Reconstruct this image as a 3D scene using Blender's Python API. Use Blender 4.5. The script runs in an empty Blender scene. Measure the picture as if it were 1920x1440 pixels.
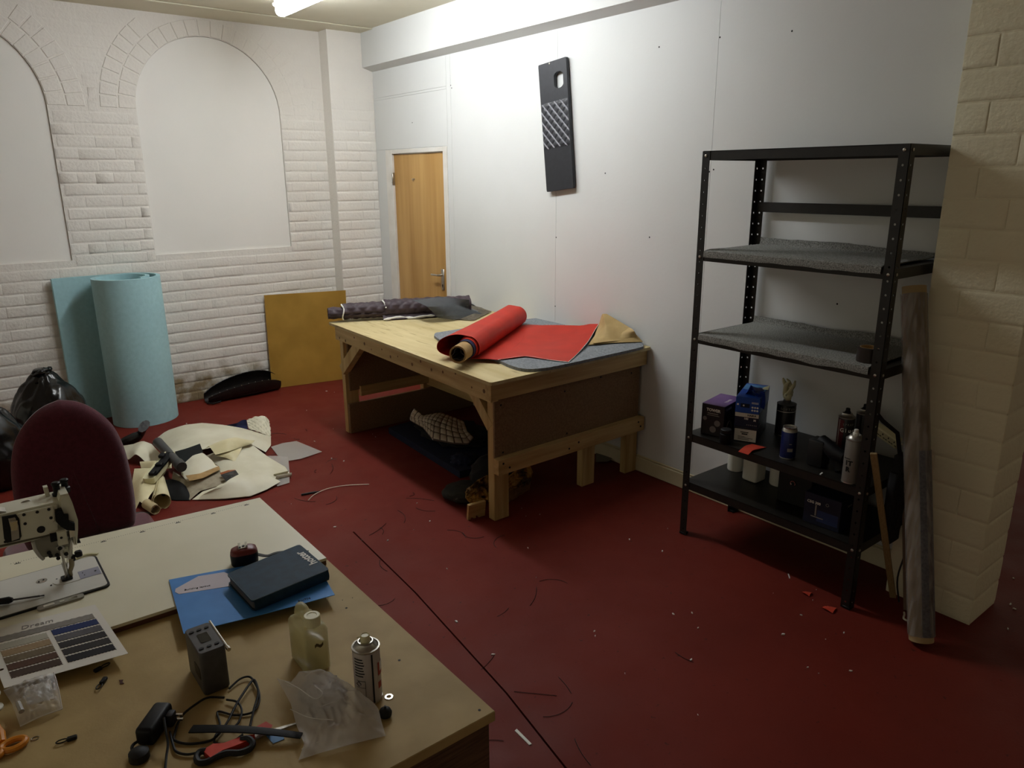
import bpy, bmesh, math, random
from mathutils import Vector, Matrix, noise
R = math.radians
random.seed(7)
scn = bpy.context.scene
col = scn.collection

# ------------------------------------------------------------------ camera, world, exposure
cam_d = bpy.data.cameras.new('camera')
cam_d.sensor_fit = 'HORIZONTAL'
cam_d.sensor_width = 36.0
cam_d.lens = 25.977
cam_d.clip_start = 0.05
cam = bpy.data.objects.new('camera', cam_d)
col.objects.link(cam)
YAW, PITCH, ROLL = 0.66561661, 0.2732697, -0.00612162
fw = Vector((math.sin(YAW)*math.cos(PITCH), math.cos(YAW)*math.cos(PITCH), -math.sin(PITCH)))
rt = Vector((math.cos(YAW), -math.sin(YAW), 0))
up = rt.cross(fw)
r2 = rt*math.cos(ROLL) + up*math.sin(ROLL)
u2 = up*math.cos(ROLL) - rt*math.sin(ROLL)
m3 = Matrix((r2, u2, -fw)).transposed()
cam.matrix_world = Matrix.Translation((-3.1484, -5.98825, 1.7)) @ m3.to_4x4()
scn.camera = cam

scn.view_settings.view_transform = 'Standard'
scn.view_settings.look = 'None'
scn.view_settings.gamma = 1.0
scn.view_settings.use_curve_mapping = False
scn.view_settings.exposure = 0.0
world = bpy.data.worlds.new('world')
scn.world = world
world.use_nodes = True
bgn = world.node_tree.nodes['Background']
bgn.inputs[0].default_value = (1.0, 0.92, 0.72, 1)
bgn.inputs[1].default_value = 0.33
LAMP = 48.0          # emission of the fluorescent tube
def lamp(name, loc, power, colr, size):
    d = bpy.data.lights.new(name, 'POINT')
    d.energy = power; d.color = colr; d.shadow_soft_size = size
    o = bpy.data.objects.new(name, d); o.location = loc
    col.objects.link(o)
    return o
lamp('lamp_of_next_room', (3.2, -9.5, 2.3), 9.0, (1.0, 0.78, 0.45), 0.15)

# ------------------------------------------------------------------ materials
def lin(h):
    h = h.lstrip('#')
    o = []
    for i in (0, 2, 4):
        c = int(h[i:i+2], 16)/255
        o.append(c/12.92 if c <= .04045 else ((c+.055)/1.055)**2.4)
    return (*o, 1)

MATS = {}
def mat(name, c, rough=.6, c2=None, scale=20, metal=0, bump=0, bscale=None, detail=3, spec=.5, trans=0, alpha=1, sheen=0, coords='Object', contrast=(.35, .65), stretch=None, ior=1.45, coat=0):
    if name in MATS: return MATS[name]
    m = bpy.data.materials.new(name)
    m.use_nodes = True
    nt = m.node_tree
    b = nt.nodes['Principled BSDF']
    col1 = lin(c) if isinstance(c, str) else (*c, 1)
    b.inputs['Base Color'].default_value = col1
    b.inputs['Roughness'].default_value = rough
    b.inputs['Metallic'].default_value = metal
    b.inputs['Specular IOR Level'].default_value = spec
    b.inputs['Transmission Weight'].default_value = trans
    b.inputs['Alpha'].default_value = alpha
    b.inputs['IOR'].default_value = ior
    b.inputs['Sheen Weight'].default_value = sheen
    b.inputs['Coat Weight'].default_value = coat
    if c2 or bump:
        tc = nt.nodes.new('ShaderNodeTexCoord')
        mp = nt.nodes.new('ShaderNodeMapping')
        nt.links.new(tc.outputs[coords], mp.inputs[0])
        if stretch: mp.inputs['Scale'].default_value = stretch
        if c2:
            n = nt.nodes.new('ShaderNodeTexNoise')
            n.inputs['Scale'].default_value = scale
            n.inputs['Detail'].default_value = detail
            nt.links.new(mp.outputs[0], n.inputs['Vector'])
            r = nt.nodes.new('ShaderNodeValToRGB')
            r.color_ramp.elements[0].position = contrast[0]
            r.color_ramp.elements[1].position = contrast[1]
            r.color_ramp.elements[0].color = col1
            r.color_ramp.elements[1].color = lin(c2) if isinstance(c2, str) else (*c2, 1)
            nt.links.new(n.outputs[0], r.inputs[0])
            nt.links.new(r.outputs[0], b.inputs['Base Color'])
        if bump:
            n2 = nt.nodes.new('ShaderNodeTexNoise')
            n2.inputs['Scale'].default_value = bscale or scale*3
            n2.inputs['Detail'].default_value = 4
            nt.links.new(mp.outputs[0], n2.inputs['Vector'])
            bp = nt.nodes.new('ShaderNodeBump')
            bp.inputs['Strength'].default_value = bump
            bp.inputs['Distance'].default_value = .01
            nt.links.new(n2.outputs[0], bp.inputs['Height'])
            nt.links.new(bp.outputs[0], b.inputs['Normal'])
    MATS[name] = m
    return m

def position_noise(nt, scale, detail=4, stretch=(1, 1, 1)):
    g = nt.nodes.new('ShaderNodeNewGeometry')
    mp = nt.nodes.new('ShaderNodeMapping')
    mp.inputs['Scale'].default_value = stretch
    nt.links.new(g.outputs['Position'], mp.inputs[0])
    n = nt.nodes.new('ShaderNodeTexNoise')
    n.inputs['Scale'].default_value = scale
    n.inputs['Detail'].default_value = detail
    nt.links.new(mp.outputs[0], n.inputs['Vector'])
    return g, n

def ramp(nt, src, a, b, p0, p1):
    r = nt.nodes.new('ShaderNodeValToRGB')
    e = r.color_ramp.elements
    e[0].position, e[1].position = p0, p1
    e[0].color, e[1].color = a, b
    nt.links.new(src, r.inputs[0])
    return r

def wall_paint(name, base, tint, bump, flaky):
    """painted wall: broad tint drift, fine relief, dirt and flaked paint close to the floor"""
    m = bpy.data.materials.new(name); m.use_nodes = True
    nt = m.node_tree; b = nt.nodes['Principled BSDF']
    b.inputs['Roughness'].default_value = .75
    b.inputs['Specular IOR Level'].default_value = .25
    g, n = position_noise(nt, 1.3, 5)
    r = ramp(nt, n.outputs[0], lin(base), lin(tint), .35, .7)
    out = r.outputs[0]
    if flaky:
        sx = nt.nodes.new('ShaderNodeSeparateXYZ'); nt.links.new(g.outputs['Position'], sx.inputs[0])
        mr = nt.nodes.new('ShaderNodeMapRange')
        mr.inputs['From Min'].default_value = .5; mr.inputs['From Max'].default_value = .0
        nt.links.new(sx.outputs['Z'], mr.inputs['Value'])
        _, n3 = position_noise(nt, 9, 6)
        mu = nt.nodes.new('ShaderNodeMath'); mu.operation = 'MULTIPLY'
        nt.links.new(mr.outputs[0], mu.inputs[0]); nt.links.new(n3.outputs[0], mu.inputs[1])
        r3 = ramp(nt, mu.outputs[0], (0, 0, 0, 1), (1, 1, 1, 1), .20, .42)
        mx = nt.nodes.new('ShaderNodeMix'); mx.data_type = 'RGBA'
        nt.links.new(r3.outputs[0], mx.inputs['Factor'])
        nt.links.new(out, mx.inputs['A']); mx.inputs['B'].default_value = lin('#8f7e60')
        out = mx.outputs['Result']
    nt.links.new(out, b.inputs['Base Color'])
    _, n2 = position_noise(nt, 55, 5)
    _, n4 = position_noise(nt, 9, 3)
    ad = nt.nodes.new('ShaderNodeMath'); ad.operation = 'MULTIPLY_ADD'
    nt.links.new(n4.outputs[0], ad.inputs[0]); ad.inputs[1].default_value = 1.5; nt.links.new(n2.outputs[0], ad.inputs[2])
    bp = nt.nodes.new('ShaderNodeBump'); bp.inputs['Strength'].default_value = bump; bp.inputs['Distance'].default_value = .006
    nt.links.new(ad.outputs[0], bp.inputs['Height']); nt.links.new(bp.outputs[0], b.inputs['Normal'])
    MATS[name] = m
    return m

M_BRICK = wall_paint('white_painted_brick', '#ebe7df', '#e4dfd6', .55, True)
M_PLASTER = wall_paint('white_painted_board', '#d8d9d6', '#d2d3cf', .10, False)
M_PANEL = wall_paint('arch_board_paint', '#f3f0ea', '#ecebe4', .06, False)
M_CEIL = wall_paint('ceiling_paint', '#dfd9c4', '#d4cdb4', .12, False)
M_BLOCK = wall_paint('cream_painted_block', '#f0eacd', '#e8e1c2', .40, False)
M_TRIM = mat('white_gloss_trim', '#e4e1da', .45, '#d8d4ca', 6)
M_SKIRT = mat('cream_gloss_skirting', '#d6cdb0', .4, '#c9bf9e', 6)

def floor_material():
    m = bpy.data.materials.new('red_oxide_floor_paint'); m.use_nodes = True
    nt = m.node_tree; b = nt.nodes['Principled BSDF']
    g, n = position_noise(nt, .9, 6)
    r = ramp(nt, n.outputs[0], lin('#70281e'), lin('#622219'), .35, .65)
    _, n2 = position_noise(nt, 38, 6)
    r2 = ramp(nt, n2.outputs[0], (0, 0, 0, 1), (1, 1, 1, 1), .66, .74)
    mx = nt.nodes.new('ShaderNodeMix'); mx.data_type = 'RGBA'
    nt.links.new(r2.outputs[0], mx.inputs['Factor']); nt.links.new(r.outputs[0], mx.inputs['A']); mx.inputs['B'].default_value = lin('#4a201a')
    nt.links.new(mx.outputs['Result'], b.inputs['Base Color'])
    _, n3 = position_noise(nt, 5, 5)
    r3 = ramp(nt, n3.outputs[0], (.5, .5, .5, 1), (.68, .68, .68, 1), .3, .7)
    nt.links.new(r3.outputs[0], b.inputs['Roughness'])
    _, n4 = position_noise(nt, 90, 4)
    bp = nt.nodes.new('ShaderNodeBump'); bp.inputs['Strength'].default_value = .12; bp.inputs['Distance'].default_value = .004
    nt.links.new(n4.outputs[0], bp.inputs['Height']); nt.links.new(bp.outputs[0], b.inputs['Normal'])
    b.inputs['Specular IOR Level'].default_value = .15
    return m
M_FLOOR = floor_material()

def wood(name, a, b, axis, rough=.55, scale=7):
    st = [14, 14, 14]; st['xyz'.index(axis)] = .9
    return mat(name, a, rough, b, scale*.35, bump=.08, bscale=scale, stretch=tuple(st), contrast=(.3, .7))
W_X = wood('pine_grain_x', '#c9ad77', '#a98a54', 'x')
W_Y = wood('pine_grain_y', '#cdb27b', '#b0925b', 'y')
W_Z = wood('pine_grain_z', '#cdb27b', '#af9059', 'z')
M_PLY = mat('pale_plywood_top', '#cbbb8e', .65, '#b3a070', 2.2, bump=.05, bscale=12, stretch=(6, 1, 6), contrast=(.35, .75))
def streaked_ply():
    m = bpy.data.materials.new('scuffed_plywood'); m.use_nodes = True
    nt = m.node_tree; b = nt.nodes['Principled BSDF']; b.inputs['Roughness'].default_value = .65; b.inputs['Specular IOR Level'].default_value = .3
    _, n = position_noise(nt, 2.2, 3, (6, 1, 6)); r = ramp(nt, n.outputs[0], lin('#cdbd90'), lin('#b8a574'), .35, .75)
    _, n2 = position_noise(nt, 5, 6, (9, 1.1, 9)); r2 = ramp(nt, n2.outputs[0], (0, 0, 0, 1), (1, 1, 1, 1), .60, .70)
    mx = nt.nodes.new('ShaderNodeMix'); mx.data_type = 'RGBA'
    mf = nt.nodes.new('ShaderNodeMath'); mf.operation = 'MULTIPLY'; nt.links.new(r2.outputs[0], mf.inputs[0]); mf.inputs[1].default_value = .6
    nt.links.new(mf.outputs[0], mx.inputs['Factor']); nt.links.new(r.outputs[0], mx.inputs['A']); mx.inputs['B'].default_value = lin('#8a744a')
    nt.links.new(mx.outputs['Result'], b.inputs['Base Color'])
    bp = nt.nodes.new('ShaderNodeBump'); bp.inputs['Strength'].default_value = .25; bp.inputs['Distance'].default_value = .003; bp.invert = True
    nt.links.new(r2.outputs[0], bp.inputs['Height']); nt.links.new(bp.outputs[0], b.inputs['Normal'])
    return m
M_PLYS = streaked_ply()
M_CHIP = mat('chipboard', '#866a4b', .8, '#765b3e', 110, bump=.12, bscale=160)
M_MDF = mat('brown_mdf', '#b79e68', .65, '#a88f5a', 9, bump=.04, bscale=150)
M_MDFY = mat('ochre_hardboard', '#b18a3a', .55, '#a17c30', 5, bump=.03, bscale=90)
M_DOOR = mat('veneered_door', '#c9a061', .45, '#ac8142', 1.3, stretch=(8, 8, .55), contrast=(.3, .72), bump=.02, bscale=30)
M_DARKWOOD = mat('dark_ply_edge', '#6b4f37', .7, '#4d3726', 6, stretch=(2, 2, 30))
M_BLACKM = mat('black_painted_steel', '#15130f', .45, '#1d1a15', 30)
M_BOLT = mat('zinc_bolt', '#b8b4aa', .35, metal=.9)
M_CHROME = mat('chrome', '#d8d8d4', .18, metal=1)
M_SATIN = mat('satin_steel', '#b5b2aa', .35, metal=.9)
M_FELTD = mat('charcoal_felt', '#a6a6a0', .95, '#5a5a56', 210, bump=.4, bscale=260, contrast=(.3, .7), spec=.1)
M_FELTG = mat('grey_felt', '#8e9296', .95, '#74787c', 90, bump=.3, bscale=140, spec=.1)
M_BLACKP = mat('black_plastic', '#0e0e10', .5, spec=.3)
M_BLACKR = mat('black_rubber', '#0e0e0e', .6)
M_DGREY = mat('dark_grey_plastic', '#4c4a49', .5, '#454342', 60)
M_WHITEP = mat('white_plastic', '#e2dfd2', .4)
M_CREAMP = mat('cream_plastic', '#dbd6ae', .4)
M_WHITE = mat('white_paper', '#e6e2d8', .7)
M_INK = mat('black_ink', '#101010', .7)
M_TEXTW = mat('white_print', '#e8e6e0', .6)
M_TEXTG = mat('grey_print', '#8e8a84', .6)
M_RED = mat('red_vinyl', '#bb2a17', .55, '#ad2513', 8, bump=.05, bscale=200, spec=.3)
M_REDP = mat('red_plastic', '#d33a22', .4)
M_BEIGE = mat('beige_vinyl_back', '#b49a66', .7, '#a58b59', 12)
M_CREAMV = mat('cream_vinyl', '#e4dfc8', .5, '#d8d2b8', 7, bump=.04, bscale=60)
M_CREAMY = mat('yellowed_cream_vinyl', '#e6dcb4', .5, '#d9cea2', 9)
M_GREIGE = mat('greige_backing', '#a89e88', .85, '#968c77', 30)
M_CARD = mat('cardboard', '#b3925f', .8, '#9f8052', 25)
M_NAVY = mat('navy_fabric', '#1c2450', .8, '#161c40', 50)
M_DNAVY = mat('dark_navy_fabric', '#141d3a', .85, '#10172e', 40)
M_BLKV = mat('black_vinyl', '#141415', .55, '#101011', 20, spec=.2)
M_BLKF = mat('black_fabric', '#1c1a1b', .85, '#151314', 60, bump=.1)
M_QBLK = mat('quilted_black_satin', '#4a3e44', .5, '#40353a', 30, spec=.3)
M_GAUZE = mat('dark_gauze', '#5f6264', .7, '#55585a', 60, alpha=.62, spec=.2)
M_GAUZEB = mat('taupe_gauze', '#7d7360', .6, '#50483b', 60, alpha=.72)
M_BLUEF = mat('blue_card', '#4790dc', .6, '#3a7fca', 14, detail=6, contrast=(.3, .75))
M_FOAM = mat('pale_blue_foam', '#a8d0d6', .85, '#a1c9cf', 40, bump=.1, bscale=220)
M_BURG = mat('burgundy_fabric', '#5e1e2e', .95, '#521826', 90, bump=.15, bscale=300, sheen=.35)
M_MACH = mat('cream_enamel', '#dbd9c6', .35, '#d2d0bb', 8)
M_BEDM = mat('machine_bed_metal', '#dcdbd4', .4, '#d3d2ca', 5, metal=.1)
M_LAM = mat('white_laminate', '#e9e4cb', .4, '#e2ddc2', 4)
M_BROWNL = mat('brown_edge_band', '#5d3a28', .5)
M_SOLE = mat('black_leather', '#1a1614', .4, '#120f0e', 15, bump=.15, bscale=60)
M_BAGB = mat('black_bin_liner', '#0b0b0c', .22, spec=.6)
M_POLY = mat('clear_polythene', '#d8d4d0', .25, alpha=.32)
M_POLY2 = mat('milky_polythene', '#d4d0c8', .3, alpha=.42, bump=.1, bscale=30)
M_CLEAR = mat('clear_film', '#a79f92', .12, alpha=.45)
M_LIQ = mat('translucent_hdpe', '#d9d3a4', .35, alpha=.50)
M_LIQ2 = mat('yellowish_liquid', '#c4b56c', .2, alpha=.55)
M_ORANGE = mat('orange_plastic', '#dc8c24', .4)
M_SCRAP = mat('orange_red_scrap', '#c8432c', .6, '#b83a25', 20)

# ------------------------------------------------------------------ mesh helpers
class MB:
    def __init__(s): s.v = []; s.f = []
    def add(s, vs, fs, M=None):
        o = len(s.v)
        s.v += [(M @ Vector(p)) if M else Vector(p) for p in vs]
        s.f += [tuple(i+o for i in f) for f in fs]
        return s
    def bm(s, b, M=None):
        b.verts.index_update()
        s.add([v.co.copy() for v in b.verts], [[v.index for v in f.verts] for f in b.faces], M)
        b.free(); return s
    def box(s, x0, x1, y0, y1, z0, z1, bev=0, M=None, seg=1):
        b = bmesh.new()
        bmesh.ops.create_cube(b, size=1)
        sx, sy, sz = abs(x1-x0), abs(y1-y0), abs(z1-z0)
        for v in b.verts: v.co = Vector((v.co.x*sx, v.co.y*sy, v.co.z*sz))
        if bev:
            bv = min(bev, min(sx, sy, sz)*.45)
            bmesh.ops.bevel(b, geom=b.edges[:], offset=bv, segments=seg, affect='EDGES', profile=.5)
        T = Matrix.Translation(((x0+x1)/2, (y0+y1)/2, (z0+z1)/2))
        return s.bm(b, (M @ T) if M else T)
    def lathe(s, prof, M=None, seg=24, caps=True):
        vs, fs, n = [], [], len(prof)
        for r, z in prof:
            for k in range(seg):
                a = 2*math.pi*k/seg
                vs.append((r*math.cos(a), r*math.sin(a), z))
        for i in range(n-1):
            for k in range(seg):
                k2 = (k+1) % seg
                fs.append((i*seg+k, i*seg+k2, (i+1)*seg+k2, (i+1)*seg+k))
        if caps:
            fs.append(tuple(range(seg-1, -1, -1)))
            fs.append(tuple((n-1)*seg+k for k in range(seg)))
        return s.add(vs, fs, M)
    def tube(s, pts, r, seg=8, caps=True, flat=1.0):
        pts = [Vector(p) for p in pts]
        n = len(pts)
        rr = r if isinstance(r, (list, tuple)) else [r]*n
        t0 = (pts[1]-pts[0]).normalized()
        nrm = t0.orthogonal().normalized()
        if abs(t0.z) < .9: nrm = (Vector((0, 0, 1)) - t0*t0.z).normalized()
        vs, fs = [], []
        for i, p in enumerate(pts):
            t = (pts[min(i+1, n-1)]-pts[max(i-1, 0)]).normalized()
            nrm = (nrm - t*nrm.dot(t))
            nrm = nrm.normalized() if nrm.length > 1e-6 else t.orthogonal().normalized()
            bn = t.cross(nrm)
            for k in range(seg):
                a = 2*math.pi*k/seg
                vs.append(p + nrm*(rr[i]*math.cos(a)*flat) + bn*(rr[i]*math.sin(a)))
        for i in range(n-1):
            for k in range(seg):
                k2 = (k+1) % seg
                fs.append((i*seg+k, (i+1)*seg+k, (i+1)*seg+k2, i*seg+k2))
        if caps:
            fs.append(tuple(range(seg)))
            fs.append(tuple((n-1)*seg+k for k in range(seg-1, -1, -1)))
        return s.add(vs, fs)
    def prism(s, poly, z0, z1, M=None):
        n = len(poly)
        vs = [(p[0], p[1], z0) for p in poly] + [(p[0], p[1], z1) for p in poly]
        fs = [tuple(range(n-1, -1, -1)), tuple(range(n, 2*n))]
        fs += [(i, (i+1) % n, n+(i+1) % n, n+i) for i in range(n)]
        return s.add(vs, fs, M)
    def rows(s, rws, thick=0, closed=False):
        """surface through rows of points; thick > 0 gives it a back and edges"""
        nu, nv = len(rws), len(rws[0])
        P = [[Vector(p) for p in r] for r in rws]
        vs = [p for r in P for p in r]
        fs = [(i*nv+j, (i+1)*nv+j, (i+1)*nv+j+1, i*nv+j+1) for i in range(nu-1) for j in range(nv-1)]
        if thick:
            N = len(vs)
            for i in range(nu):
                for j in range(nv):
                    a = P[min(i+1, nu-1)][j]-P[max(i-1, 0)][j]
                    b = P[i][min(j+1, nv-1)]-P[i][max(j-1, 0)]
                    nn = a.cross(b)
                    nn = nn.normalized() if nn.length > 1e-9 else Vector((0, 0, 1))
                    vs.append(P[i][j]-nn*thick)
            fs += [tuple(reversed([k+N for k in f])) for f in fs]
            ring = [(i, 0) for i in range(nu)] + [(nu-1, j) for j in range(1, nv)] + [(i, nv-1) for i in range(nu-2, -1, -1)] + [(0, j) for j in range(nv-2, 0, -1)]
            rid = [i*nv+j for i, j in ring]
            for k in range(len(rid)):
                a, b = rid[k], rid[(k+1) % len(rid)]
                fs.append((b, a, a+N, b+N))
        return s.add(vs, fs)
    def build(s, name, m, parent=None, smooth=True, sharp=38):
        me = bpy.data.meshes.new(name)
        off = wloc(parent) if parent else Vector((0, 0, 0))
        me.from_pydata([tuple(p-off) for p in s.v], [], s.f)
        b = bmesh.new(); b.from_mesh(me)
        bmesh.ops.recalc_face_normals(b, faces=b.faces[:])
        b.to_mesh(me); b.free()
        if smooth:
            me.polygons.foreach_set('use_smooth', [True]*len(me.polygons))
            me.set_sharp_from_angle(angle=R(sharp))
        if m: me.materials.append(m)
        o = bpy.data.objects.new(name, me)
        col.objects.link(o)
        if parent: o.parent = parent
        return o

def wloc(o):
    v = Vector((0, 0, 0))
    while o: v += o.location; o = o.parent
    return v

def tag(o, label=None, cat=None, group=None, kind=None):
    if label: o['label'] = label
    if cat: o['category'] = cat
    if group: o['group'] = group
    if kind: o['kind'] = kind
    return o

def thing(name, loc, label, cat, group=None):
    o = bpy.data.objects.new(name, None)
    o.empty_display_size = .1
    o.location = loc
    col.objects.link(o)
    return tag(o, label, cat, group)

def frame(o, x, y):
    """matrix with the given origin, x axis and (roughly) y axis"""
    x = Vector(x).normalized(); y = Vector(y)
    z = x.cross(y).normalized(); y = z.cross(x)
    return Matrix.Translation(Vector(o)) @ Matrix((x, y, z)).transposed().to_4x4()

def lettering(s, size, M, m, parent, ext=.0003, bold=0, name='lettering'):
    cu = bpy.data.curves.new(name, 'FONT')
    cu.body = s; cu.size = size; cu.extrude = ext; cu.offset = bold
    cu.align_x = 'CENTER'; cu.align_y = 'CENTER'; cu.resolution_u = 2
    tmp = bpy.data.objects.new('tmp', cu)
    col.objects.link(tmp)
    dg = bpy.context.evaluated_depsgraph_get()
    me = bpy.data.meshes.new_from_object(tmp.evaluated_get(dg))
    bpy.data.objects.remove(tmp); bpy.data.curves.remove(cu)
    me.transform(Matrix.Translation(-wloc(parent)) @ M)
    me.materials.clear(); me.materials.append(m)
    o = bpy.data.objects.new(name, me)
    col.objects.link(o); o.parent = parent
    return o

def holed(outer, holes, z0, z1):
    """flat plate (2D outline with holes) as vertices and faces, thickness z0..z1"""
    cu = bpy.data.curves.new('tmp', 'CURVE'); cu.dimensions = '2D'; cu.fill_mode = 'BOTH'
    cu.extrude = (z1-z0)/2
    for poly in [outer]+holes:
        sp = cu.splines.new('POLY'); sp.points.add(len(poly)-1)
        for p, q in zip(sp.points, poly): p.co = (q[0], q[1], 0, 1)
        sp.use_cyclic_u = True
    tmp = bpy.data.objects.new('tmp', cu); col.objects.link(tmp)
    dg = bpy.context.evaluated_depsgraph_get()
    me = bpy.data.meshes.new_from_object(tmp.evaluated_get(dg))
    bpy.data.objects.remove(tmp); bpy.data.curves.remove(cu)
    b = bmesh.new(); b.from_mesh(me); bmesh.ops.remove_doubles(b, verts=b.verts[:], dist=1e-5)
    vs = [Vector((v.co.x, v.co.y, v.co.z+(z0+z1)/2)) for v in b.verts]
    b.verts.index_update()
    fs = [[v.index for v in f.verts] for f in b.faces]
    b.free(); bpy.data.meshes.remove(me)
    return vs, fs

def circle(cx, cy, r, n=8, sx=1):
    return [(cx+r*sx*math.cos(2*math.pi*k/n), cy+r*math.sin(2*math.pi*k/n)) for k in range(n)]

def rrect(x0, x1, y0, y1, r, n=5):
    o = []
    for cx, cy, a0 in ((x1-r, y1-r, 0), (x0+r, y1-r, 90), (x0+r, y0+r, 180), (x1-r, y0+r, 270)):
        for k in range(n+1):
            a = R(a0+90*k/n); o.append((cx+r*math.cos(a), cy+r*math.sin(a)))
    return o

def resample(pts, n):
    pts = [Vector(p) for p in pts]
    L = [0]
    for a, b in zip(pts, pts[1:]): L.append(L[-1]+(b-a).length)
    o = []
    for k in range(n):
        d = L[-1]*k/(n-1); i = 0
        while i < len(pts)-2 and L[i+1] < d: i += 1
        t = (d-L[i])/max(L[i+1]-L[i], 1e-9)
        o.append(pts[i].lerp(pts[i+1], min(max(t, 0), 1)))
    return o

def smooth_path(pts, n=6):
    """Catmull-Rom through the points"""
    P = [Vector(p) for p in pts]; P = [P[0]*2-P[1]]+P+[P[-1]*2-P[-2]]
    o = []
    for i in range(1, len(P)-2):
        for k in range(n):
            t = k/n
            o.append(.5*((2*P[i])+(P[i+1]-P[i-1])*t+(2*P[i-1]-5*P[i]+4*P[i+1]-P[i+2])*t*t+(3*P[i]-P[i-1]-3*P[i+1]+P[i+2])*t**3))
    o.append(P[-2]); return o

def coons(top, right, bottom, left, nu=18, nv=18, h=None):
    """patch between four edges (top: A>B, right: B>C, bottom: D>C, left: A>D); h(u,v) lifts it"""
    T, B = resample(top, nu), resample(bottom, nu)
    Lf, Rg = resample(left, nv), resample(right, nv)
    rws = []
    for i in range(nu):
        u = i/(nu-1); r = []
        for j in range(nv):
            v = j/(nv-1)
            p = T[i]*(1-v)+B[i]*v+Lf[j]*(1-u)+Rg[j]*u-(T[0]*(1-u)*(1-v)+T[-1]*u*(1-v)+B[0]*(1-u)*v+B[-1]*u*v)
            if h: p = p+Vector((0, 0, h(u, v)))
            r.append(p)
        rws.append(r)
    return rws

def wob(p, s, a, seed=0):
    return a*noise.noise(Vector((p[0]*s+seed, p[1]*s-seed, p[2]*s+seed*.5)))

def children(o): return [c for c in bpy.data.objects if c.parent == o]
def copy_tree(o, parent=None):
    c = o.copy(); col.objects.link(c)
    if parent: c.parent = parent
    for ch in children(o): copy_tree(ch, c)
    return c

# ================================================================== the setting
def struct(o, label=None):
    o['kind'] = 'structure'
    if label: o['label'] = label
    return o
def struct_empty(name, loc, label=None):
    o = bpy.data.objects.new(name, None); o.location = loc; col.objects.link(o)
    return struct(o, label)
XZ = Matrix(((1, 0, 0, 0), (0, 0, 1, 0), (0, 1, 0, 0), (0, 0, 0, 1)))     # (x, z, depth) -> world
YZ = Matrix(((0, 0, 1, 0), (1, 0, 0, 0), (0, 1, 0, 0), (0, 0, 0, 1)))     # (y, z, depth) -> world
H_CEIL = 2.83

# floor with the painted-over seam running towards the camera
fl = MB()
seam = [(-1.705, -2.86), (-1.755, -3.54), (-1.842, -4.284), (-1.915, -4.70), (-2.02, -5.3)]
w_ = .0035
vs, fs = holed([(-7, .3), (4.5, .3), (4.5, -10), (-7, -10)], [[(x-w_, y) for x, y in seam]+[(x+w_, y) for x, y in reversed(seam)]], -.02, 0)
fl.add(vs, fs)
fl.box(-7, 4.5, -10, .3, -.08, -.021)
struct(fl.build('floor', M_FLOOR, smooth=False), 'dark red oxide painted floor with a seam running towards the camera')

ce = MB()
ce.box(-7, 4.5, -10, .3, H_CEIL, H_CEIL+.1)
ce.box(-5.6, -.06, -.35, .02, H_CEIL-.010, H_CEIL-.001, .004)
struct(ce.build('ceiling', M_CEIL, smooth=False), 'cream painted ceiling with a board strip along the brick wall')

# ---- back wall: mortar bed with two bricked-round arches, every brick proud of it
ARCHES = (-1.277, -2.865)
A_HW, A_Z0, A_ZS = .522, 1.157, 2.175
def arch_poly(cx, hw=A_HW, n=28, z0=A_Z0):
    p = [(cx-hw, z0), (cx+hw, z0)]
    return p+[(cx+hw*math.cos(math.pi*k/n), A_ZS+hw*math.sin(math.pi*k/n)) for k in range(n+1)]
WX0, WX1 = -5.6, 0.0
wb = MB()
vs, fs = holed([(WX0, 0), (WX1+.12, 0), (WX1+.12, H_CEIL), (WX0, H_CEIL)], [arch_poly(c) for c in ARCHES], 0, .03)
wb.add(vs, fs, XZ)
wb.box(WX0, WX1+.12, .03, .25, 0, H_CEIL)
wall_back = struct(wb.build('wall_back', M_BRICK, smooth=False), 'white painted brick wall with two blocked arches')
for cx in ARCHES:
    b = MB(); b.prism(arch_poly(cx, A_HW-.002), .011, .03, XZ)
    b.build('arch_panel', M_PANEL, wall_back, smooth=False)

def brick_mesh(nm, L, H, D, seed, axis='y'):
    """rounded uneven brick; front face looks to -y, back sits at y=0"""
    rnd = random.Random(seed)
    nx, nz = 4, 4
    US, VS = (-.5, -.475, .47, .5), (-.5, -.36, .36, .5)
    vs, fs = [], []
    for j in range(nz):
        for i in range(nx):
            u, v = US[i], VS[j]
            ed = j in (0, nz-1); side = i in (0, nx-1)
            vs.append((u*(L-.005)+rnd.uniform(-.0016, .0016), -D*(rnd.uniform(.3, .95) if ed else rnd.uniform(.6, 1.0) if side else rnd.uniform(.75, 1.3)), v*(H-.007)+rnd.uniform(-.0026, .0026)))
    fs += [(j*nx+i, j*nx+i+1, (j+1)*nx+i+1, (j+1)*nx+i) for j in range(nz-1) for i in range(nx-1)]
    ring = [(i, 0) for i in range(nx)]+[(nx-1, j) for j in range(1, nz)]+[(i, nz-1) for i in range(nx-2, -1, -1)]+[(0, j) for j in range(nz-2, 0, -1)]
    o = len(vs)
    for i, j in ring:
        u, v = US[i], VS[j]
        vs.append((u*L, .001 if j in (0, nz-1) else -D*rnd.uniform(.35, .8), v*H))
    k = len(ring)
    for a in range(k):
        i, j = ring[a]; i2, j2 = ring[(a+1) % k]
        fs.append((j2*nx+i2, j*nx+i, o+a, o+(a+1) % k))
    if axis == 'x': vs = [(p[1], -p[0], p[2]) for p in vs]
    me = bpy.data.meshes.new(nm)
    me.from_pydata(vs, [], fs)
    me.polygons.foreach_set('use_smooth', [True]*len(me.polygons))
    me.materials.append(M_BRICK if 'block' not in nm else M_BLOCK)
    return me
BL, BH, BD = .225, .072, .0036
VAR = [brick_mesh('brick', BL, BH, BD, 10+k) for k in range(8)]

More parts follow.
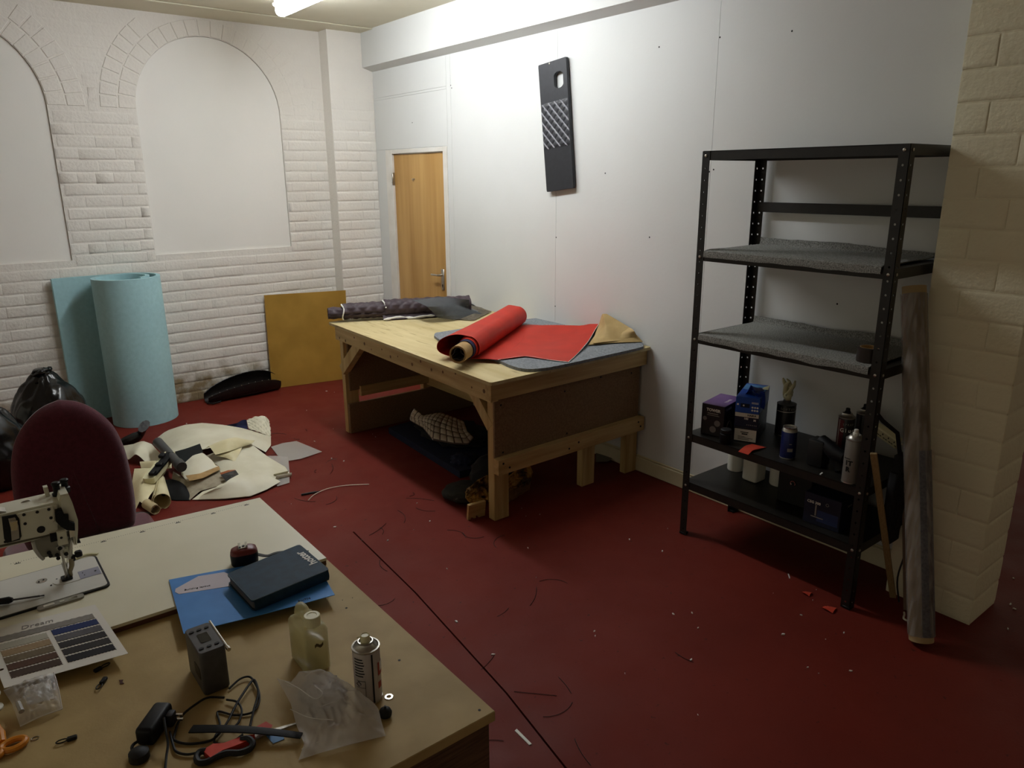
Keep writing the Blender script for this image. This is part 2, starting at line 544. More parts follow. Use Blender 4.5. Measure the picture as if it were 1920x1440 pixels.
rnd = random.Random(3)
def place_piece(name, me, parent, loc, sc):
    o = bpy.data.objects.new(name, me)
    col.objects.link(o); o.parent = parent
    o.location = Vector(loc)-wloc(parent); o.scale = sc
    o.rotation_euler = (0, R(rnd.uniform(-.45, .45)), 0)
    return o

bricks = []
row = 0
z = .035
while z < H_CEIL-.03:
    h = .0795+rnd.uniform(-.002, .002)
    zc = z
    header = row % 6 == 3
    L = .113 if header else .230
    x = WX0+1.9-(row % 2)*.115
    while x < -.39:
        x0, x1 = x, min(x+L, -.385)
        x += L
        segs = [(x0, x1)]
        for cx in ARCHES:
            if zc+.03 < A_Z0: continue
            if zc <= A_ZS: w = A_HW+.004
            else:
                rr = .765
                dz = max(zc-.04-A_ZS, 0)
                if dz >= rr: continue
                w = math.sqrt(rr*rr-dz*dz)
            ns = []
            for a, b in segs:
                if b <= cx-w or a >= cx+w: ns.append((a, b))
                else:
                    if a < cx-w: ns.append((a, cx-w))
                    if b > cx+w: ns.append((cx+w, b))
            segs = ns
        for a, b in segs:
            if b-a > .035: bricks.append(((a+b)/2, zc, b-a, h))
    z += .0798; row += 1
def far_key(q):
    x, zz, l, h = q
    hid = (-2.53 < x < -1.88 and zz < .98) or (-1.02 < x < -.40 and zz < .74) or x < -3.0 or zz > 2.55
    return (1 if hid else 0, -l)
bricks.sort(key=far_key)
NB = 240
for x, zz, l, h in bricks[:NB]:
    k = rnd.randrange(8)
    pr = (1.0 if zz < 1.9 else max(.25, 1-(zz-1.9)*1.3))*rnd.uniform(.65, 1.35)
    place_piece('brick', VAR[k], wall_back, (x, 0, zz+rnd.uniform(-.002, .002)), (l/BL, pr, h/.0795*1.04))
rest = MB()
for x, zz, l, h in bricks[NB:]:
    me = VAR[rnd.randrange(8)]
    pr = (1.0 if zz < 1.9 else max(.25, 1-(zz-1.9)*1.3))
    T = Matrix.Translation((x, 0, zz)) @ Matrix.Diagonal((l/BL, pr, 1, 1))
    rest.add([v.co for v in me.vertices], [list(p.vertices) for p in me.polygons], T)
rb = rest.build('far_bricks', M_BRICK, wall_back); rb['kind'] = 'stuff'

def voussoir(cx, r0, r1, a0, a1, d):
    e = .004
    def P(r, a, y): return (cx+r*math.cos(a), y, A_ZS+r*math.sin(a))
    da = e/((r0+r1)/2)
    q = [P(r0, a0, .001), P(r1, a0, .001), P(r1, a1, .001), P(r0, a1, .001)]
    f = [P(r0+e, a0+da, -d), P(r1-e, a0+da, -d*rnd.uniform(.7, 1.2)), P(r1-e, a1-da, -d), P(r0+e, a1-da, -d*rnd.uniform(.7, 1.2))]
    m = MB(); m.add(q+f, [(4, 5, 6, 7), (0, 1, 5, 4), (1, 2, 6, 5), (2, 3, 7, 6), (3, 0, 4, 7)])
    return m
nv = 0
for cx in ARCHES:
    for r0, r1, n in ((.524, .634, 21), (.640, .750, 27)):
        for k in range(n):
            a0, a1 = math.pi*k/n+.006, math.pi*(k+1)/n-.006
            if A_ZS+r1*max(math.sin(a0), math.sin(a1)) > H_CEIL-.012: continue
            if cx < -2 and (a0+a1)/2 > math.pi*.56: continue
            d = .0045 if (a0+a1)/2 > 1.2 or cx < -2 else .0015
            voussoir(cx, r0, r1, a0, a1, d).build('arch_brick', M_BRICK, wall_back, sharp=20)

# ---- pilaster in the corner
PX0 = -.385
pb = MB(); pb.box(PX0, .0, -.145, 0, 0, H_CEIL)
pil = struct(pb.build('wall_pilaster', M_BRICK, smooth=False), 'white painted brick pilaster in the corner beside the door')
z, row = .035, 0
while z < H_CEIL-.03:
    cuts = [PX0, PX0+.225, -.003] if row % 2 else [PX0, PX0+.11, PX0+.335, -.003]
    if z < 2.5:
        for a, b in zip(cuts, cuts[1:]):
            if b-a < .03: continue
            pr = (1.0 if z < 1.9 else max(.25, 1-(z-1.9)*1.3))*rnd.uniform(.6, 1.2)
            place_piece('brick', VAR[rnd.randrange(8)], pil, ((a+b)/2, -.145, z), ((b-a-.004)/BL, pr, 1.03))
    z += .0798; row += 1

# ---- partition wall: boarded, with fine joints
DY0, DY1, DZ = -1.170, -.408, 1.886
wr = MB()
vs, fs = holed([(-4.80, 0), (-.10, 0), (-.10, H_CEIL), (-4.80, H_CEIL)], [[(DY0-.002, .001), (DY1+.002, .001), (DY1+.002, DZ+.002), (DY0-.002, DZ+.002)]], .0035, .10)
wr.add(vs, fs, YZ)
wall_right = struct(wr.build('wall_right', M_PLASTER, smooth=False), 'smooth white boarded partition wall with fine joints')
g_ = .0009
def wpanel(y0, y1, z0, z1, holes=()):
    vs, fs = holed([(y0+g_, z0+g_), (y1-g_, z0+g_), (y1-g_, z1-g_), (y0+g_, z1-g_)], list(holes), 0, .0034)
    MB().add(vs, fs, YZ).build('wall_board', M_PLASTER, wall_right, smooth=False)
wpanel(-4.80, -3.590, 0, 2.54)
wpanel(-3.590, -2.434, 0, 2.54)
wpanel(-2.434, -1.290, 0, 2.54)
wpanel(-1.290, -1.236, 0, 2.54)
wpanel(-1.236, -.145, 2.330, 2.54)
wpanel(-1.236, -.145, 2.312, 2.330)
wpanel(-1.236, -.145, 1.922, 2.312)
wpanel(-.300, -.145, 0, 1.922)
nh = MB()
for (y, zz) in ((0.000, -3.977, 2.307)[1:], (0.000, -3.220, 2.338)[1:], (0.000, -1.293, 2.330)[1:], (0.000, -1.305, 2.311)[1:], (0.000, -3.584, 1.719)[1:], (0.000, -3.609, 1.729)[1:], (0.000, -3.596, 2.333)[1:], (0.000, -2.857, 1.717)[1:], (0.000, -2.439, 1.331)[1:], (0.000, -3.211, 1.376)[1:], (0.000, -2.436, 0.893)[1:], (0.000, -4.322, 1.148)[1:], (0.000, -0.746, 2.110)[1:], (0.000, -3.577, 0.721)[1:]):
    nh.lathe([(.0045, -.0008), (.004, .0005)], Matrix.Translation((0, y, zz)) @ Matrix.Rotation(R(90), 4, 'Y'), 8)
o = nh.build('filled_nail_hole', M_INK, wall_right); o['kind'] = 'stuff'

# boxed-in beam above it
tb = MB()
tb.prism([(-.09, 2.562), (-.09, H_CEIL), (.003, H_CEIL), (.003, 2.535)], -4.80, -.147, Matrix(((1, 0, 0, 0), (0, 0, 1, 0), (0, 1, 0, 0), (0, 0, 0, 1))))
struct(tb.build('trim_1', M_PLASTER, smooth=False), 'white boxed beam along the top of the partition wall')

bs = MB()
bs.box(-.016, -.0005, -4.80, -1.245, 0, .088, .004)
bs.box(-.009, -.0005, -4.80, -1.245, .088, .100, .004)
struct(bs.build('baseboard_right', M_SKIRT, smooth=False), 'cream painted skirting board at the foot of the partition')

# ---- door in the partition
door = struct_empty('door_1', (.01, -.79, 0), 'plain oak veneered door in a white frame behind the workbench')
d = MB(); d.box(.012, .050, DY0+.003, DY1-.003, .006, DZ-.005, .002); leaf = d.build('door_leaf', M_DOOR, door, smooth=False)
for y0, y1 in ((DY0-.052, DY0+.001), (DY1-.001, DY1+.105)):
    d = MB(); d.box(-.006, .06, y0, y1, 0, DZ+.032, .003); d.build('door_jamb', M_TRIM, door, smooth=False)
d = MB(); d.box(-.006, .06, DY0, DY1, DZ-.001, DZ+.032, .003); d.build('door_head', M_TRIM, door, smooth=False)
d = MB(); d.box(-.010, .012, DY1-.006, DY1+.008, 1.64, 1.74, .003)
for zz in (1.66, 1.69, 1.72): d.lathe([(.003, 0), (.003, .003)], Matrix.Translation((-.010, DY1+.003, zz)) @ Matrix.Rotation(R(-90), 4, 'Y'), 6)
d.build('hinge', M_SATIN, door)
d = MB(); d.box(.004, .013, -1.118, -1.080, .845, 1.01, .004); hp = d.build('handle_plate', M_SATIN, door)
d = MB(); d.lathe([(.009, 0), (.009, .04)], Matrix.Translation((.004, -1.099, .965)) @ Matrix.Rotation(R(-90), 4, 'Y'), 12)
d.tube([(-.036, -1.103, .965), (-.038, -1.06, .965), (-.036, -1.02, .963), (-.030, -.995, .962)], .008, 8)
d.build('handle_lever', M_SATIN, hp)
d = MB(); d.lathe([(.006, 0), (.006, .002)], Matrix.Translation((.004, -1.099, .885)) @ Matrix.Rotation(R(-90), 4, 'Y'), 10)
d.box(.0015, .004, -1.102, -1.096, .868, .884); d.build('keyhole', M_INK, hp)
d = MB(); d.tube([(.012, -.725, 1.69), (.0, -.725, 1.688), (-.006, -.725, 1.68), (0, -.725, 1.672)], .003, 6); d.tube([(.006, -.74, 1.686), (.006, -.69, 1.689)], .0022, 6)
d.build('door_hook', M_SATIN, door)

# ---- block pier at the end of the partition
pr_ = MB(); PXL, PXR, PYN, PYF = -.190, .066, -5.105, -4.775
pr_.box(PXL+.004, PXR-.004, PYN+.004, PYF-.004, 0, H_CEIL)
pier = struct(pr_.build('wall_pier', M_BLOCK, smooth=False), 'cream painted block pier right of the black shelving')
VX = [brick_mesh('block', .215, .102, .0022, 40+k, 'x') for k in range(5)]
VY = [brick_mesh('block', .215, .102, .0022, 50+k) for k in range(5)]
z, row = .0535, 0
while z < H_CEIL-.04:
    c = [PYN, PYN+.222, PYF] if row % 2 else [PYN, PYN+.112, PYF]
    for a, b in zip(c, c[1:]):
        place_piece('block', VX[rnd.randrange(5)], pier, (PXL+.004, (a+b)/2, z), (rnd.uniform(.8, 1.2), (b-a-.003)/.215, 1.035))
    place_piece('block', VY[rnd.randrange(5)], pier, ((PXL+PXR)/2, PYN+.004, z), ((PXR-PXL-.003)/.215, rnd.uniform(.8, 1.1), 1.035))
    z += .1078; row += 1

wl = MB(); wl.box(-7, 4.5, -8.6, -8.5, 0, H_CEIL)
struct(wl.build('wall_front_unseen', M_BRICK, smooth=False))  # unseen wall behind the camera, added so faces towards it stay darker

# ---- fluorescent batten on the ceiling
lx, ly0, ly1 = -1.075, -3.05, -.96
lt = thing('ceiling_light', (lx, (ly0+ly1)/2, H_CEIL), 'white fluorescent batten light glowing on the ceiling', 'light')
b = MB(); b.box(lx-.045, lx+.045, ly0, ly1, 2.778, H_CEIL-.0005, .004); b.build('housing', M_TRIM, lt, smooth=False)
m = bpy.data.materials.new('lit_diffuser'); m.use_nodes = True
nt = m.node_tree; nt.nodes.remove(nt.nodes['Principled BSDF'])
em = nt.nodes.new('ShaderNodeEmission'); em.inputs[0].default_value = (.94, .98, 1.03, 1); em.inputs[1].default_value = LAMP
nt.links.new(em.outputs[0], nt.nodes['Material Output'].inputs[0])
prof = [(-.052, .072), (-.050, .060), (-.036, .052), (-.040, .034), (-.034, .014), (-.018, .002), (0, 0), (.018, .002), (.034, .014), (.040, .034), (.036, .052), (.050, .060), (.052, .072)]
b = MB(); b.prism([(lx+x, 2.704+zz) for x, zz in prof], ly0+.004, ly1-.004, Matrix(((1, 0, 0, 0), (0, 0, 1, 0), (0, 1, 0, 0), (0, 0, 0, 1))))
b.build('diffuser', m, lt)
for y in (ly0, ly1):
    b = MB(); b.box(lx-.054, lx+.054, y-.004, y+.004, 2.768, 2.781, .002)
    b.build('end_cap', M_WHITEP, lt)

# ================================================================== workbench in the middle
TZ = .77
def W(u, v, z=TZ):
    x = (-1.165*(1-v)-1.101*v)*(1-u)-.006*u
    y = (-3.300*(1-u)-3.268*u)*(1-v)+(-1.388*(1-u)-1.372*u)*v
    return Vector((x, y, z))
wbn = thing('workbench', (-.58, -2.33, 0), 'large pine workbench with a scratched plywood top against the white partition', 'workbench')
b = MB()
uv = [(u, v) for u, v in rrect(0, 1, 0, 1, .012, 3)]
top = [W(u, v) for u, v in uv]
n = len(top)
b.add([(p.x, p.y, TZ) for p in top]+[(p.x, p.y, TZ-.017) for p in top], [tuple(range(n)), tuple(range(2*n-1, n-1, -1))]+[(i, n+i, n+(i+1) % n, (i+1) % n) for i in range(n)])
b.build('bench_top', M_PLYS, wbn, smooth=False)
def wpart(name, m, *a, bev=.003, parent=None, **k):
    b = MB(); b.box(*a, bev=bev, **k); return b.build(name, m, parent or wbn, smooth=False)
b = MB()                                                    # long front rail follows the slight taper of the top
q = [(-1.133, -3.255), (-1.088, -3.255), (-1.025, -1.42), (-1.070, -1.42)]
b.prism(q, .655, .7525); fr = b.build('front_rail', W_Y, wbn, smooth=False)
k_ = MB()
for i in range(15):
    t = (i+.5+rnd.uniform(-.3, .3))/15; y = -3.255+1.83*t; x = -1.1335+.063*t
    k_.lathe([(.009*rnd.uniform(.6, 1.3), -.0012), (.002, -.0016)], Matrix.Translation((x, y, rnd.uniform(.672, .74))) @ Matrix.Rotation(R(90), 4, 'Y'), 8)
o = k_.build('knot', mat('pine_knot', '#6f4f2c', .6), fr); o['kind'] = 'stuff'
b = MB(); b.prism([(-1.133, -3.258), (-.012, -3.240), (-.012, -3.196), (-1.133, -3.213)], .662, .7525); b.build('end_rail', W_X, wbn, smooth=False)
wpart('end_rail', W_X, -1.07, -.02, -1.47, -1.425, .655, .7525)
wpart('back_rail', W_Y, -.06, -.015, -3.20, -1.43, .655, .7525)
b = MB(); b.prism([(-1.090, -3.226), (-.030, -3.206), (-.030, -3.194), (-1.090, -3.214)], .325, .664); b.build('side_panel', M_CHIP, wbn, smooth=False)
b = MB(); b.prism([(-1.100, -3.268), (-.020, -3.248), (-.020, -3.206), (-1.100, -3.226)], .272, .352); lr = b.build('lower_rail', W_X, wbn, smooth=False)
k_ = MB()
for x, z in ((-1.07, .33), (-1.03, .30), (-.62, .30), (-.55, .32), (-.05, .30), (-.07, .33)):
    k_.lathe([(.006, -.0012), (.005, .002)], Matrix.Translation((x, -3.2685+.0185*(x+1.1), z)) @ Matrix.Rotation(R(-90), 4, 'X'), 8)
o = k_.build('screw_head', M_INK, lr); o['kind'] = 'stuff'
k_ = MB()
for x, z in ((-1.05, .62), (-1.04, .37), (-.62, .61), (-.60, .37), (-.10, .62), (-.35, .64)):
    k_.lathe([(.006, -.0008), (.005, .002)], Matrix.Translation((x, -3.2265+.019*(x+1.09), z)) @ Matrix.Rotation(R(-90), 4, 'X'), 8)
o = k_.build('screw_head', M_INK, wbn); o['kind'] = 'stuff'
for x0, x1, y0, y1 in ((-1.086, -.992, -3.212, -3.160), (-.440, -.342, -3.175, -3.130), (-.108, -.014, -3.194, -3.149),
                       (-1.052, -.957, -1.487, -1.440), (-.440, -.342, -1.487, -1.440), (-.108, -.014, -1.487, -1.440)):
    wpart('leg', W_Z, x0, x1, y0, y1, 0, .66)
wpart('stretcher', W_Y, -.412, -.368, -3.13, -1.487, .235, .32)
wpart('side_panel', M_CHIP, -1.03, -.015, -1.502, -1.488, .30, .66)
wpart('lower_rail', W_X, -.957, -.015, -1.520, -1.4875, .255, .325)
wpart('kick_board', M_CHIP, -1.048, -.015, -1.512, -1.4875, 0, .212)
def brace(p, q, x0, x1, w):
    p, q = Vector(p), Vector(q); d = (q-p).normalized(); nrm = Vector((-d[1], d[0]))*w
    b = MB(); b.prism([tuple(p), tuple(q), tuple(q+nrm), tuple(p+nrm)], x0, x1, YZ); b.build('brace', W_Z, wbn, smooth=False)
brace((-2.985, .655), (-3.160, .480), -1.088, -1.046, -.062)
brace((-1.77, .655), (-1.487, .42), -1.066, -1.020, .07)

# ---- grey felt pad, red roll, beige offcut on the bench
pad = MB()
PADZ = TZ+.016
pts = [(-0.825, -2.274, 0.785), (-0.762, -2.224, 0.785), (-0.429, -2.196, 0.785), (-0.013, -2.230, 0.785), (0.084, -2.337, 0.785), (0.092, -2.562, 0.785)]
corn = [(-0.828, -2.278, 0.786), (-0.777, -2.217, 0.786), (-0.705, -2.214, 0.786), (-0.310, -2.208, 0.786), (-0.016, -2.235, 0.786), (0.066, -2.303, 0.786), (0.097, -2.429, 0.786), (-.05, -2.62, .786), (-.03, -3.05, .786), (-0.015, -3.187, 0.786), (-0.053, -3.246, 0.786), (-0.116, -3.282, 0.786), (-0.342, -3.294, 0.786), (-0.733, -3.303, 0.786), (-0.857, -3.284, 0.786), (-0.918, -3.234, 0.786), (-0.923, -3.132, 0.786), (-0.899, -2.990, 0.786), (-0.870, -2.707, 0.786), (-0.870, -2.437, 0.786)]
ring = smooth_path(corn+[corn[0]], 4)[:-1]
pad.prism([(p.x, p.y) for p in ring], TZ+.0008, PADZ)
tag(pad.build('felt_pad', M_FELTG), 'grey felt pad with rounded corners lying under the red roll', 'felt pad')

rr_ = thing('vinyl_roll', (-0.609, -2.579, 0.770), 'roll of red vinyl on a cardboard core on the workbench', 'fabric roll')
p0, p1 = Vector((-1.141, -2.993, 0.838)), Vector((-0.203, -2.319, 0.838))
ax = (p1-p0).normalized(); side = Vector((ax.y, -ax.x, 0)); upv = Vector((0, 0, 1))
Ltot = (p1-p0).length
cz = .846
def roll_tube(name, m, a, bb, r, ri, seg=32, off=(0, 0), parent=None):
    o = Vector((p0.x, p0.y, cz+off[1]))+side*off[0]
    M = frame(o, side, upv.cross(Vector((0,0,1))) if False else ax.cross(side))
    M = Matrix.Translation(o) @ Matrix((side, ax.cross(side), ax)).transposed().to_4x4()
    b = MB(); b.lathe([(ri, a+.001), (r, a), (r, bb), (ri, bb-.001), (ri, a+.001)], M, seg, caps=False)
    return b.build(name, m, parent or rr_)
core = roll_tube('cardboard_core', M_CARD, 0, Ltot, .045, .037)
cc = [(.030+.007*math.sin(3*a)+.003*math.sin(5*a+1)) for a in [2*math.pi*k/28 for k in range(28)]]
M = Matrix.Translation(Vector((p0.x, p0.y, cz))) @ Matrix((side, ax.cross(side), ax)).transposed().to_4x4()
b = MB(); b.rows([[M @ Vector((cc[k % 28]*math.cos(2*math.pi*k/28), cc[k % 28]*math.sin(2*math.pi*k/28), z)) for z in (.004, .2, .4)] for k in range(29)], .002)
b.build('crumpled_lining', M_DGREY, core)
roll_tube('navy_layer', M_NAVY, .105, .30, .0505, .046)
for i, (a, r) in enumerate(((.135, .0535), (.155, .056), (.175, .0585), (.195, .061))):
    roll_tube('red_layer', M_RED, a, Ltot-.05-.004*i, r, r-.0022)
# loose outer layer: from the flat end, under the roll, out in a slack loop and over the top
rf = .0625
pth = [Vector((.16, TZ-cz+.021)), Vector((.10, TZ-cz+.022)), Vector((.03, TZ-cz+.0195)), Vector((-.06, TZ-cz+.021)), Vector((-.13, TZ-cz+.030)), Vector((-.172, -.022)), Vector((-.168, .020)), Vector((-.125, .052)), Vector((-.06, .068))]
pth = [Vector((p.x, p.y, 0)) for p in pth]+[Vector((rf*math.cos(a), rf*math.sin(a), 0)) for a in [R(90-18*k) for k in range(0, 8)]]
pth = smooth_path(pth, 4)
nl = 22
rws = []
for p in pth:
    r = []
    for k in range(nl):
        t = k/(nl-1)
        f = 1-.75*min(t/.85, 1)
        x = p.x if p.x > -.06 else -.06+(p.x+.06)*f
        zz = cz+p.y
        if p.x < -.02 and t > .1: zz = zz
        r.append(Vector((p0.x, p0.y, 0))+side*x+ax*(.16+(Ltot-.21)*t)+upv*zz)
    rws.append(r)
b = MB(); b.rows(rws, .0018); b.build('loose_wrap', M_RED, rr_)
# unrolled flat end reaching to the right
A, B_ = rws[0][0], rws[0][-1]
front = [A, (-0.760, -3.061, 0.792), (-0.711, -3.197, 0.790), (-0.663, -3.290, 0.789)]
rightE = [(0.040, -2.807, 0.838), (-0.114, -2.917, 0.822), (-0.296, -3.053, 0.806), (-0.499, -3.187, 0.793), (-0.663, -3.290, 0.789)]
backE = [B_, (-0.296, -2.493, 0.793), (-0.177, -2.506, 0.800), (-0.087, -2.581, 0.800), (-0.031, -2.716, 0.810), (0.040, -2.807, 0.838)]
leftE = [B_, A]
b = MB(); b.rows(coons(backE, rightE, front, leftE, 26, 16, lambda u, v: .006*math.sin(math.pi*v)*math.sin(7*u+2*v)*math.sin(math.pi*u)), .0018)
b.build('unrolled_end', M_RED, rr_)
b = MB(); b.tube([p+Vector((0, 0, .001)) for p in smooth_path(rightE, 4)], .0016, 5); b.tube([p+Vector((0, 0, .0008)) for p in smooth_path(front, 4)], .0014, 5)
b.build('cut_edge', M_TEXTW, rr_)

be = MB()
be.rows(coons([(0.024, -2.818, 0.835), (-0.050, -2.912, 0.913), (-0.030, -2.923, 0.915), (-0.020, -2.998, 0.889), (-0.020, -3.114, 0.856)], [(-0.020, -3.114, 0.856), (-0.030, -3.165, 0.831), (-0.017, -3.209, 0.790)],
              [(-0.319, -3.077, 0.792), (-0.172, -3.128, 0.792), (-0.017, -3.209, 0.790)], [(0.024, -2.818, 0.835), (-0.180, -2.986, 0.810), (-0.319, -3.077, 0.792)], 16, 14,
              None), .0016)
be.rows(coons([(-0.057, -2.891, 0.830), (-0.050, -3.050, 0.847), (-0.040, -3.140, 0.860)], [(-0.040, -3.140, 0.860), (-0.060, -3.185, 0.838), (-0.019, -3.174, 0.800)],
              [(-0.295, -3.091, 0.800), (-0.168, -3.124, 0.800), (-0.019, -3.174, 0.800)], [(0.088, -2.773, 0.800), (-0.295, -3.091, 0.800)], 12, 10,
              lambda u, v: .012*math.sin(math.pi*v)), .0016)
tag(be.build('vinyl_offcut', M_BEIGE), 'beige backed vinyl offcut folded over behind the red sheet', 'fabric offcut')

# ---- black quilted roll across the far end of the bench
def quilt(u, v, p):
    a, c = ((u+v)/p) % 1, ((u-v)/p) % 1
    return min(min(a, 1-a), min(c, 1-c))*2
qr = thing('quilted_roll', (-0.774, -1.562, 0.770), 'black diamond quilted fabric rolled up at the far end of the workbench', 'fabric roll')
q0, q1 = Vector((-1.098, -1.390, 0.770)), Vector((-0.178, -1.746, 0.770))
qa = (q1-q0).normalized(); qs = Vector((qa.y, -qa.x, 0)); QL = (q1-q0).length
def qcyl(name, m, t0, t1, r0, r1, z, shift=0, a0=0, a1=360, nx=70, na=56, spiral=0, flat=.86):
    rws = []
    for i in range(nx):
        t = t0+(t1-t0)*i/(nx-1); r_ = r0+(r1-r0)*i/(nx-1); row_ = []
        for k in range(na):
            a = R(a0+(a1-a0)*k/(na-1)); rr = r_+spiral*k/(na-1)
            d = .012*quilt(t*QL, rr*a, .075)**.5-.008
            rr2 = rr+d+wob((t*4, a, 0), 1.6, .004)
            row_.append(q0+qa*(t*QL)+qs*(shift+rr2*math.cos(a))+upv*(z-TZ+rr2*math.sin(a)*flat))
        rws.append(row_)
    b = MB(); b.rows(rws, .004); return b.build(name, m, qr, sharp=60)
qcyl('inner_layer', M_QBLK, .0, .35, .045, .047, TZ+.059, 0, nx=30)
qcyl('outer_layer', M_QBLK, .10, .56, .058, .062, TZ+.067, -.005, -30, 340, nx=46, spiral=.006)
qcyl('long_layer', M_QBLK, .38, .985, .066, .064, TZ+.072, 0, -70, 310, nx=64, spiral=.008)
def pipe(t, r, sh, z, a0, a1):
    return [q0+qa*(t*QL+.006*math.sin(3*R(a)))+qs*(sh+r*math.cos(R(a)))+upv*(z-TZ+r*.86*math.sin(R(a))) for a in range(a0, a1, 15)]
b = MB(); b.tube(pipe(.098, .060, -.005, TZ+.060, -60, 260), .005, 6); b.build('white_wadding_edge', M_TEXTW, qr)
b = MB(); b.tube(pipe(.378, .070, 0, TZ+.064, 20, 260), .005, 6); b.build('white_wadding_edge', M_TEXTW, qr)
b = MB()
e = [q0+qa*(t*QL)+qs*(.078+.010*math.sin(t*23))+upv*(.014+.004*math.sin(t*31)) for t in [.36+.03*k for k in range(15)]]
b.tube(e, [.004+.006*abs(math.sin(k*1.3)) for k in range(15)], 6)
b.build('white_wadding_edge', M_TEXTW, qr)
flap = [[q0+qa*(t*QL)+qs*(.045+.035*w)+upv*(.028*(1-w)+.007) for w in (0, .5, 1)] for t in [.36+.03*k for k in range(18)]]
b = MB(); b.rows(flap, .003); b.build('flap', M_QBLK, qr)

def sheet(name, m, edges, label, cat, h=None, nu=14, nv=14, thick=.0012, group=None):
    b = MB(); b.rows(coons(*edges, nu, nv, h), thick)
    return tag(b.build(name, m), label, cat, group)
gz = [[], [], [], []]
tp = [q0+qa*(t*QL)+qs*(-.02)+upv*.132 for t in (.58, .75, .97)]
sheet('gauze_sheet', M_GAUZE, ([(-0.624, -1.692, 0.905), (-0.402, -1.725, 0.908), (-0.246, -1.820, 0.885)], [(-0.246, -1.820, 0.885), (-0.221, -1.781, 0.810), (-0.144, -1.833, 0.778)],
      [(-0.535, -1.871, 0.800), (-0.442, -1.910, 0.780), (-0.144, -1.833, 0.778)], [(-0.624, -1.692, 0.905), (-0.628, -1.880, 0.890), (-0.535, -1.871, 0.800)]),
      'dark see-through gauze draped over the quilted roll', 'gauze', lambda u, v: .022*math.sin(math.pi*v)*math.sin(math.pi*u))
sheet('gauze_offcut', M_GAUZEB, ([(-0.044, -1.542, 0.790), (-0.021, -1.651, 0.782)], [(-0.021, -1.651, 0.782), (-0.037, -1.797, 0.776)], [(-0.406, -1.869, 0.777), (-0.337, -1.996, 0.776), (-0.037, -1.797, 0.776)], [(-0.044, -1.542, 0.790), (-0.224, -1.706, 0.785), (-0.406, -1.869, 0.777)]),
      'taupe gauze offcut lying flat beside the dark gauze', 'gauze', lambda u, v: .008*math.sin(6*u)*math.sin(math.pi*v))
sheet('felt_offcut', M_FELTG, ([(-0.325, -1.703, 0.800), (-0.162, -1.698, 0.800)], [(-0.162, -1.698, 0.800), (-0.152, -1.794, 0.785)], [(-0.434, -1.800, 0.785), (-0.301, -1.832, 0.785), (-0.152, -1.794, 0.785)], [(-0.325, -1.703, 0.800), (-0.434, -1.800, 0.785)]),
      'small pale grey felt strip poking out from under the dark gauze', 'felt', lambda u, v: .004*math.sin(9*u), thick=.004)
sheet('black_offcut', M_BLKF, ([(0.054, -1.417, 0.800), (0.039, -1.501, 0.800), (0.070, -1.560, 0.772)], [(0.070, -1.560, 0.772), (0.001, -1.601, 0.773)], [(-0.027, -1.517, 0.785), (-0.000, -1.555, 0.775), (0.001, -1.601, 0.773)], [(0.054, -1.417, 0.800), (-0.027, -1.517, 0.785)]),
      'little black fabric flap at the wall end of the quilted roll', 'fabric offcut')

# ---- under the bench
def blob(name, m, c, rad, seed, label, cat, amp=.18, freq=3.0, sub=4, flatb=True, group=None, parent=None, crease=0, build=True):
    b = bmesh.new(); bmesh.ops.create_icosphere(b, subdivisions=sub, radius=1)
    c = Vector(c)
    for v in b.verts:
        d = v.co.normalized()
        k = 1+amp*noise.noise(d*freq*.5+Vector((seed, 0, 0)))*1.2+amp*.5*noise.noise(d*freq*1.6+Vector((0, seed, 0)))
        if crease: k += crease*(abs(noise.noise(d*freq*1.1+Vector((0, 0, seed))))-.2)
        p = Vector((d.x*rad[0]*k, d.y*rad[1]*k, d.z*rad[2]*k))
        p = c+p
        if flatb and p.z < c.z-rad[2]*.82: p.z = c.z-rad[2]*.82
        v.co = p
    mb = MB().bm(b)
    if not build: return mb
    o = mb.build(name, m, parent, sharp=180)
    return tag(o, label, cat, group) if label else o
fm = MB()
fm.prism([(p[0], p[1]) for p in ((-0.844, -1.674, 0.000), (-0.908, -2.634, -0.000), (-.50, -2.66, 0), (-.40, -1.62, 0))], .001, .045)
tag(fm.build('foam_mat', M_DNAVY, smooth=False), 'dark navy foam mat lying on the floor under the workbench', 'mat')
blob('fabric_heap', M_BLKF, (-.60, -2.10, .078), (.20, .30, .036), 3, 'heap of black fabric under the plaid quilted offcut', 'fabric', crease=.35)
def plaid():
    m = bpy.data.materials.new('plaid_quilt'); m.use_nodes = True
    nt = m.node_tree; b = nt.nodes['Principled BSDF']; b.inputs['Roughness'].default_value = .8
    tc = nt.nodes.new('ShaderNodeUVMap'); 
    ck = nt.nodes.new('ShaderNodeTexBrick'); ck.offset = 0; ck.inputs['Scale'].default_value = 9
    ck.inputs['Color1'].default_value = lin('#d3cab4'); ck.inputs['Color2'].default_value = lin('#b5a593'); ck.inputs['Mortar'].default_value = lin('#5a4a42')
    ck.inputs['Mortar Size'].default_value = .05; ck.inputs['Brick Width'].default_value = .5; ck.inputs['Row Height'].default_value = .5
    nt.links.new(tc.outputs[0], ck.inputs['Vector']); nt.links.new(ck.outputs[0], b.inputs['Base Color'])
    return m
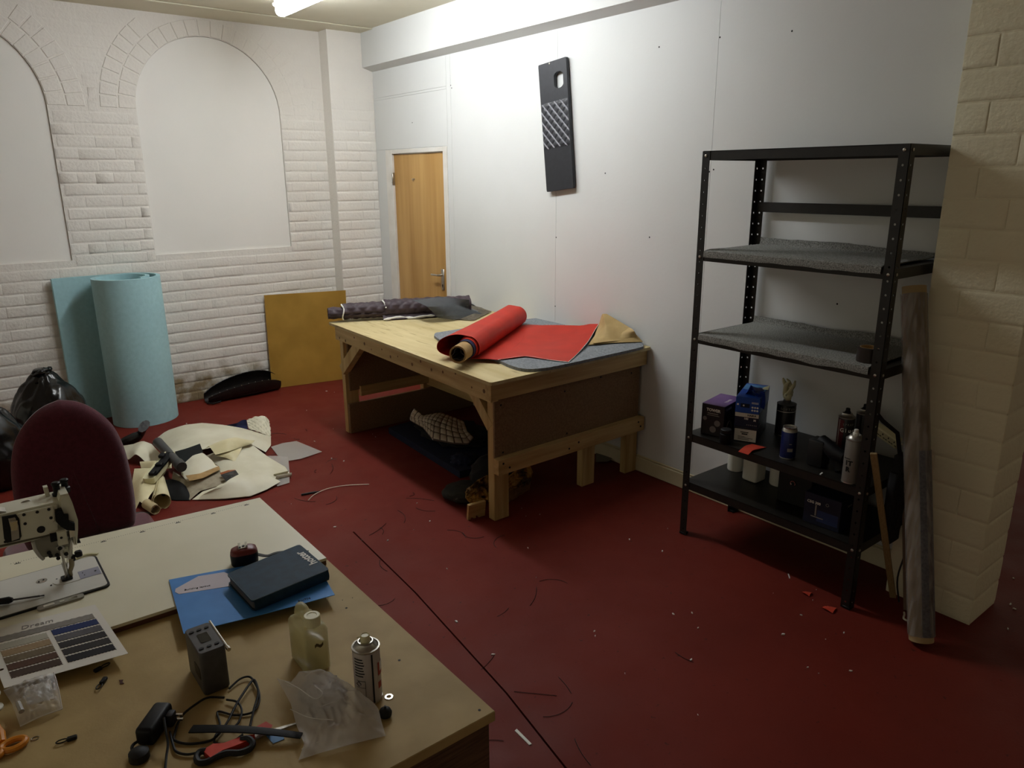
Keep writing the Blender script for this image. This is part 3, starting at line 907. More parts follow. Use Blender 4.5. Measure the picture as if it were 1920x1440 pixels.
cu_e = ([(-0.743, -1.863, 0.200), (-0.711, -1.915, 0.150), (-0.633, -1.919, 0.150), (-0.576, -1.936, 0.150), (-0.549, -2.038, 0.140), (-0.530, -2.130, 0.130)], [(-0.530, -2.130, 0.130), (-0.601, -2.269, 0.120), (-0.621, -2.373, 0.110)],
        [(-0.765, -1.857, 0.120), (-0.761, -2.006, 0.110), (-0.821, -2.212, 0.100), (-0.758, -2.347, 0.095), (-0.683, -2.402, 0.090), (-0.621, -2.373, 0.110)], [(-0.743, -1.863, 0.200), (-0.754, -1.835, 0.150), (-0.765, -1.857, 0.120)])
NU, NV = 61, 37
rw = coons(*cu_e, NU, NV, lambda u, v: .03*math.sin(math.pi*u)*math.sin(math.pi*v)+.010*min(abs(math.sin(u*13*math.pi)), abs(math.sin(v*6*math.pi)))**.4)
b = MB(); b.rows(rw, .006)
o = b.build('quilted_offcut', plaid(), sharp=180)
uvl = o.data.uv_layers.new(name='UVMap')
for p in o.data.polygons:
    for li in p.loop_indices:
        vi = o.data.loops[li].vertex_index % (NU*NV)
        uvl.data[li].uv = ((vi//NV)/(NU-1)*13/18, (vi % NV)/(NV-1)*6/18)
tag(o, 'beige and brown plaid quilted offcut crumpled under the workbench', 'fabric offcut')
e = MB(); e.tube([p+Vector((0, 0, .004)) for p in smooth_path(cu_e[3]+cu_e[2][1:3], 4)], .005, 6); e.build('pale_edge', M_TEXTW, o)
blob('fabric_heap', M_DNAVY, (-0.786, -2.514, 0.050), (.09, .08, .04), 9, 'small dark navy fabric bundle on the edge of the foam mat', 'fabric', crease=.4)
sheet('fabric_sheet', M_DGREY, ([(-0.767, -2.532, 0.030), (-0.656, -2.572, 0.060)], [(-0.656, -2.572, 0.060), (-0.745, -2.744, 0.050)], [(-0.824, -2.639, 0.020), (-0.745, -2.744, 0.050)], [(-0.767, -2.532, 0.030), (-0.824, -2.639, 0.020)]),
      'dark grey sheet scrap between the foam mat and the near bench leg', 'fabric')
M_BROWNBAG = mat('worn_brown_leather', '#c79a4c', .5, '#5a3f22', 9, bump=.4, bscale=40, contrast=(.46, .58))
lb = thing('leather_bag', (-.82, -2.97, 0), 'worn brown and black leather bag crumpled behind the near bench leg', 'bag')
blob('x', None, (-.80, -2.84, .085), (.165, .125, .100), 5, None, None, crease=.15, amp=.12, freq=2.2, build=False).build('bag_body', M_BLKF, lb, sharp=180)
def fold(e, hh, sd, m=M_BROWNBAG):
    b = MB(); R_ = coons(*e, 26, 22)
    R_ = [[p+Vector((-.5, -.8, .3))*(hh*(1.4*(.35-abs(noise.noise(Vector((i*.22, j*.20, sd)))))+.6*(.3-abs(noise.noise(Vector((i*.5, j*.42, sd+4))))))) for j, p in enumerate(r)] for i, r in enumerate(R_)]
    b.rows(R_, .004); return b.build('leather_fold', m, lb, sharp=60)
fold(([(-0.910, -3.020, 0.109), (-0.771, -2.980, 0.125), (-0.651, -2.950, 0.130)], [(-0.651, -2.950, 0.130), (-0.635, -2.970, 0.077), (-0.676, -3.000, 0.029)], [(-0.919, -3.050, 0.062), (-0.785, -3.020, 0.040), (-0.676, -3.000, 0.029)], [(-0.910, -3.020, 0.109), (-0.919, -3.040, 0.090), (-0.919, -3.050, 0.062)]), .050, 3)
fold(([(-0.934, -3.060, 0.085), (-0.793, -3.030, 0.058), (-0.676, -3.000, 0.042)], [(-0.676, -3.000, 0.042), (-0.708, -3.020, -0.033), (-0.759, -3.040, -0.076)], [(-0.936, -3.080, 0.015), (-0.847, -3.060, -0.024), (-0.759, -3.040, -0.076)], [(-0.934, -3.060, 0.085), (-0.936, -3.080, 0.015)]), .012, 8, mat('flat_brown_leather', '#8a6237', .55, '#6f4c28', 8))
fold(([(-1.132, -3.020, 0.117), (-1.041, -2.990, 0.143), (-0.959, -2.970, 0.146), (-0.894, -2.970, 0.119)], [(-0.894, -2.970, 0.119), (-0.932, -3.020, 0.077), (-0.956, -3.050, 0.016)], [(-1.137, -3.060, 0.066), (-1.052, -3.060, 0.048), (-0.956, -3.050, 0.016)], [(-1.132, -3.020, 0.117), (-1.156, -3.050, 0.098), (-1.137, -3.060, 0.066)]), .050, 12)
blob('cloth_bag', mat('dark_olive_cloth', '#26241c', .85, '#1b1a15', 20), (-1.04, -2.88, .040), (.12, .13, .040), 8, 'flat dark cloth bag on the floor left of the brown leather bag', 'bag', crease=.2, amp=.12, freq=2)
b = MB(); p = Vector((-1.135, -3.112, 0.000))
b.prism([(-.05, 0), (-.035, 0), (-.035, .012), (-.018, .012), (-.018, .002), (-.004, .002), (-.004, .016), (.014, .016), (.014, 0), (.03, .002), (.05, .002), (.05, .088), (-.05, .088)], -.009, .009, frame(p+Vector((0, 0, .0005)), (.98, -.1, 0), (0, -.15, 1)))
tag(b.build('wood_offcut', W_X, smooth=False), 'small notched plywood offcut on the floor in front of the leather bag', 'wood offcut')
sheet('paper_sheet', mat('grey_sheet', '#6f6a60', .7), ([(0.078, -2.760, 0.000), (0.102, -2.823, 0.005)], [(0.102, -2.823, 0.005), (0.093, -2.960, 0.004)], [(-0.125, -2.966, 0.003), (-0.074, -3.022, 0.004), (0.093, -2.960, 0.004)], [(0.074, -2.764, 0.002), (-0.125, -2.966, 0.003)]),
      'grey paper sheet on the floor between the two right bench legs', 'paper', lambda u, v: .006+.006*math.sin(math.pi*u))

# ================================================================== along the brick wall
# foam: one sheet standing on edge, its right end rolled into a scroll
fo = MB()
A0 = Vector((-2.475, -.045, 0)); 
cx, cy, rf = -2.075, -.235, .222
path = [Vector((-2.50, -.040, 0)), Vector((-2.38, -.022, 0)), Vector((-2.20, -.018, 0)), Vector((-2.06, -.020, 0))]
for k in range(0, 34):
    a = R(78-k*15.0)
    r = rf*(1-.0 if k < 18 else 1-.012*(k-18))
    r = rf-(.0 if k < 14 else .0042*(k-14))
    path.append(Vector((cx+r*1.02*math.cos(a), cy+r*math.sin(a), 0)))
path = [p for p in path]
sp = smooth_path(path, 3)
TH = .026
def off2(ps, d):
    o = []
    for i, p in enumerate(ps):
        t = (ps[min(i+1, len(ps)-1)]-ps[max(i-1, 0)]).normalized()
        o.append(p+Vector((t.y, -t.x, 0))*d)
    return o
inn = off2(sp, TH)
FH = 1.045
n = len(sp)
vs = []
for k, z in ((0, 0.0015), (1, FH)):
    lean = Vector((0, 0, 0))
    vs += [Vector((p.x, p.y, z)) for p in sp]+[Vector((p.x, p.y, z)) for p in inn]
fs = []
for i in range(n-1):
    fs += [(i, i+1, 2*n+i+1, 2*n+i), (n+i, 3*n+i, 3*n+i+1, n+i+1), (i, n+i, n+i+1, i+1), (2*n+i, 2*n+i+1, 3*n+i+1, 3*n+i)]
fs += [(0, 2*n, 3*n, n), (n-1, 2*n-1, 4*n-1, 3*n-1)]
fo.add(vs, fs)
tag(fo.build('foam_roll', M_FOAM, sharp=50), 'pale blue green foam sheet standing half rolled against the brick wall', 'foam roll')

hb = MB()
hq_ = [Vector((-1.051, -.058, .002)), Vector((-.398, -.172, .002)), Vector((-.372, -.156, .775)), Vector((-1.036, -.040, .785))]
hb.rows([[hq_[0], hq_[3]], [hq_[1], hq_[2]]], .006)
tag(hb.build('hardboard_sheet', M_MDFY, smooth=False), 'ochre hardboard sheet leaning on the brick wall beside the pilaster', 'board')

# open studded leather case lying at the foot of the wall
lc = thing('leather_case', (-1.34, -.225, 0), 'long black studded leather case lying open below the ochre board', 'case')
rws, inn_ = [], []
N = 22
ca = (Vector((-1.042, -0.186, 0.000))-Vector((-1.627, -0.240, 0.000))).normalized(); cs = Vector((-ca.y, ca.x, 0))
c0 = Vector((-1.607, -0.147, 0.000))
CL = .60
def case_r(t):
    e = math.sin(math.pi*min(max(t, .015), .985))**.35
    return (.030+.055*e)*(.85+.3*t), (.028+.055*e)*(.9+.45*t)
for i in range(N):
    t = i/(N-1); w, h = case_r(t); r1 = []
    for k in range(17):
        a = R(205+ (335-205+360-90-0)*0) if False else R(150-300*k/16*1.0)
        a = R(168+250*k/16)
        r1.append(c0+ca*(t*CL)+cs*(w*math.cos(a))+upv*(.004+h+h*math.sin(a)*.98))
    rws.append(r1)
b = MB(); b.rows(rws, .004); b.build('body', M_SOLE, lc)
b = MB()
for i in range(1, N-1, 2):
    for k in (0, 16):
        p = rws[i][k]; b.lathe([(.004, -.002), (.0035, .002), (.001, .0035)], Matrix.Translation(p+Vector((0, 0, .002))), 6)
o = b.build('rivets', M_BOLT, lc); o['kind'] = 'stuff'
b = MB(); b.rows([[c0+ca*(t*CL)+cs*(case_r(t)[0]*.72*s_)+upv*(.03+.012*noise.noise(Vector((t*9, s_, 3)))) for s_ in (-1, -.5, 0, .5, 1)] for t in [.06+.88*i/20 for i in range(21)]], .003)
b.build('lining', mat('brown_lining', '#3a2c24', .7, '#2a201a', 20), lc)
b = MB(); b.tube([c0+ca*.08+cs*-.085+upv*.02, c0+ca*.02+cs*-.075+upv*.012, c0+ca*-.005+cs*-.03+upv*.014], .007, 6); b.build('strap', M_SOLE, lc)

# bin bags
def bin_bag(c, rad, seed, label):
    bb = bmesh.new(); bmesh.ops.create_icosphere(bb, subdivisions=5, radius=1)
    c3 = Vector((c[0], c[1], rad[2]*.80))
    for v in bb.verts:
        d = v.co.normalized()
        th = math.atan2(d.y, d.x)
        k = 1+.10*noise.noise(d*1.3+Vector((seed, 0, 0)))+.05*noise.noise(d*2.8+Vector((0, seed, 0)))
        k += .030*max(d.z, 0)*math.sin(th*9+3*noise.noise(d*2+Vector((seed, 2, 0))))                 # folds gathering to the knot
        k -= .035*max(0, .16-abs(noise.noise(d*2.4+Vector((0, 0, seed)))))/.16
        t = max(d.z, 0)
        rz = rad[2]*(1.0+.12*t**6)
        q = 1-.25*t**3
        p = c3+Vector((d.x*rad[0]*k*q, d.y*rad[1]*k*q, d.z*rz*k))
        p.z = max(p.z, .002)
        v.co = p
    o = tag(MB().bm(bb).build('bin_bag', M_BAGB, sharp=180), label, 'bin bag')
    t = MB(); top = Vector((c[0], c[1], rad[2]*1.86))
    t.lathe([(.075, -.05), (.040, -.022), (.026, -.004), (.030, .006), (.046, .020), (.040, .026)], Matrix.Translation(top), 14)
    t.tube([top+Vector((.055*math.cos(a)*(.7+.3*math.sin(2*a)), .040*math.sin(a), .012*math.sin(a*3)+.004)) for a in [R(24*k) for k in range(16)]], [.013+.005*math.sin(k*1.9) for k in range(16)], 6)
    t.build('knot', M_BAGB, o, sharp=180)
    return o
bin_bag((-2.70, -.66), (.215, .20, .290), 4, 'full black bin bag tied in a knot against the brick wall')
bin_bag((-3.05, -1.05), (.20, .20, .27), 12, 'black bin bag at the left edge of the photo beside the tied one')

# ================================================================== pile of vinyl offcuts on the floor
G = 'cream vinyl offcuts heaped on the floor'
H = lambda a, k=1: (lambda u, v: a*math.sin(math.pi*min(u*k, 1))*math.sin(math.pi*v))
def ripple(a, f, g=0):
    return lambda u, v: (a+a*.35*math.sin(f*u+g*v)+a*1.1*(.28-abs(noise.noise(Vector((u*2.6+f, v*2.2+g, f))))))*math.sin(math.pi*v)**.7*math.sin(math.pi*u)**.7
# dark base and other pieces first
# rolled cone and little roll
def curl(p, q, r0, r1, turns, m, label, ph=0):
    p, q = Vector(p), Vector(q); a = (q-p).normalized(); s_ = Vector((a.y, -a.x, 0)).normalized(); u_ = s_.cross(a)
    rws = []
    for k in range(33):
        an = ph+2*math.pi*turns*k/32; sh = 1-.22*k/32
        rws.append([p+(q-p)*(j/5)+s_*(math.cos(an)*(r0+(r1-r0)*j/5)*sh)+u_*(math.sin(an)*(r0+(r1-r0)*j/5)*sh) for j in range(6)])
    b = MB(); b.rows(rws, .0022)
    return tag(b.build('vinyl_offcut', m), label, 'fabric offcut')
sheet('vinyl_offcut', M_BLKV, ([(-2.334, -1.649, 0.030), (-2.263, -1.698, 0.050), (-2.213, -1.777, 0.040)], [(-2.213, -1.777, 0.040), (-2.221, -1.902, 0.020), (-2.234, -1.964, 0.004)], [(-2.357, -1.828, 0.004), (-2.296, -1.914, 0.004), (-2.234, -1.964, 0.004)], [(-2.334, -1.649, 0.030), (-2.357, -1.828, 0.004)]),
      'glossy black vinyl offcut at the front of the heap below the cream pieces', 'fabric offcut', ripple(.012, 9))
sheet('vinyl_offcut', M_CREAMV, ([(-2.168, -0.855, 0.015), (-2.061, -0.793, 0.050), (-1.947, -0.803, 0.070), (-1.837, -0.853, 0.075), (-1.728, -0.963, 0.065), (-1.637, -1.068, 0.050), (-1.522, -1.277, 0.020)],
      [(-1.522, -1.277, 0.020), (-1.576, -1.418, 0.012), (-1.648, -1.516, 0.010)], [(-2.170, -1.317, 0.070), (-2.108, -1.411, 0.090), (-2.004, -1.493, 0.110), (-1.850, -1.462, 0.100), (-1.726, -1.433, 0.070), (-1.648, -1.516, 0.010)], [(-2.168, -0.855, 0.015), (-2.147, -1.047, 0.050), (-2.170, -1.317, 0.070)]),
      'biggest cream vinyl sheet domed over the back of the heap', 'fabric offcut', ripple(.02, 8), 26, 18)
sheet('vinyl_offcut', M_CREAMV, ([(-2.005, -1.476, 0.060), (-1.880, -1.501, 0.090), (-1.728, -1.492, 0.080)], [(-1.728, -1.492, 0.080), (-1.702, -1.689, 0.050), (-1.665, -1.891, 0.030), (-1.669, -1.961, 0.012)],
      [(-2.226, -1.967, 0.006), (-2.087, -2.070, 0.006), (-1.960, -2.128, 0.006), (-1.873, -2.096, 0.006), (-1.669, -1.961, 0.012)], [(-2.005, -1.476, 0.060), (-2.002, -1.671, 0.050), (-2.015, -1.904, 0.045), (-2.092, -1.961, 0.040), (-2.162, -1.950, 0.030), (-2.226, -1.967, 0.006)]),
      'wide cream vinyl sheet spread over the front right of the heap', 'fabric offcut', ripple(.018, 6, 3), 26, 20)
sheet('vinyl_offcut', M_CREAMV, ([(-2.082, -2.028, 0.060), (-2.017, -1.988, 0.080), (-1.935, -1.950, 0.085), (-1.869, -1.905, 0.070)], [(-1.869, -1.905, 0.070), (-1.812, -1.983, 0.050), (-1.763, -2.062, 0.020)],
      [(-2.199, -1.991, 0.010), (-2.088, -2.077, 0.012), (-1.962, -2.134, 0.012), (-1.861, -2.105, 0.012), (-1.763, -2.062, 0.020)], [(-2.082, -2.028, 0.060), (-2.135, -2.012, 0.050), (-2.173, -1.988, 0.030), (-2.199, -1.991, 0.010)]),
      'smudged cream vinyl flap doubled back along the front edge of the heap', 'fabric offcut', ripple(.012, 5, 4), 24, 14)
curl((-1.676, -1.980, 0.020), (-1.772, -1.999, 0.035), .022, .014, .8, M_CREAMV, 'little curled cream corner at the right tip of the heap', 2.6)
sheet('vinyl_offcut', M_CREAMY, ([(-2.016, -1.517, 0.120), (-1.922, -1.491, 0.125), (-1.815, -1.461, 0.120), (-1.704, -1.506, 0.100)], [(-1.704, -1.506, 0.100), (-1.741, -1.551, 0.100), (-1.790, -1.560, 0.100)], [(-1.987, -1.634, 0.110), (-1.909, -1.651, 0.120), (-1.790, -1.560, 0.100)], [(-2.016, -1.517, 0.120), (-1.984, -1.507, 0.130), (-1.987, -1.634, 0.110)]),
      'cream vinyl strip folded over on top of the heap', 'fabric offcut', H(.03), 18, 12)
sheet('vinyl_offcut', M_CREAMY, ([(-1.983, -1.627, 0.100), (-1.902, -1.623, 0.110), (-1.802, -1.563, 0.100)], [(-1.802, -1.563, 0.100), (-1.858, -1.661, 0.090), (-1.908, -1.729, 0.075)], [(-1.941, -1.661, 0.090), (-1.920, -1.691, 0.080), (-1.908, -1.729, 0.075)], [(-1.983, -1.627, 0.100), (-1.941, -1.661, 0.090)]),
      'small cream vinyl tongue hanging below the folded strip', 'fabric offcut', H(.012), 12, 10)
sheet('vinyl_offcut', M_GREIGE, ([(-2.221, -1.589, 0.050), (-2.196, -1.772, 0.050), (-2.112, -1.790, 0.060), (-2.013, -1.762, 0.065)], [(-2.013, -1.762, 0.065), (-2.016, -1.863, 0.055), (-2.023, -1.956, 0.045)],
      [(-2.238, -1.966, 0.006), (-2.169, -1.921, 0.025), (-2.101, -1.940, 0.035), (-2.023, -1.956, 0.045)], [(-2.221, -1.589, 0.050), (-2.257, -1.692, 0.040), (-2.231, -1.833, 0.015), (-2.238, -1.966, 0.006)]),
      'greige fabric-backed strip showing its underside across the front of the heap', 'fabric offcut', ripple(.014, 5, 2), 20, 14)
sheet('vinyl_offcut', M_CREAMV, ([(-2.181, -1.652, 0.100), (-2.104, -1.600, 0.125), (-2.050, -1.604, 0.130), (-2.023, -1.759, 0.100)], [(-2.023, -1.759, 0.100), (-2.008, -1.761, 0.080), (-2.014, -1.798, 0.070)], [(-2.204, -1.825, 0.060), (-2.125, -1.835, 0.065), (-2.014, -1.798, 0.070)], [(-2.181, -1.652, 0.100), (-2.212, -1.735, 0.075), (-2.204, -1.825, 0.060)]),
      'cream vinyl lump bulging in the middle of the heap beside the grey tube', 'fabric offcut', H(.03), 18, 14)
sheet('vinyl_offcut', M_CARD, ([(-2.203, -1.793, 0.085), (-2.134, -1.825, 0.090), (-2.015, -1.777, 0.090)], [(-2.015, -1.777, 0.090), (-2.016, -1.807, 0.080)], [(-2.198, -1.850, 0.070), (-2.133, -1.869, 0.075), (-2.016, -1.807, 0.080)], [(-2.203, -1.793, 0.085), (-2.198, -1.850, 0.070)]),
      'narrow tan backing strip along the lower edge of the cream lump', 'fabric offcut', None, 14, 5)
sheet('vinyl_offcut', M_CREAMV, ([(-2.354, -0.860, 0.030), (-2.302, -0.963, 0.055), (-2.256, -1.029, 0.085), (-2.220, -1.104, 0.080), (-2.207, -1.312, 0.060)], [(-2.207, -1.312, 0.060), (-2.214, -1.308, 0.050), (-2.231, -1.324, 0.045)],
      [(-2.372, -1.127, 0.020), (-2.337, -1.192, 0.045), (-2.301, -1.252, 0.030), (-2.231, -1.324, 0.045)], [(-2.354, -0.860, 0.030), (-2.368, -1.022, 0.030), (-2.372, -1.127, 0.020)]),
      'cream vinyl sheet with a wavy lower edge beside the chair back', 'fabric offcut', lambda u, v: .02*math.sin(5.5*u)*math.sin(math.pi*u)*(.3+v), 22, 14)
sheet('vinyl_offcut', M_CREAMY, ([(-2.331, -1.255, 0.035), (-2.269, -1.365, 0.060), (-2.187, -1.421, 0.050)], [(-2.187, -1.421, 0.050), (-2.209, -1.503, 0.040)], [(-2.343, -1.342, 0.020), (-2.283, -1.480, 0.045), (-2.209, -1.503, 0.040)], [(-2.331, -1.255, 0.035), (-2.343, -1.342, 0.020)]),
      'cream vinyl band tucked under the yellowed vacuum nozzle', 'fabric offcut', H(.012), 14, 8)
sheet('vinyl_offcut', M_CREAMY, ([(-2.380, -1.343, 0.030), (-2.313, -1.450, 0.050), (-2.245, -1.532, 0.045)], [(-2.245, -1.532, 0.045), (-2.325, -1.716, 0.050), (-2.412, -1.850, 0.040), (-2.456, -1.944, 0.030)], [(-2.498, -1.906, 0.004), (-2.466, -1.867, 0.030), (-2.456, -1.944, 0.030)], [(-2.380, -1.343, 0.030), (-2.446, -1.578, 0.020), (-2.498, -1.906, 0.004)]),
      'yellowed cream vinyl sheet curling towards the machine table', 'fabric offcut', H(.03), 16, 20)
curl((-2.380, -1.978, 0.045), (-2.301, -1.641, 0.045), .050, .018, 1.15, M_CREAMY, 'cone-shaped curl of cream vinyl in front of the heap', 2.2)
curl((-2.423, -2.026, 0.026), (-2.443, -1.918, 0.026), .026, .026, 1.3, mat('tan_roll', '#bfae86', .7), 'small tan vinyl roll closest to the machine table', 1.0)
sheet('vinyl_offcut', M_BLKV, ([(-2.166, -1.398, 0.100), (-2.094, -1.425, 0.115), (-2.012, -1.418, 0.125)], [(-2.012, -1.418, 0.125), (-2.038, -1.569, 0.120)], [(-2.174, -1.626, 0.100), (-2.119, -1.627, 0.110), (-2.038, -1.569, 0.120)], [(-2.166, -1.398, 0.100), (-2.174, -1.626, 0.100)]),
      'square black vinyl offcut lying on the cream sheets by the grey tube', 'fabric offcut', None, 10, 8)
sheet('fabric_scrap', M_BAGB, ([(-2.043, -1.901, 0.078), (-2.002, -1.906, 0.085), (-1.956, -1.893, 0.082)], [(-1.956, -1.893, 0.082), (-1.958, -1.952, 0.072), (-1.963, -2.009, 0.066)], [(-2.037, -2.014, 0.062), (-2.008, -2.027, 0.068), (-1.963, -2.009, 0.066)], [(-2.043, -1.901, 0.078), (-2.041, -1.958, 0.070), (-2.037, -2.014, 0.062)]),
      'small shiny black sheet standing in for the dark hollow of the cream sheets', 'fabric offcut', lambda u, v: .012*(.5-abs(noise.noise(Vector((u*4, v*5, 2)))))*math.sin(math.pi*u)*math.sin(math.pi*v)+.004, 18, 16)  # black sheet laid in to stand for the shade of the hollow
sheet('fabric_scrap', mat('rust_fabric', '#9a5a34', .8), ([(-2.037, -1.862, 0.080), (-1.989, -1.865, 0.085), (-1.955, -1.883, 0.085)], [(-1.955, -1.883, 0.085), (-1.966, -1.909, 0.070)], [(-2.033, -1.895, 0.070), (-1.993, -1.893, 0.075), (-1.966, -1.909, 0.070)], [(-2.037, -1.862, 0.080), (-2.033, -1.895, 0.070)]),
      'rust brown fabric edge curling over the dark hollow', 'fabric offcut', H(.008), 10, 6)
sheet('fabric_scrap', M_NAVY, ([(-1.701, -0.928, 0.050), (-1.655, -1.021, 0.080), (-1.621, -1.036, 0.100), (-1.601, -1.052, 0.100)], [(-1.601, -1.052, 0.100), (-1.601, -1.062, 0.060), (-1.610, -1.088, 0.030)], [(-1.694, -0.902, 0.030), (-1.668, -1.048, 0.040), (-1.610, -1.088, 0.030)], [(-1.701, -0.928, 0.050), (-1.694, -0.902, 0.030)]),
      'royal blue fabric scrap behind the biggest cream sheet', 'fabric offcut', None, 12, 8)
qw = coons([(-1.562, -0.936, 0.050), (-1.512, -0.986, 0.080), (-1.458, -1.015, 0.080), (-1.454, -1.071, 0.070)], [(-1.454, -1.071, 0.070), (-1.477, -1.153, 0.030), (-1.524, -1.281, 0.010)], [(-1.599, -1.068, 0.030), (-1.559, -1.149, 0.020), (-1.524, -1.281, 0.010)], [(-1.562, -0.936, 0.050), (-1.599, -1.068, 0.030)], 41, 31,
           lambda u, v: .008*quilt(u*.3, v*.25, .07)**.5)
b = MB(); b.rows(qw, .006)
tag(b.build('quilted_offcut', M_CREAMV, sharp=180), 'white quilted offcut standing up at the back right of the heap', 'fabric offcut')
sheet('polythene_sheet', M_POLY2, ([(-1.581, -1.431, 0.006), (-1.500, -1.427, 0.012), (-1.406, -1.430, 0.006)], [(-1.406, -1.430, 0.006), (-1.385, -1.591, 0.010), (-1.355, -1.721, 0.004)], [(-1.621, -1.732, 0.004), (-1.515, -1.768, 0.010), (-1.355, -1.721, 0.004)], [(-1.581, -1.431, 0.006), (-1.621, -1.732, 0.004)]),
      'flat milky polythene sheet on the red floor right of the heap', 'plastic sheet', ripple(.006, 9), thick=.0008)
sheet('polythene_sheet', M_POLY2, ([(-1.684, -1.637, 0.030), (-1.637, -1.692, 0.035), (-1.578, -1.714, 0.020)], [(-1.578, -1.714, 0.020), (-1.659, -1.937, 0.012), (-1.717, -2.078, 0.006)], [(-1.764, -1.845, 0.010), (-1.792, -2.085, 0.006), (-1.717, -2.078, 0.006)], [(-1.684, -1.637, 0.030), (-1.764, -1.845, 0.010)]),
      'folded clear polythene sheet half under the cream vinyl', 'plastic sheet', ripple(.008, 14, 9), thick=.0008)
sheet('fabric_scrap', M_DGREY, ([(-2.538, -1.924, 0.004), (-2.490, -1.968, 0.012), (-2.445, -1.983, 0.004)], [(-2.445, -1.983, 0.004), (-2.475, -2.080, 0.004)], [(-2.588, -2.105, 0.004), (-2.522, -2.110, 0.006), (-2.475, -2.080, 0.004)], [(-2.538, -1.924, 0.004), (-2.588, -2.105, 0.004)]),
      'dark grey fabric scrap on the floor between the chair and the machine table', 'fabric offcut')
# vacuum tube and head lying on top
vt = thing('vacuum_tube', (-2.195, -1.431, 0.100), 'dark grey plastic vacuum tube lying on the vinyl heap', 'tube')
b = MB(); ta, tb_ = Vector((-2.202, -1.191, 0.115)), Vector((-2.214, -1.779, 0.135))
d = (tb_-ta)
b.tube([ta, ta+d*.1, ta+d*.86], [.030, .029, .025], 16); b.build('pipe', M_DGREY, vt)
b = MB(); b.tube([ta+d*.84, ta+d*.86, ta+d*.98, ta+d], [.026, .031, .031, .028], 16); b.tube([ta+d, ta+d*1.002], [.020, .020], 12); b.build('collar', mat('charcoal_collar', '#343333', .5), vt)
vh = thing('floor_nozzle', (-2.300, -1.640, 0.100), 'yellowed cream vacuum floor nozzle with black insert on the vinyl heap', 'vacuum nozzle')
ha, hb_ = Vector((-2.198, -1.501, 0.125)), Vector((-2.384, -1.734, 0.075))
d = (hb_-ha).normalized(); s_ = Vector((-d.y, d.x, 0)).normalized()
M = frame(ha, d, s_)
LH = (hb_-ha).length
b = MB(); b.prism(rrect(0, LH, -.036, .030, .018, 4), -.012, .022, M); b.build('shell', M_CREAMP, vh)
b = MB(); b.prism(rrect(.03, LH-.03, -.012, .034, .012, 4), .022, .034, M); b.box(.06, .10, -.03, .0, .03, .05, .004, M); b.box(.16, .19, -.01, .03, .03, .046, .004, M); b.box(.25, .29, .0, .03, .03, .05, .004, M); b.build('black_insert', M_BLACKP, vh)
# leather piece like a boot shaft
b = MB()
sh = [(-2.323, -0.759, 0.020), (-2.269, -0.798, 0.045), (-2.227, -0.792, 0.060), (-2.210, -0.829, 0.100), (-2.210, -0.881, 0.140)]
b.tube(smooth_path(sh, 4), [.046+.012*math.sin(k*.4) for k in range(17)], 12, flat=.6)
tag(b.build('leather_scrap', M_SOLE), 'stiff black leather scrap standing up beside the foam roll', 'leather scrap')

# pen and floor litter
pn = thing('pen', (-1.676, -2.276, 0.000), 'black pen lying alone on the red floor', 'pen')
b = MB(); b.tube([(-1.732, -2.283, 0.007), (-1.655, -2.300, 0.007)], .006, 8); b.build('barrel', M_BLACKP, pn)
b = MB(); b.tube([(-1.658, -2.299, 0.007), (-1.631, -2.304, 0.007)], [.005, .0015], 8); b.build('tip', M_BLACKP, pn)
b = MB(); b.tube(smooth_path([(-1.730, -2.371, 0.004), (-1.672, -2.324, 0.006), (-1.581, -2.300, 0.008), (-1.477, -2.321, 0.006), (-1.367, -2.384, 0.004)], 6), .0022, 6)
tag(b.build('wire', M_CREAMV), 'thin curved white wire on the floor beside the pen', 'wire')
def chip(b, p, s, r_):
    a = r_.uniform(0, 6.28); k = r_.uniform(.4, .9)
    c, s2 = math.cos(a), math.sin(a)
    q = [(-s, -s*k*.5), (s*.6, -s*k*.6), (s, s*k*.2), (-s*.2, s*k*.5)]
    b.prism([(p[0]+x*c-y*s2, p[1]+x*s2+y*c) for x, y in q], .0005, .003+s*.25)
lit = MB(); rl = random.Random(21)
for p in ((-1.134, -3.538, 0.000), (-1.029, -4.330, 0.000), (-1.207, -4.563, 0.000), (-1.284, -2.774, -0.000), (-1.347, -3.004, 0.000), (-1.542, -3.459, 0.000), (-1.739, -3.827, 0.000), (-1.618, -3.053, 0.000), (-0.697, -3.781, 0.000), (-0.964, -4.372, 0.000), (-0.916, -4.850, 0.000), (-0.816, -4.957, 0.000), (-0.616, -4.823, 0.000), (-0.635, -4.655, 0.000), (-0.807, -4.683, 0.000), (-0.662, -3.959, 0.000), (-1.027, -4.453, 0.000), (-1.754, -4.084, 0.000), (-1.750, -4.088, 0.000), (-1.358, -4.215, 0.000), (-1.377, -4.239, 0.000), (0.101, -5.148, 0.000), (0.078, -5.170, 0.000), (-0.098, -5.207, 0.000), (0.340, -5.078, 0.000), (-0.730, -0.422, 0.000), (-0.693, -0.493, 0.000), (-1.309, -1.501, 0.000), (-1.356, -1.864, 0.000), (-1.756, -2.759, 0.000), (-1.316, -1.955, 0.000), (-0.891, -2.739, -0.000), (-1.072, -0.816, 0.000), (-1.874, -0.567, 0.000)):
    chip(lit, p, rl.uniform(.004, .008), rl)
for k in range(26):
    chip(lit, (rl.uniform(-2.3, -.4), rl.uniform(-5.0, -1.2)), rl.uniform(.0015, .003), rl)
o = lit.build('floor_crumbs', M_TEXTW, smooth=False); tag(o, 'scattered white crumbs and paint flakes on the red floor', 'litter', kind='stuff')
th = MB()
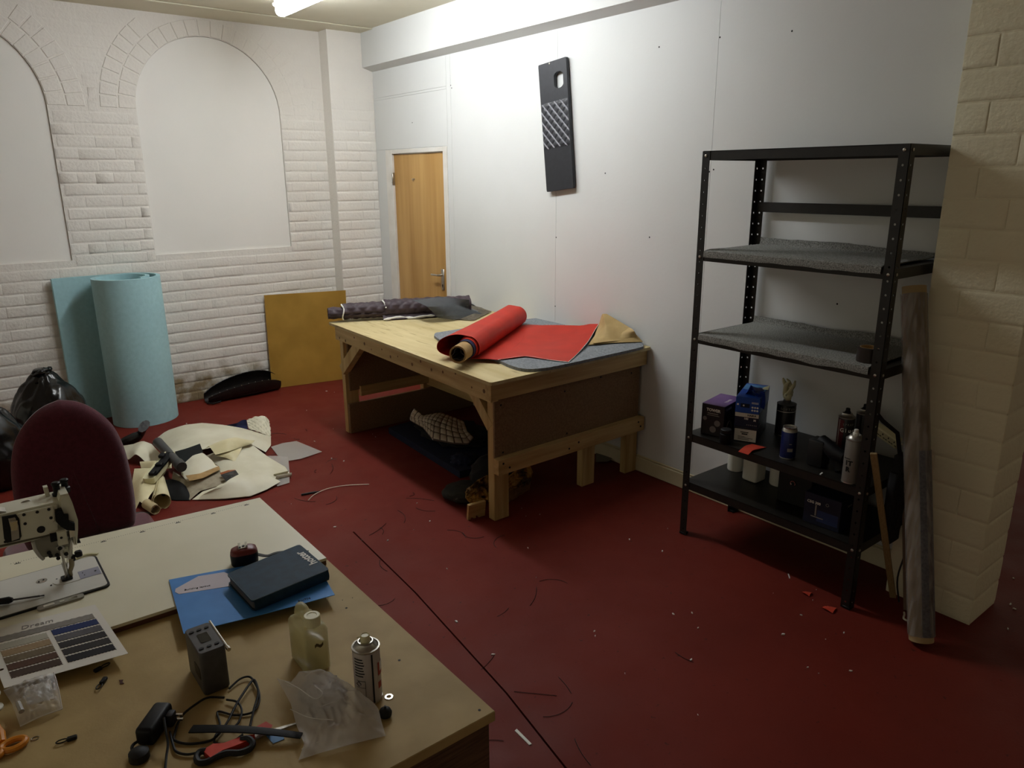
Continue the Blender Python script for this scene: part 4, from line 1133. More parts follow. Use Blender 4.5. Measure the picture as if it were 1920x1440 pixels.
for k in range(46):
    c = Vector((rl.uniform(-2.2, -1.2), rl.uniform(-4.6, -1.0), .002)); a = rl.uniform(0, 6.28); L = rl.uniform(.04, .17); cv = rl.uniform(-3, 3)
    pts = []
    for j in range(8):
        a += cv*.12; pts.append(c.copy()); c = c+Vector((math.cos(a), math.sin(a), 0))*L/7
    th.tube(pts, .0011, 4)
o = th.build('loose_threads', M_SOLE); tag(o, 'loose dark threads lying about on the red floor', 'litter', kind='stuff')
b = MB(); b.prism([(-1.932, -4.442, 0.000)[:2], (-1.922, -4.440, 0.000)[:2], (-1.926, -4.520, 0.000)[:2], (-1.935, -4.518, -0.000)[:2]], .0005, .003)
tag(b.build('plastic_strip', M_TEXTW, smooth=False), 'small white plastic strip on the floor right of the brown table corner', 'litter')

# ================================================================== hanging quilted panel
hp_ = thing('padded_hanging', (-.012, -2.44, 2.0), 'long black padded panel with an oval hole and quilted middle hanging on the white wall', 'wall hanging')
c_tl, c_tr, c_br, c_bl = [Vector((q[1], q[2])) for q in ((-0.030, -2.292, 2.349), (-0.030, -2.541, 2.370), (-0.030, -2.622, 1.635), (-0.030, -2.379, 1.608))]
def hq(u, v): return (c_tl*(1-u)+c_tr*u)*(1-v)+(c_bl*(1-u)+c_br*u)*v
def hcurve(v): return -.006*math.sin(math.pi*v)
outer = [tuple(hq(u, v)) for u, v in rrect(0, 1, 0, 1, .02, 2)]
hole = [tuple(hq(.70+.17*x, .148+.058*y)) for x, y in [(math.cos(R(a))*(1 if abs(math.sin(R(a))) < .7 else 1), math.sin(R(a))) for a in range(0, 360, 15)]]
hole = []
for a in range(0, 360, 12):
    c, s_ = math.cos(R(a)), math.sin(R(a))
    hole.append(tuple(hq(.70+.165*c, .152+(.030 if s_ > 0 else -.030)+.033*s_)))
vs, fs = holed(outer, [hole], -.030, -.010)
b = MB(); b.add(vs, fs, YZ); b.build('padded_board', mat('black_leatherette', '#26272b', .5, '#212226', 40), hp_, sharp=30)
nu, nv_ = 61, 81
rws = [[None]*nv_ for _ in range(nu)]
for i in range(nu):
    for j in range(nv_):
        u, v = i/(nu-1), j/(nv_-1)
        q = hq(u*.97+.015, .305+.36*v)
        d = quilt(u*.25, v*.27+.01, .058)
        edge = min(u, 1-u, v, 1-v)
        rws[i][j] = Vector((-.0305-.008*min(d, .5)**.5*min(edge*18, 1), q.x, q.y))
b = MB(); b.rows(rws); b.build('quilted_section', mat('quilted_leatherette', '#2c2d31', .45), hp_, sharp=180)
b = MB()                                            # double rows of pale stitching along one diagonal
for k in range(-9, 10):
    for o_ in (-.0035, .0035):
        pts = []
        for s_ in range(41):
            u = s_/40; vv = ((u*.25)-(k*.058)+o_-.01)/.27
            if 0.0 <= vv <= 1.0:
                q = hq(u*.97+.015, .305+.36*vv); pts.append((-.0335, q.x, q.y))
        if len(pts) > 2: b.tube(pts, .0017, 4)
o = b.build('stitching', mat('pale_thread', '#a2a2a8', .7), hp_); o['kind'] = 'stuff'
b = MB(); q = hq(.42, .012); b.lathe([(.006, 0), (.004, .003)], Matrix.Translation((-.030, q.x, q.y)) @ Matrix.Rotation(R(-90), 4, 'Y'), 8); b.build('nail', M_BOLT, hp_)

# ================================================================== black steel shelving
SX0, SX1, SY0, SY1 = -.452, -.028, -4.757, -3.888
LEV = (1.802, 1.375, 1.002, .527, .283)
sh = thing('shelving_unit', ((SX0+SX1)/2, (SY0+SY1)/2, 0), 'black bolted steel shelving unit beside the cream block pier', 'shelving')
FL = .038; T_ = .0018
def flange(M, name='post'):
    holes = [circle(FL*.52, .03+.05*k, .0045, 8) for k in range(35)]
    return holed([(0, 0), (FL, 0), (FL, 1.80), (0, 1.80)], holes, 0, T_)
fv, ff = flange(None)
for px_, py_, sx, sy in ((SX0, SY1, 1, -1), (SX0, SY0, 1, 1), (SX1, SY1, -1, -1), (SX1, SY0, -1, 1)):
    b = MB()
    b.add(fv, ff, Matrix(((0, 0, sx, px_), (sy, 0, 0, py_), (0, 1, 0, .001), (0, 0, 0, 1))))
    b.add(fv, ff, Matrix(((sx, 0, 0, px_), (0, 0, sy, py_), (0, 1, 0, .001), (0, 0, 0, 1))))
    p = b.build('post', M_BLACKM, sh, smooth=False)
    b = MB(); b.box(px_-.002*sx, px_+.030*sx, py_-.002*sy, py_+.030*sy, 0, .012, .002); b.build('foot', M_BLACKP, p)
for z in LEV:
    b = MB()
    b.box(SX0+.0022, SX1-.0022, SY0+.0022, SY1-.0022, z-.003, z, 0)
    b.box(SX0+.0022, SX0+.004, SY0+.003, SY1-.003, z-.038, z-.001)
    b.box(SX1-.004, SX1-.0022, SY0+.003, SY1-.003, z-.038, z-.001)
    b.box(SX0+.003, SX1-.003, SY0+.0022, SY0+.004, z-.038, z-.001)
    b.box(SX0+.003, SX1-.003, SY1-.004, SY1-.0022, z-.038, z-.001)
    b.box(SX0+.004, SX0+.014, SY0+.003, SY1-.003, z-.038, z-.0365)
    s_ = b.build('shelf', M_BLACKM, sh, smooth=False)
    b = MB()
    for y in (SY0+.019, SY1-.019):
        b.lathe([(.006, -.0005), (.006, .0025), (.003, .004)], Matrix.Translation((SX0-.0001, y, z-.020)) @ Matrix.Rotation(R(-90), 4, 'Y'), 8)
        yy, rot = (SY0, 90) if y < -4.3 else (SY1, -90)
        b.lathe([(.006, -.0005), (.006, .0025), (.003, .004)], Matrix.Translation((SX0+.020, yy, z-.020)) @ Matrix.Rotation(R(rot), 4, 'X'), 8)
    o = b.build('bolts', M_BOLT, s_); o['kind'] = 'stuff'
b = MB(); b.box(SX1-.006, SX1-.002, SY0+.01, SY1-.01, 1.535, 1.580, .001); b.build('back_rail', M_BLACKM, sh, smooth=False)

def felt(z, seed, label):
    """felt cover: lies on the shelf, turned up along the wall and down over the front lip"""
    rws = []
    xs = [(SX0-.0055, -.020), (SX0-.006, -.008), (SX0-.004, .004), (SX0+.01, .0065)]+[(SX0+.01+(SX1-SX0-.03)*k/14, .006) for k in range(1, 15)]+[(SX1-.012, .012), (SX1-.008, .035), (SX1-.007, .055)]
    n = 60
    for i, (x, dz) in enumerate(xs):
        r_ = []
        for j in range(n):
            t = j/(n-1); y = SY1-.044-(SY1-SY0-.088)*t
            k = 0
            if i >= len(xs)-2: k = .008*noise.noise(Vector((y*5, seed, 0)))+.003*noise.noise(Vector((y*19, seed, 3)))-.012-(.035*max(0, t-.55) if z > 1.2 else .0)
            if i == 0: k = .008*noise.noise(Vector((y*9, seed, 5)))
            if 3 < i < len(xs)-3: k = .0025*(1+noise.noise(Vector((x*12, y*9, seed))))
            r_.append(Vector((x, y, z+dz+k)))
        rws.append(r_)
    b = MB(); b.rows(rws, .004)
    return tag(b.build('felt_cover', M_FELTD), label, 'felt cover', 'felt shelf covers')
felt(1.375, 1, 'speckled charcoal felt cover on the second shelf from the top')
felt(1.002, 6, 'speckled charcoal felt cover on the middle shelf with turned-up back edge')
tr = thing('tape_roll', (-.40, -4.70, 1.013), 'dark brown tape roll on the middle felt shelf behind the right post', 'tape roll')
b = MB(); b.lathe([(.036, 0), (.045, .001), (.045, .056), (.036, .057), (.036, 0)], Matrix.Translation((-.385, -4.675, 1.013)), 24, caps=False); b.build('tape', mat('dark_brown_tape', '#2a221d', .35), tr)
b = MB(); b.lathe([(.033, 0), (.036, 0), (.036, .057), (.033, .057), (.033, 0)], Matrix.Translation((-.385, -4.675, 1.013)), 24, caps=False); b.build('core', M_CARD, tr)

# ---- things on the fourth shelf
Z4 = .5275
def carton(name, M, sx, sy, sz, m, label, cat='box', group=None):
    """box whose front faces local -y, base at z=0 of M"""
    t = thing(name, M.translation, label, cat, group)
    b = MB(); b.box(0, sx, 0, sy, 0, sz, .0015, M); b.build('carton', m, t, smooth=False)
    return t
def face(M, x, z, e=.0006): return M @ Matrix.Translation((x, -e, z)) @ Matrix.Rotation(R(90), 4, 'X')
def label_rect(M, x0, x1, z0, z1, m, parent, name='label', e=.0008):
    b = MB(); b.box(x0, x1, -e, .001, z0, z1, 0, M); return b.build(name, m, parent, smooth=False)
# local x runs along the front to the right (world -y), local y runs into the shelf
def shelf_frame(p, ang):
    a = R(-90+ang)
    return Matrix.Translation(p) @ Matrix.Rotation(a, 4, 'Z')
M = shelf_frame((-.405, -3.937, Z4), 12)
bx = carton('carton_box', M, .112, .20, .148, mat('dark_printed_card', '#1d1519', .5), 'tall dark printed box with a purple top at the left end of the fourth shelf')
b = MB(); b.box(.001, .111, .001, .199, .1475, .1488, 0, M); b.build('purple_lid', mat('purple_card', '#6a4a80', .5, '#5a3c70', 10), bx, smooth=False)
lettering('TOWER', .019, face(M, .058, .122), M_TEXTW, bx, bold=.0006)
b = MB()
for x0, x1, z0, z1 in ((.030, .082, .104, .108), (.028, .088, .096, .0985)): b.box(x0, x1, -.0008, .001, z0, z1, 0, M)
o = b.build('print_lines', M_TEXTG, bx, smooth=False)
o['kind'] = 'stuff'
for x, z, r_ in ((.018, .078, .010), (.080, .062, .015), (.060, .030, .016)):
    b = MB(); b.lathe([(r_, 0), (r_, .0008)], face(M, x, z, .0001), 12); b.build('printed_picture', mat('pale_print', '#77706f', .6), bx)
lettering('TOWER', .018, M @ Matrix.Translation((.1126, .045, .128)) @ Matrix.Rotation(R(90), 4, 'Z') @ Matrix.Rotation(R(90), 4, 'X'), M_TEXTG, bx)
lettering('TOWER', .018, M @ Matrix.Translation((.085, .10, .1490)) @ Matrix.Rotation(R(90), 4, 'Z'), M_TEXTW, bx)
b = MB(); b.tube([M @ Vector((.1125, .06+.028*math.cos(a), .012+.05*(math.sin(a) if a > 0 else 0)*1.1)) for a in [R(9*k) for k in range(21)]], .0015, 5); b.build('printed_arch', M_TEXTG, bx)

M = shelf_frame((-.372, -4.096, Z4), 24)
g1 = carton('glove_box', M, .104, .245, .070, mat('black_printed_card', '#161621', .45), 'black glove carton with a white end label at the bottom of the stack', 'box', 'stacked glove boxes')
label_rect(M, .004, .100, .004, .060, mat('white_label', '#cfcabf', .6), g1)
b = MB()
for x0, x1, z0, z1 in ((.030, .066, .044, .048), (.036, .062, .035, .0405), (.02, .05, .024, .026), (.02, .086, .018, .020), (.02, .07, .011, .013)): b.box(x0, x1, -.0012, .0, z0, z1, 0, M)
o = b.build('print_lines', M_INK, g1, smooth=False); o['kind'] = 'stuff'
M2 = M @ Matrix.Translation((0, .001, .0706))
g2 = carton('glove_box', M2, .104, .245, .066, mat('navy_printed_card', '#101632', .45), 'dark navy glove box marked M in the middle of the stack', 'box', 'stacked glove boxes')
label_rect(M2, .0, .104, .048, .066, mat('white_label', '#cfcabf', .6), g2)
lettering('HAIKA', .013, face(M2, .074, .057, .0010), M_INK, g2, bold=.0004)
lettering('100', .013, face(M2, .050, .040, .0006), M_TEXTW, g2, bold=.0003)
lettering('M', .014, face(M2, .088, .036, .0006), M_TEXTW, g2, bold=.0003)
b = MB()
for k in range(6): b.lathe([(.0022, 0), (.0022, .0008)], face(M2, .056+.008*k, .012, .0002), 8)
o = b.build('printed_dots', M_TEXTG, g2); o['kind'] = 'stuff'
M3 = M2 @ Matrix.Translation((-.001, .0, .0666))
g3 = carton('glove_box', M3, .106, .248, .074, mat('blue_printed_card', '#1f4fae', .4, '#1a46a0', 8), 'bright blue glove box with a glove pulled out on top of the stack', 'box', 'stacked glove boxes')
label_rect(M3, .022, .062, .026, .044, M_DNAVY, g3)
b = MB(); b.lathe([(.004, 0), (.004, .0012)], face(M3, .036, .035, .0001), 10); b.build('printed_dot', M_TEXTW, g3)
b = MB()
for k in range(3):
    for j in range(2): b.lathe([(.0045, 0), (.0045, .0008)], face(M3, .075+.011*k, .030-.014*j, .0002), 10)
b.box(.006, .014, -.0008, 0, .034, .042, 0, M3); b.box(.07, .10, -.0008, 0, .052, .054, 0, M3); b.box(.07, .10, -.0008, 0, .047, .049, 0, M3)
o = b.build('printed_icons', M_TEXTW, g3, smooth=False); o['kind'] = 'stuff'
b = MB(); b.box(.004, .102, .13, .224, .0742, .0752, 0, M3); b.box(.03, .10, .17, .21, .0752, .0760, 0, M3); b.build('pale_blue_top', mat('pale_blue_card', '#5c93c8', .45), g3, smooth=False)
gl = MB()
def glove_sheet(pts, h):
    gl.rows([[M3 @ Vector((p[0]+(q[0]-p[0])*t, p[1]+(q[1]-p[1])*t, p[2]+(q[2]-p[2])*t+h*math.sin(math.pi*t)*math.sin(3*i))) for t in [k/8 for k in range(9)]] for i, (p, q) in enumerate(pts)], .0008)
glove_sheet([((.030, .05, .074), (.045, .12, .075)), ((.040, .045, .090), (.060, .12, .085)), ((.052, .045, .122), (.075, .12, .088)), ((.062, .05, .100), (.085, .13, .092)), ((.078, .05, .078), (.10, .14, .078))], .006)
glove_sheet([((.060, .06, .09), (.11, .08, .088)), ((.085, .03, .085), (.118, .06, .070)), ((.090, .02, .060), (.122, .05, .040)), ((.104, .015, .03), (.118, .05, .012))], .005)
gl.build('blue_glove', mat('blue_nitrile', '#1b3fb0', .35), g3, sharp=180)
b = MB(); b.rows([[M3 @ Vector((.085+.02*u, .16+.03*v, .0765+.010*u*v)) for v in (0, .5, 1)] for u in (0, .5, 1, 1.4)], .0008); b.build('paper_flap', M_CREAMP, g3)

jr = thing('jar', (-.425, -4.118, Z4), 'small black jar in front of the dark purple-topped box', 'jar')
b = MB(); b.lathe([(.024, 0), (.026, .003), (.026, .044), (.020, .048)], Matrix.Translation((-.428, -4.095, Z4)), 20); b.build('body', M_BLACKP, jr)
b = MB(); b.lathe([(.024, .048), (.025, .050), (.025, .064), (.022, .067)], Matrix.Translation((-.428, -4.095, Z4)), 20); b.build('lid', M_BLACKR, jr)
sheet('fabric_scrap', M_SCRAP, ([(-0.485, -4.204, 0.530), (-0.413, -4.189, 0.536), (-0.371, -4.196, 0.536)], [(-0.371, -4.196, 0.536), (-0.356, -4.225, 0.533), (-0.343, -4.252, 0.530)], [(-0.484, -4.255, 0.530), (-0.432, -4.243, 0.536), (-0.343, -4.252, 0.530)], [(-0.485, -4.204, 0.530), (-0.484, -4.255, 0.530)]),
      'flat orange red scrap lying on the black fourth shelf', 'fabric offcut', None, 10, 8)
def can(name, p, r_, h, m, label, cap='spray', capm=None, groupn=None, tilt=None):
    t = thing(name, p, label, 'can', groupn)
    T = Matrix.Translation(p)
    b = MB(); b.lathe([(r_*.90, 0), (r_, .004), (r_, h*.985), (r_*.97, h)], T, 28); b.build('body', m, t)
    b = MB(); b.lathe([(r_*1.02, 0.0005), (r_*1.03, .002), (r_*1.02, .005), (r_*.98, .005)], T, 28); b.build('bottom_seam', M_SATIN, t)
    return t, T
def spray_top(t, T, r_, h, mdome, mnoz, nozzle_h=.022):
    b = MB(); b.lathe([(r_*.98, h-.001), (r_*1.03, h+.001), (r_*1.03, h+.004), (r_*.95, h+.005), (r_*.62, h+.016), (r_*.60, h+.020), (r_*.52, h+.020), (r_*.50, h+.016), (.004, h+.016)], T, 28); b.build('dome', mdome, t)
    b = MB(); b.lathe([(r_*.36, h+.016), (r_*.36, h+.026), (r_*.28, h+.028), (r_*.26, h+.017+nozzle_h), (r_*.2, h+.019+nozzle_h)], T, 16); b.build('nozzle', mnoz, t)
t, T = can('drinks_can', Vector((-.370, -4.372, Z4)), .0325, .122, mat('dark_blue_metallic', '#1a2458', .3, metal=.4), 'dark blue drinks can with a silver open top on the fourth shelf')
b = MB(); b.lathe([(.0325, .120), (.029, .132), (.0275, .134), (.0285, .139), (.0265, .1395), (.0255, .134), (.002, .133)], T, 28); b.build('silver_top', M_SATIN, t)
b = MB(); b.lathe([(.0045, .1335), (.0045, .1345)], T @ Matrix.Translation((-.008, -.004, 0)), 10); b.build('opening', M_INK, t)
def wrap(T, r_, a0, a1, z0, z1, m, parent, name='label', d=.0007):
    b = MB(); n = 10
    b.rows([[T @ Vector(((r_+d)*math.cos(R(a0+(a1-a0)*k/n)), (r_+d)*math.sin(R(a0+(a1-a0)*k/n)), z)) for z in (z0, z1)] for k in range(n+1)])
    return b.build(name, m, parent)
wrap(T, .0325, 205, 245, .035, .050, M_TEXTG, t, 'label_print')
wrap(T, .0325, 215, 235, .068, .071, M_TEXTG, t, 'label_print')
def cam_dir(p):
    """yaw of the direction from p to the open side of the room where one stands"""
    return math.degrees(math.atan2(-5.99-p[1], -3.15-p[0]))
def curved_text(s, size, T, r_, a_mid, z, m, parent, sp=.72, bold=0, vertical=False):
    for i, ch in enumerate(s):
        a = R(a_mid)+(i-(len(s)-1)/2)*size*sp/r_
        c, s_ = math.cos(a), math.sin(a)
        Mx = T @ Matrix(((-s_, 0, c, (r_+.0006)*c), (c, 0, s_, (r_+.0006)*s_), (0, 1, 0, z), (0, 0, 0, 1)))
        lettering(ch, size, Mx, m, parent, .0002, bold)
ptin = Vector((-.115, -4.195, Z4))
t, T = can('sealant_tin', ptin, .043, .150, mat('black_label_tin', '#151316', .4), 'black sealant tin with crumpled beige gloves on its neck behind the blue can')
b = MB(); b.lathe([(.043, .149), (.044, .151), (.030, .153), (.020, .158), (.016, .168)], T, 24); b.build('shoulder', M_DGREY, t)
wrap(T, .043, 150, 290, .118, .121, M_TEXTW, t, 'white_line')
curved_text('SOFTER', .016, T, .043, cam_dir(ptin)+360+10, .132, M_TEXTG, t, .75, .0003)
wrap(T, .043, 272, 284, .02, .148, M_TEXTG, t, 'side_stripe')
b = MB()
def crump(p, rad, seed):
    bb = bmesh.new(); bmesh.ops.create_icosphere(bb, subdivisions=3, radius=1)
    for v in bb.verts:
        d = v.co.normalized(); k = .8+.5*abs(noise.noise(d*2.6+Vector((seed, 0, 0))))
        v.co = Vector((d.x*rad[0], d.y*rad[1], d.z*rad[2]))*k+Vector(p)
    b.bm(bb)
crump(ptin+Vector((0, 0, .184)), (.019, .022, .024), 2)
rg = random.Random(5)
for k in range(4):                                    # twisted glove fingers gathered above the neck
    an = k*1.7; pts = []
    for j in range(6):
        q = j/5; pts.append(ptin+Vector((.012*math.cos(an+2*q)*(.6+q), .020*math.sin(an+2*q)*(.5+q), .190+.075*q+rg.uniform(-.004, .004))))
    b.tube(pts, [.013, .012, .009, .011, .008, .004], 7, flat=.55)
b.build('crumpled_glove', M_CREAMP, t, sharp=180)
M_GLUE = mat('glue_can_paint', '#1a1416', .35)
pg = Vector((-.215, -4.535, Z4))
t, T = can('glue_can', pg, .033, .190, M_GLUE, 'black spray glue can with a dark red side behind the black tool', groupn='spray glue cans')
spray_top(t, T, .033, .190, M_SATIN, M_BLACKP)
wrap(T, .033, 140, 192, .06, .185, mat('dark_red_label', '#5d1f26', .4), t, 'red_side')
wrap(T, .033, 150, 160, .06, .185, M_TEXTG, t, 'white_edge')
curved_text('SPRAY', .013, T, .0335, cam_dir(pg)+360+14, .166, M_TEXTG, t, .72)
curved_text('Glue', .024, T, .0335, cam_dir(pg)+360+14, .140, M_TEXTW, t, .62, .0003)
pg2 = Vector((-.105, -4.555, Z4))
t, T = can('glue_can', pg2, .033, .190, M_GLUE, 'black spray glue can standing against the wall behind the other one', groupn='spray glue cans')
spray_top(t, T, .033, .190, M_SATIN, M_BLACKP)
tl = thing('heat_gun', (-.36, -4.56, Z4), 'bulky black power tool standing in front of the spray glue cans', 'tool')
b = MB(); b.box(-.385, -.315, -4.535, -4.465, Z4, Z4+.115, .008, seg=2); b.build('battery_housing', mat('matt_black_tool', '#111112', .55), tl)
b = MB(); b.tube([(-.345, -4.50, Z4+.11), (-.35, -4.52, Z4+.10), (-.36, -4.575, Z4+.075), (-.365, -4.62, Z4+.07)], [.026, .030, .032, .024], 14); b.tube([(-.365, -4.61, Z4+.07), (-.366, -4.645, Z4+.07)], [.018, .016], 12); b.build('motor_barrel', M_BLACKP, tl)
b = MB(); b.tube([(-.36, -4.575, Z4+.06), (-.355, -4.59, Z4+.03), (-.352, -4.60, Z4+.012)], [.022, .019, .022], 12); b.build('grip', M_BLACKR, tl)
ps = Vector((-.416, -4.678, Z4))
t, T = can('spray_can', ps, .0335, .178, mat('silver_grey_can', '#7d7872', .35, metal=.3), 'silver spray can with black lettering at the right front of the fourth shelf')
spray_top(t, T, .0335, .178, M_SATIN, M_WHITEP)
a_ = cam_dir(ps)+360-26
curved_text('IT', .026, T, .0335, a_, .086, M_INK, t, .55, .0015)
curved_text('R', .026, T, .0335, a_, .060, M_INK, t, .6, .0015)
wrap(T, .0335, a_-36, a_+10, .103, .106, M_INK, t, 'printed_rule')
b = MB()
for k in range(5): 
    for a0 in (a_-30, a_-12): pass
b = MB(); chip(b, (0, 0), .008, rl); o = MB()
o = MB(); o.prism([(-0.441, -4.563, 0.528)[:2], (-0.419, -4.560, 0.528)[:2], (-0.420, -4.565, 0.528)[:2], (-0.443, -4.569, 0.528)[:2]], Z4, Z4+.003); tag(o.build('paper_bit', M_TEXTW, smooth=False), 'tiny white paper bit on the fourth shelf left of the silver can', 'litter')

# ---- lowest shelf
Z5 = .2835
def tin(p, r_, h, label, square=False):
    t = thing('paint_tin', p, label, 'tin', 'white tins on the lowest shelf')
    b = MB()
    if square: b.box(p[0]-r_, p[0]+r_, p[1]-r_, p[1]+r_, p[2], p[2]+h, .012, seg=3)
    else: b.lathe([(r_*.96, 0), (r_, .004), (r_, h)], Matrix.Translation(p), 24)
    b.build('body', M_WHITEP, t)
    b = MB(); b.lathe([(r_*.8, h), (r_*.85, h+.004), (r_*.85, h+.022), (r_*.8, h+.025)], Matrix.Translation(p), 24); b.build('lid', mat('grey_lid', '#8a8780', .5), t)
tin((-.140, -3.965, Z5), .040, .11, 'round white tin at the left of the lowest shelf')
tin((-.185, -4.100, Z5), .041, .12, 'square-sided white container between the two round tins', True)
tin((-.135, -4.205, Z5), .044, .10, 'round white tin right of the square-sided container')
M = shelf_frame((-.300, -4.30, Z5), 4)
bk = carton('tool_case', M, .155, .20, .145, mat('dull_black_case', '#131313', .6), 'black case with a steel ring on its front on the lowest shelf', 'case')
b = MB(); b.tube([M @ Vector((.07+.011*math.cos(a), -.003, .10+.011*math.sin(a))) for a in [R(20*k-40) for k in range(14)]], .0026, 6); b.build('ring', M_CHROME, bk)
M = shelf_frame((-.404, -4.490, Z5), 2)
cs_ = carton('tool_box', M, .158, .19, .136, mat('dark_blue_card', '#131a33', .5, '#0f152b', 9), 'dark blue printed carton on the right of the lowest shelf')
lettering('CSG 300', .016, face(M, .042, .098), M_TEXTW, cs_, bold=.0003)
b = MB(); b.box(.050, .056, -.0009, 0, .042, .090, 0, M); b.box(.034, .088, -.0009, 0, .034, .038, 0, M); b.build('printed_tool', M_TEXTG, cs_, smooth=False)
label_rect(M, .060, .150, .020, .070, mat('blue_print', '#24345f', .5), cs_, 'printed_picture', .0005)
b = MB(); b.tube([M @ Vector((.100+.006*math.cos(a), -.0005, .104+.006*math.sin(a))) for a in [R(30*k) for k in range(13)]], .001, 5); b.build('printed_ring', M_TEXTG, cs_)
lettering('300 PV', .013, M @ Matrix.Translation((.1586, .075, .100)) @ Matrix.Rotation(R(90), 4, 'Z') @ Matrix.Rotation(R(90), 4, 'X'), M_TEXTG, cs_)

# ---- beside the shelving, against the pier
bg = thing('shoulder_bag', (-.28, -4.83, .25), 'black zipped bag hanging on the right end of the shelving', 'bag')
b = bmesh.new(); bmesh.ops.create_cube(b, size=1); bmesh.ops.bevel(b, geom=b.edges[:], offset=.18, segments=3, affect='EDGES'); bmesh.ops.subdivide_edges(b, edges=b.edges[:], cuts=2, use_grid_fill=True)
for v in b.verts:
    p = v.co; k = 1+.10*noise.noise(p*3)
    v.co = Vector((-.265+p.x*.125*k*(1-.25*(p.z+.5)), -4.796+p.y*.052*k, .455+p.z*.37))
mb = MB().bm(b); mb.build('bag_body', M_BLKF, bg, sharp=180)
b = MB(); b.tube([(-.33, -4.845, .655), (-.27, -4.85, .665), (-.22, -4.845, .66)], .006, 6); b.build('zip', M_BOLT, bg)
b = MB(); b.tube([(-.29, -4.80, .64), (-.32, -4.79, .74), (-.40, -4.765, .80), (-.435, -4.7605, .83)], .009, 6, flat=.3); b.build('strap', M_BLKF, bg)
so = thing('socket_strip', (-.22, -4.78, .66), 'white extension socket strip resting on top of the black bag', 'socket strip')
e0, e1 = Vector((-0.215, -4.660, 0.707)), Vector((-0.215, -4.747, 0.669))
d = (e1-e0).normalized()
M = frame(e0, d, Vector((-.55, -.35, .75)))
Ls = (e1-e0).length*1.15
b = MB(); b.box(0, Ls, -.030, .030, -.012, .016, .005, M); b.build('casing', M_CREAMP, so)
b = MB()
for k in range(4):
    x = Ls*(.14+.24*k)
    for dx, dy, w, h in ((0, .012, .004, .010), (-.008, -.008, .008, .004), (.008, -.008, .008, .004)): b.box(x+dx-w/2, x+dx+w/2, dy-h/2, dy+h/2, .0155, .0168, 0, M)
o = b.build('socket_slots', M_INK, so, smooth=False); o['kind'] = 'stuff'
b = MB(); b.tube(smooth_path([M @ Vector((Ls, 0, 0)), M @ Vector((Ls+.03, -.01, -.01)), Vector((-.21, -4.86, .56)), Vector((-.215, -4.875, .35)), Vector((-.212, -4.89, .15)), Vector((-.22, -4.90, .01))], 5), .004, 6); b.build('cable', M_WHITEP, so)

fr_ = thing('film_roll', (-0.448, -5.036, 0.000), 'long roll of clear plastic film leaning on the cream block pier', 'film roll')
f0, f1 = Vector((-0.460, -5.040, 0.012)), Vector((-0.245, -4.743, 1.295))
f0 = Vector((f0.x, f0.y, .018))
M = frame(f0, (1, 0, 0), (f1-f0).cross(Vector((1, 0, 0))))
d = (f1-f0).normalized(); LF = (f1-f0).length
xq = Vector((1, .0, 0)); xq = (xq-d*xq.dot(d)).normalized(); yq = d.cross(xq)
M = Matrix.Translation(f0) @ Matrix((xq, yq, d)).transposed().to_4x4()
b = MB(); b.lathe([(.036, 0), (.042, 0), (.042, .02), (.0415, LF), (.036, LF), (.036, 0)], M, 28, caps=False); b.build('cardboard_core', mat('pale_card_core', '#a58f66', .8), fr_)
b = MB(); b.rows([[M @ Vector((( .0455+.0022*math.sin(3*a+z*2)+.001*math.sin(9*a))*math.cos(a), (.0455+.0022*math.sin(3*a+z*2)+.001*math.sin(9*a))*math.sin(a), z)) for z in [.022+(LF-.05)*j/12 for j in range(13)]] for a in [2*math.pi*k/40 for k in range(43)]])
b.build('clear_film', mat('grey_clear_film', '#a09a94', .16, '#6b635b', 2, alpha=.6, stretch=(26, 26, .3), contrast=(.35, .7), detail=1), fr_, sharp=180)
b = MB(); b.rows([[M @ Vector(((.0470)*math.cos(a), (.0470)*math.sin(a), z)) for z in [.024+(LF*.52)*j/6 for j in range(7)]] for a in [R(-150+100*k/10) for k in range(11)]])
b.build('dusty_grey_layer', mat('dusty_grey_film', '#6e6e74', .35, '#55555b', 90, alpha=.8), fr_, sharp=180)
def lath(name, p, q, w, t_, m, label, cat, face_dir=(-1, -.3, 0)):
    p, q = Vector(p), Vector(q); d = (q-p).normalized(); s_ = d.cross(Vector(face_dir)).normalized()
    M = frame(p, d, s_); b = MB(); b.box(0, (q-p).length, -w/2, w/2, -t_/2, t_/2, .0015, M)
    return tag(b.build(name, m, smooth=False), label, cat)
lath('wooden_batten', (-.225, -4.825, .006), (-0.456, -4.772, 0.685), .024, .012, mat('pale_batten', '#9a8158', .6, '#87704a', 8, stretch=(30, 30, 2)), 'thin pale wooden batten leaning on the right post of the shelving', 'batten')
lath('wooden_strip', (-.275, -4.905, .004), (-0.213, -4.785, 0.625), .026, .010, mat('dull_brown_strip', '#6c5643', .6), 'brown wooden strip leaning on the pier left of the film roll', 'batten')
lath('wooden_strip', (-.300, -4.955, .004), (-0.213, -4.790, 0.831), .030, .010, mat('greyish_strip', '#7d6c5c', .6), 'wider grey brown strip between the film roll and the brown strip', 'batten')
b = MB(); b.tube(smooth_path([(-.21, -4.865, .55), (-.215, -4.85, .40), (-.24, -4.855, .25), (-.26, -4.845, .12), (-.25, -4.86, .01)], 5), .0035, 6)
tag(b.build('cable', M_SOLE), 'thin dark cable hanging down beside the black bag', 'cable')
b = MB(); b.tube(smooth_path([(-0.400, -4.767, 0.308), (-0.400, -4.772, 0.368), (-0.380, -4.762, 0.450), (-0.360, -4.777, 0.473), (-0.340, -4.808, 0.448)], 4), .003, 6)
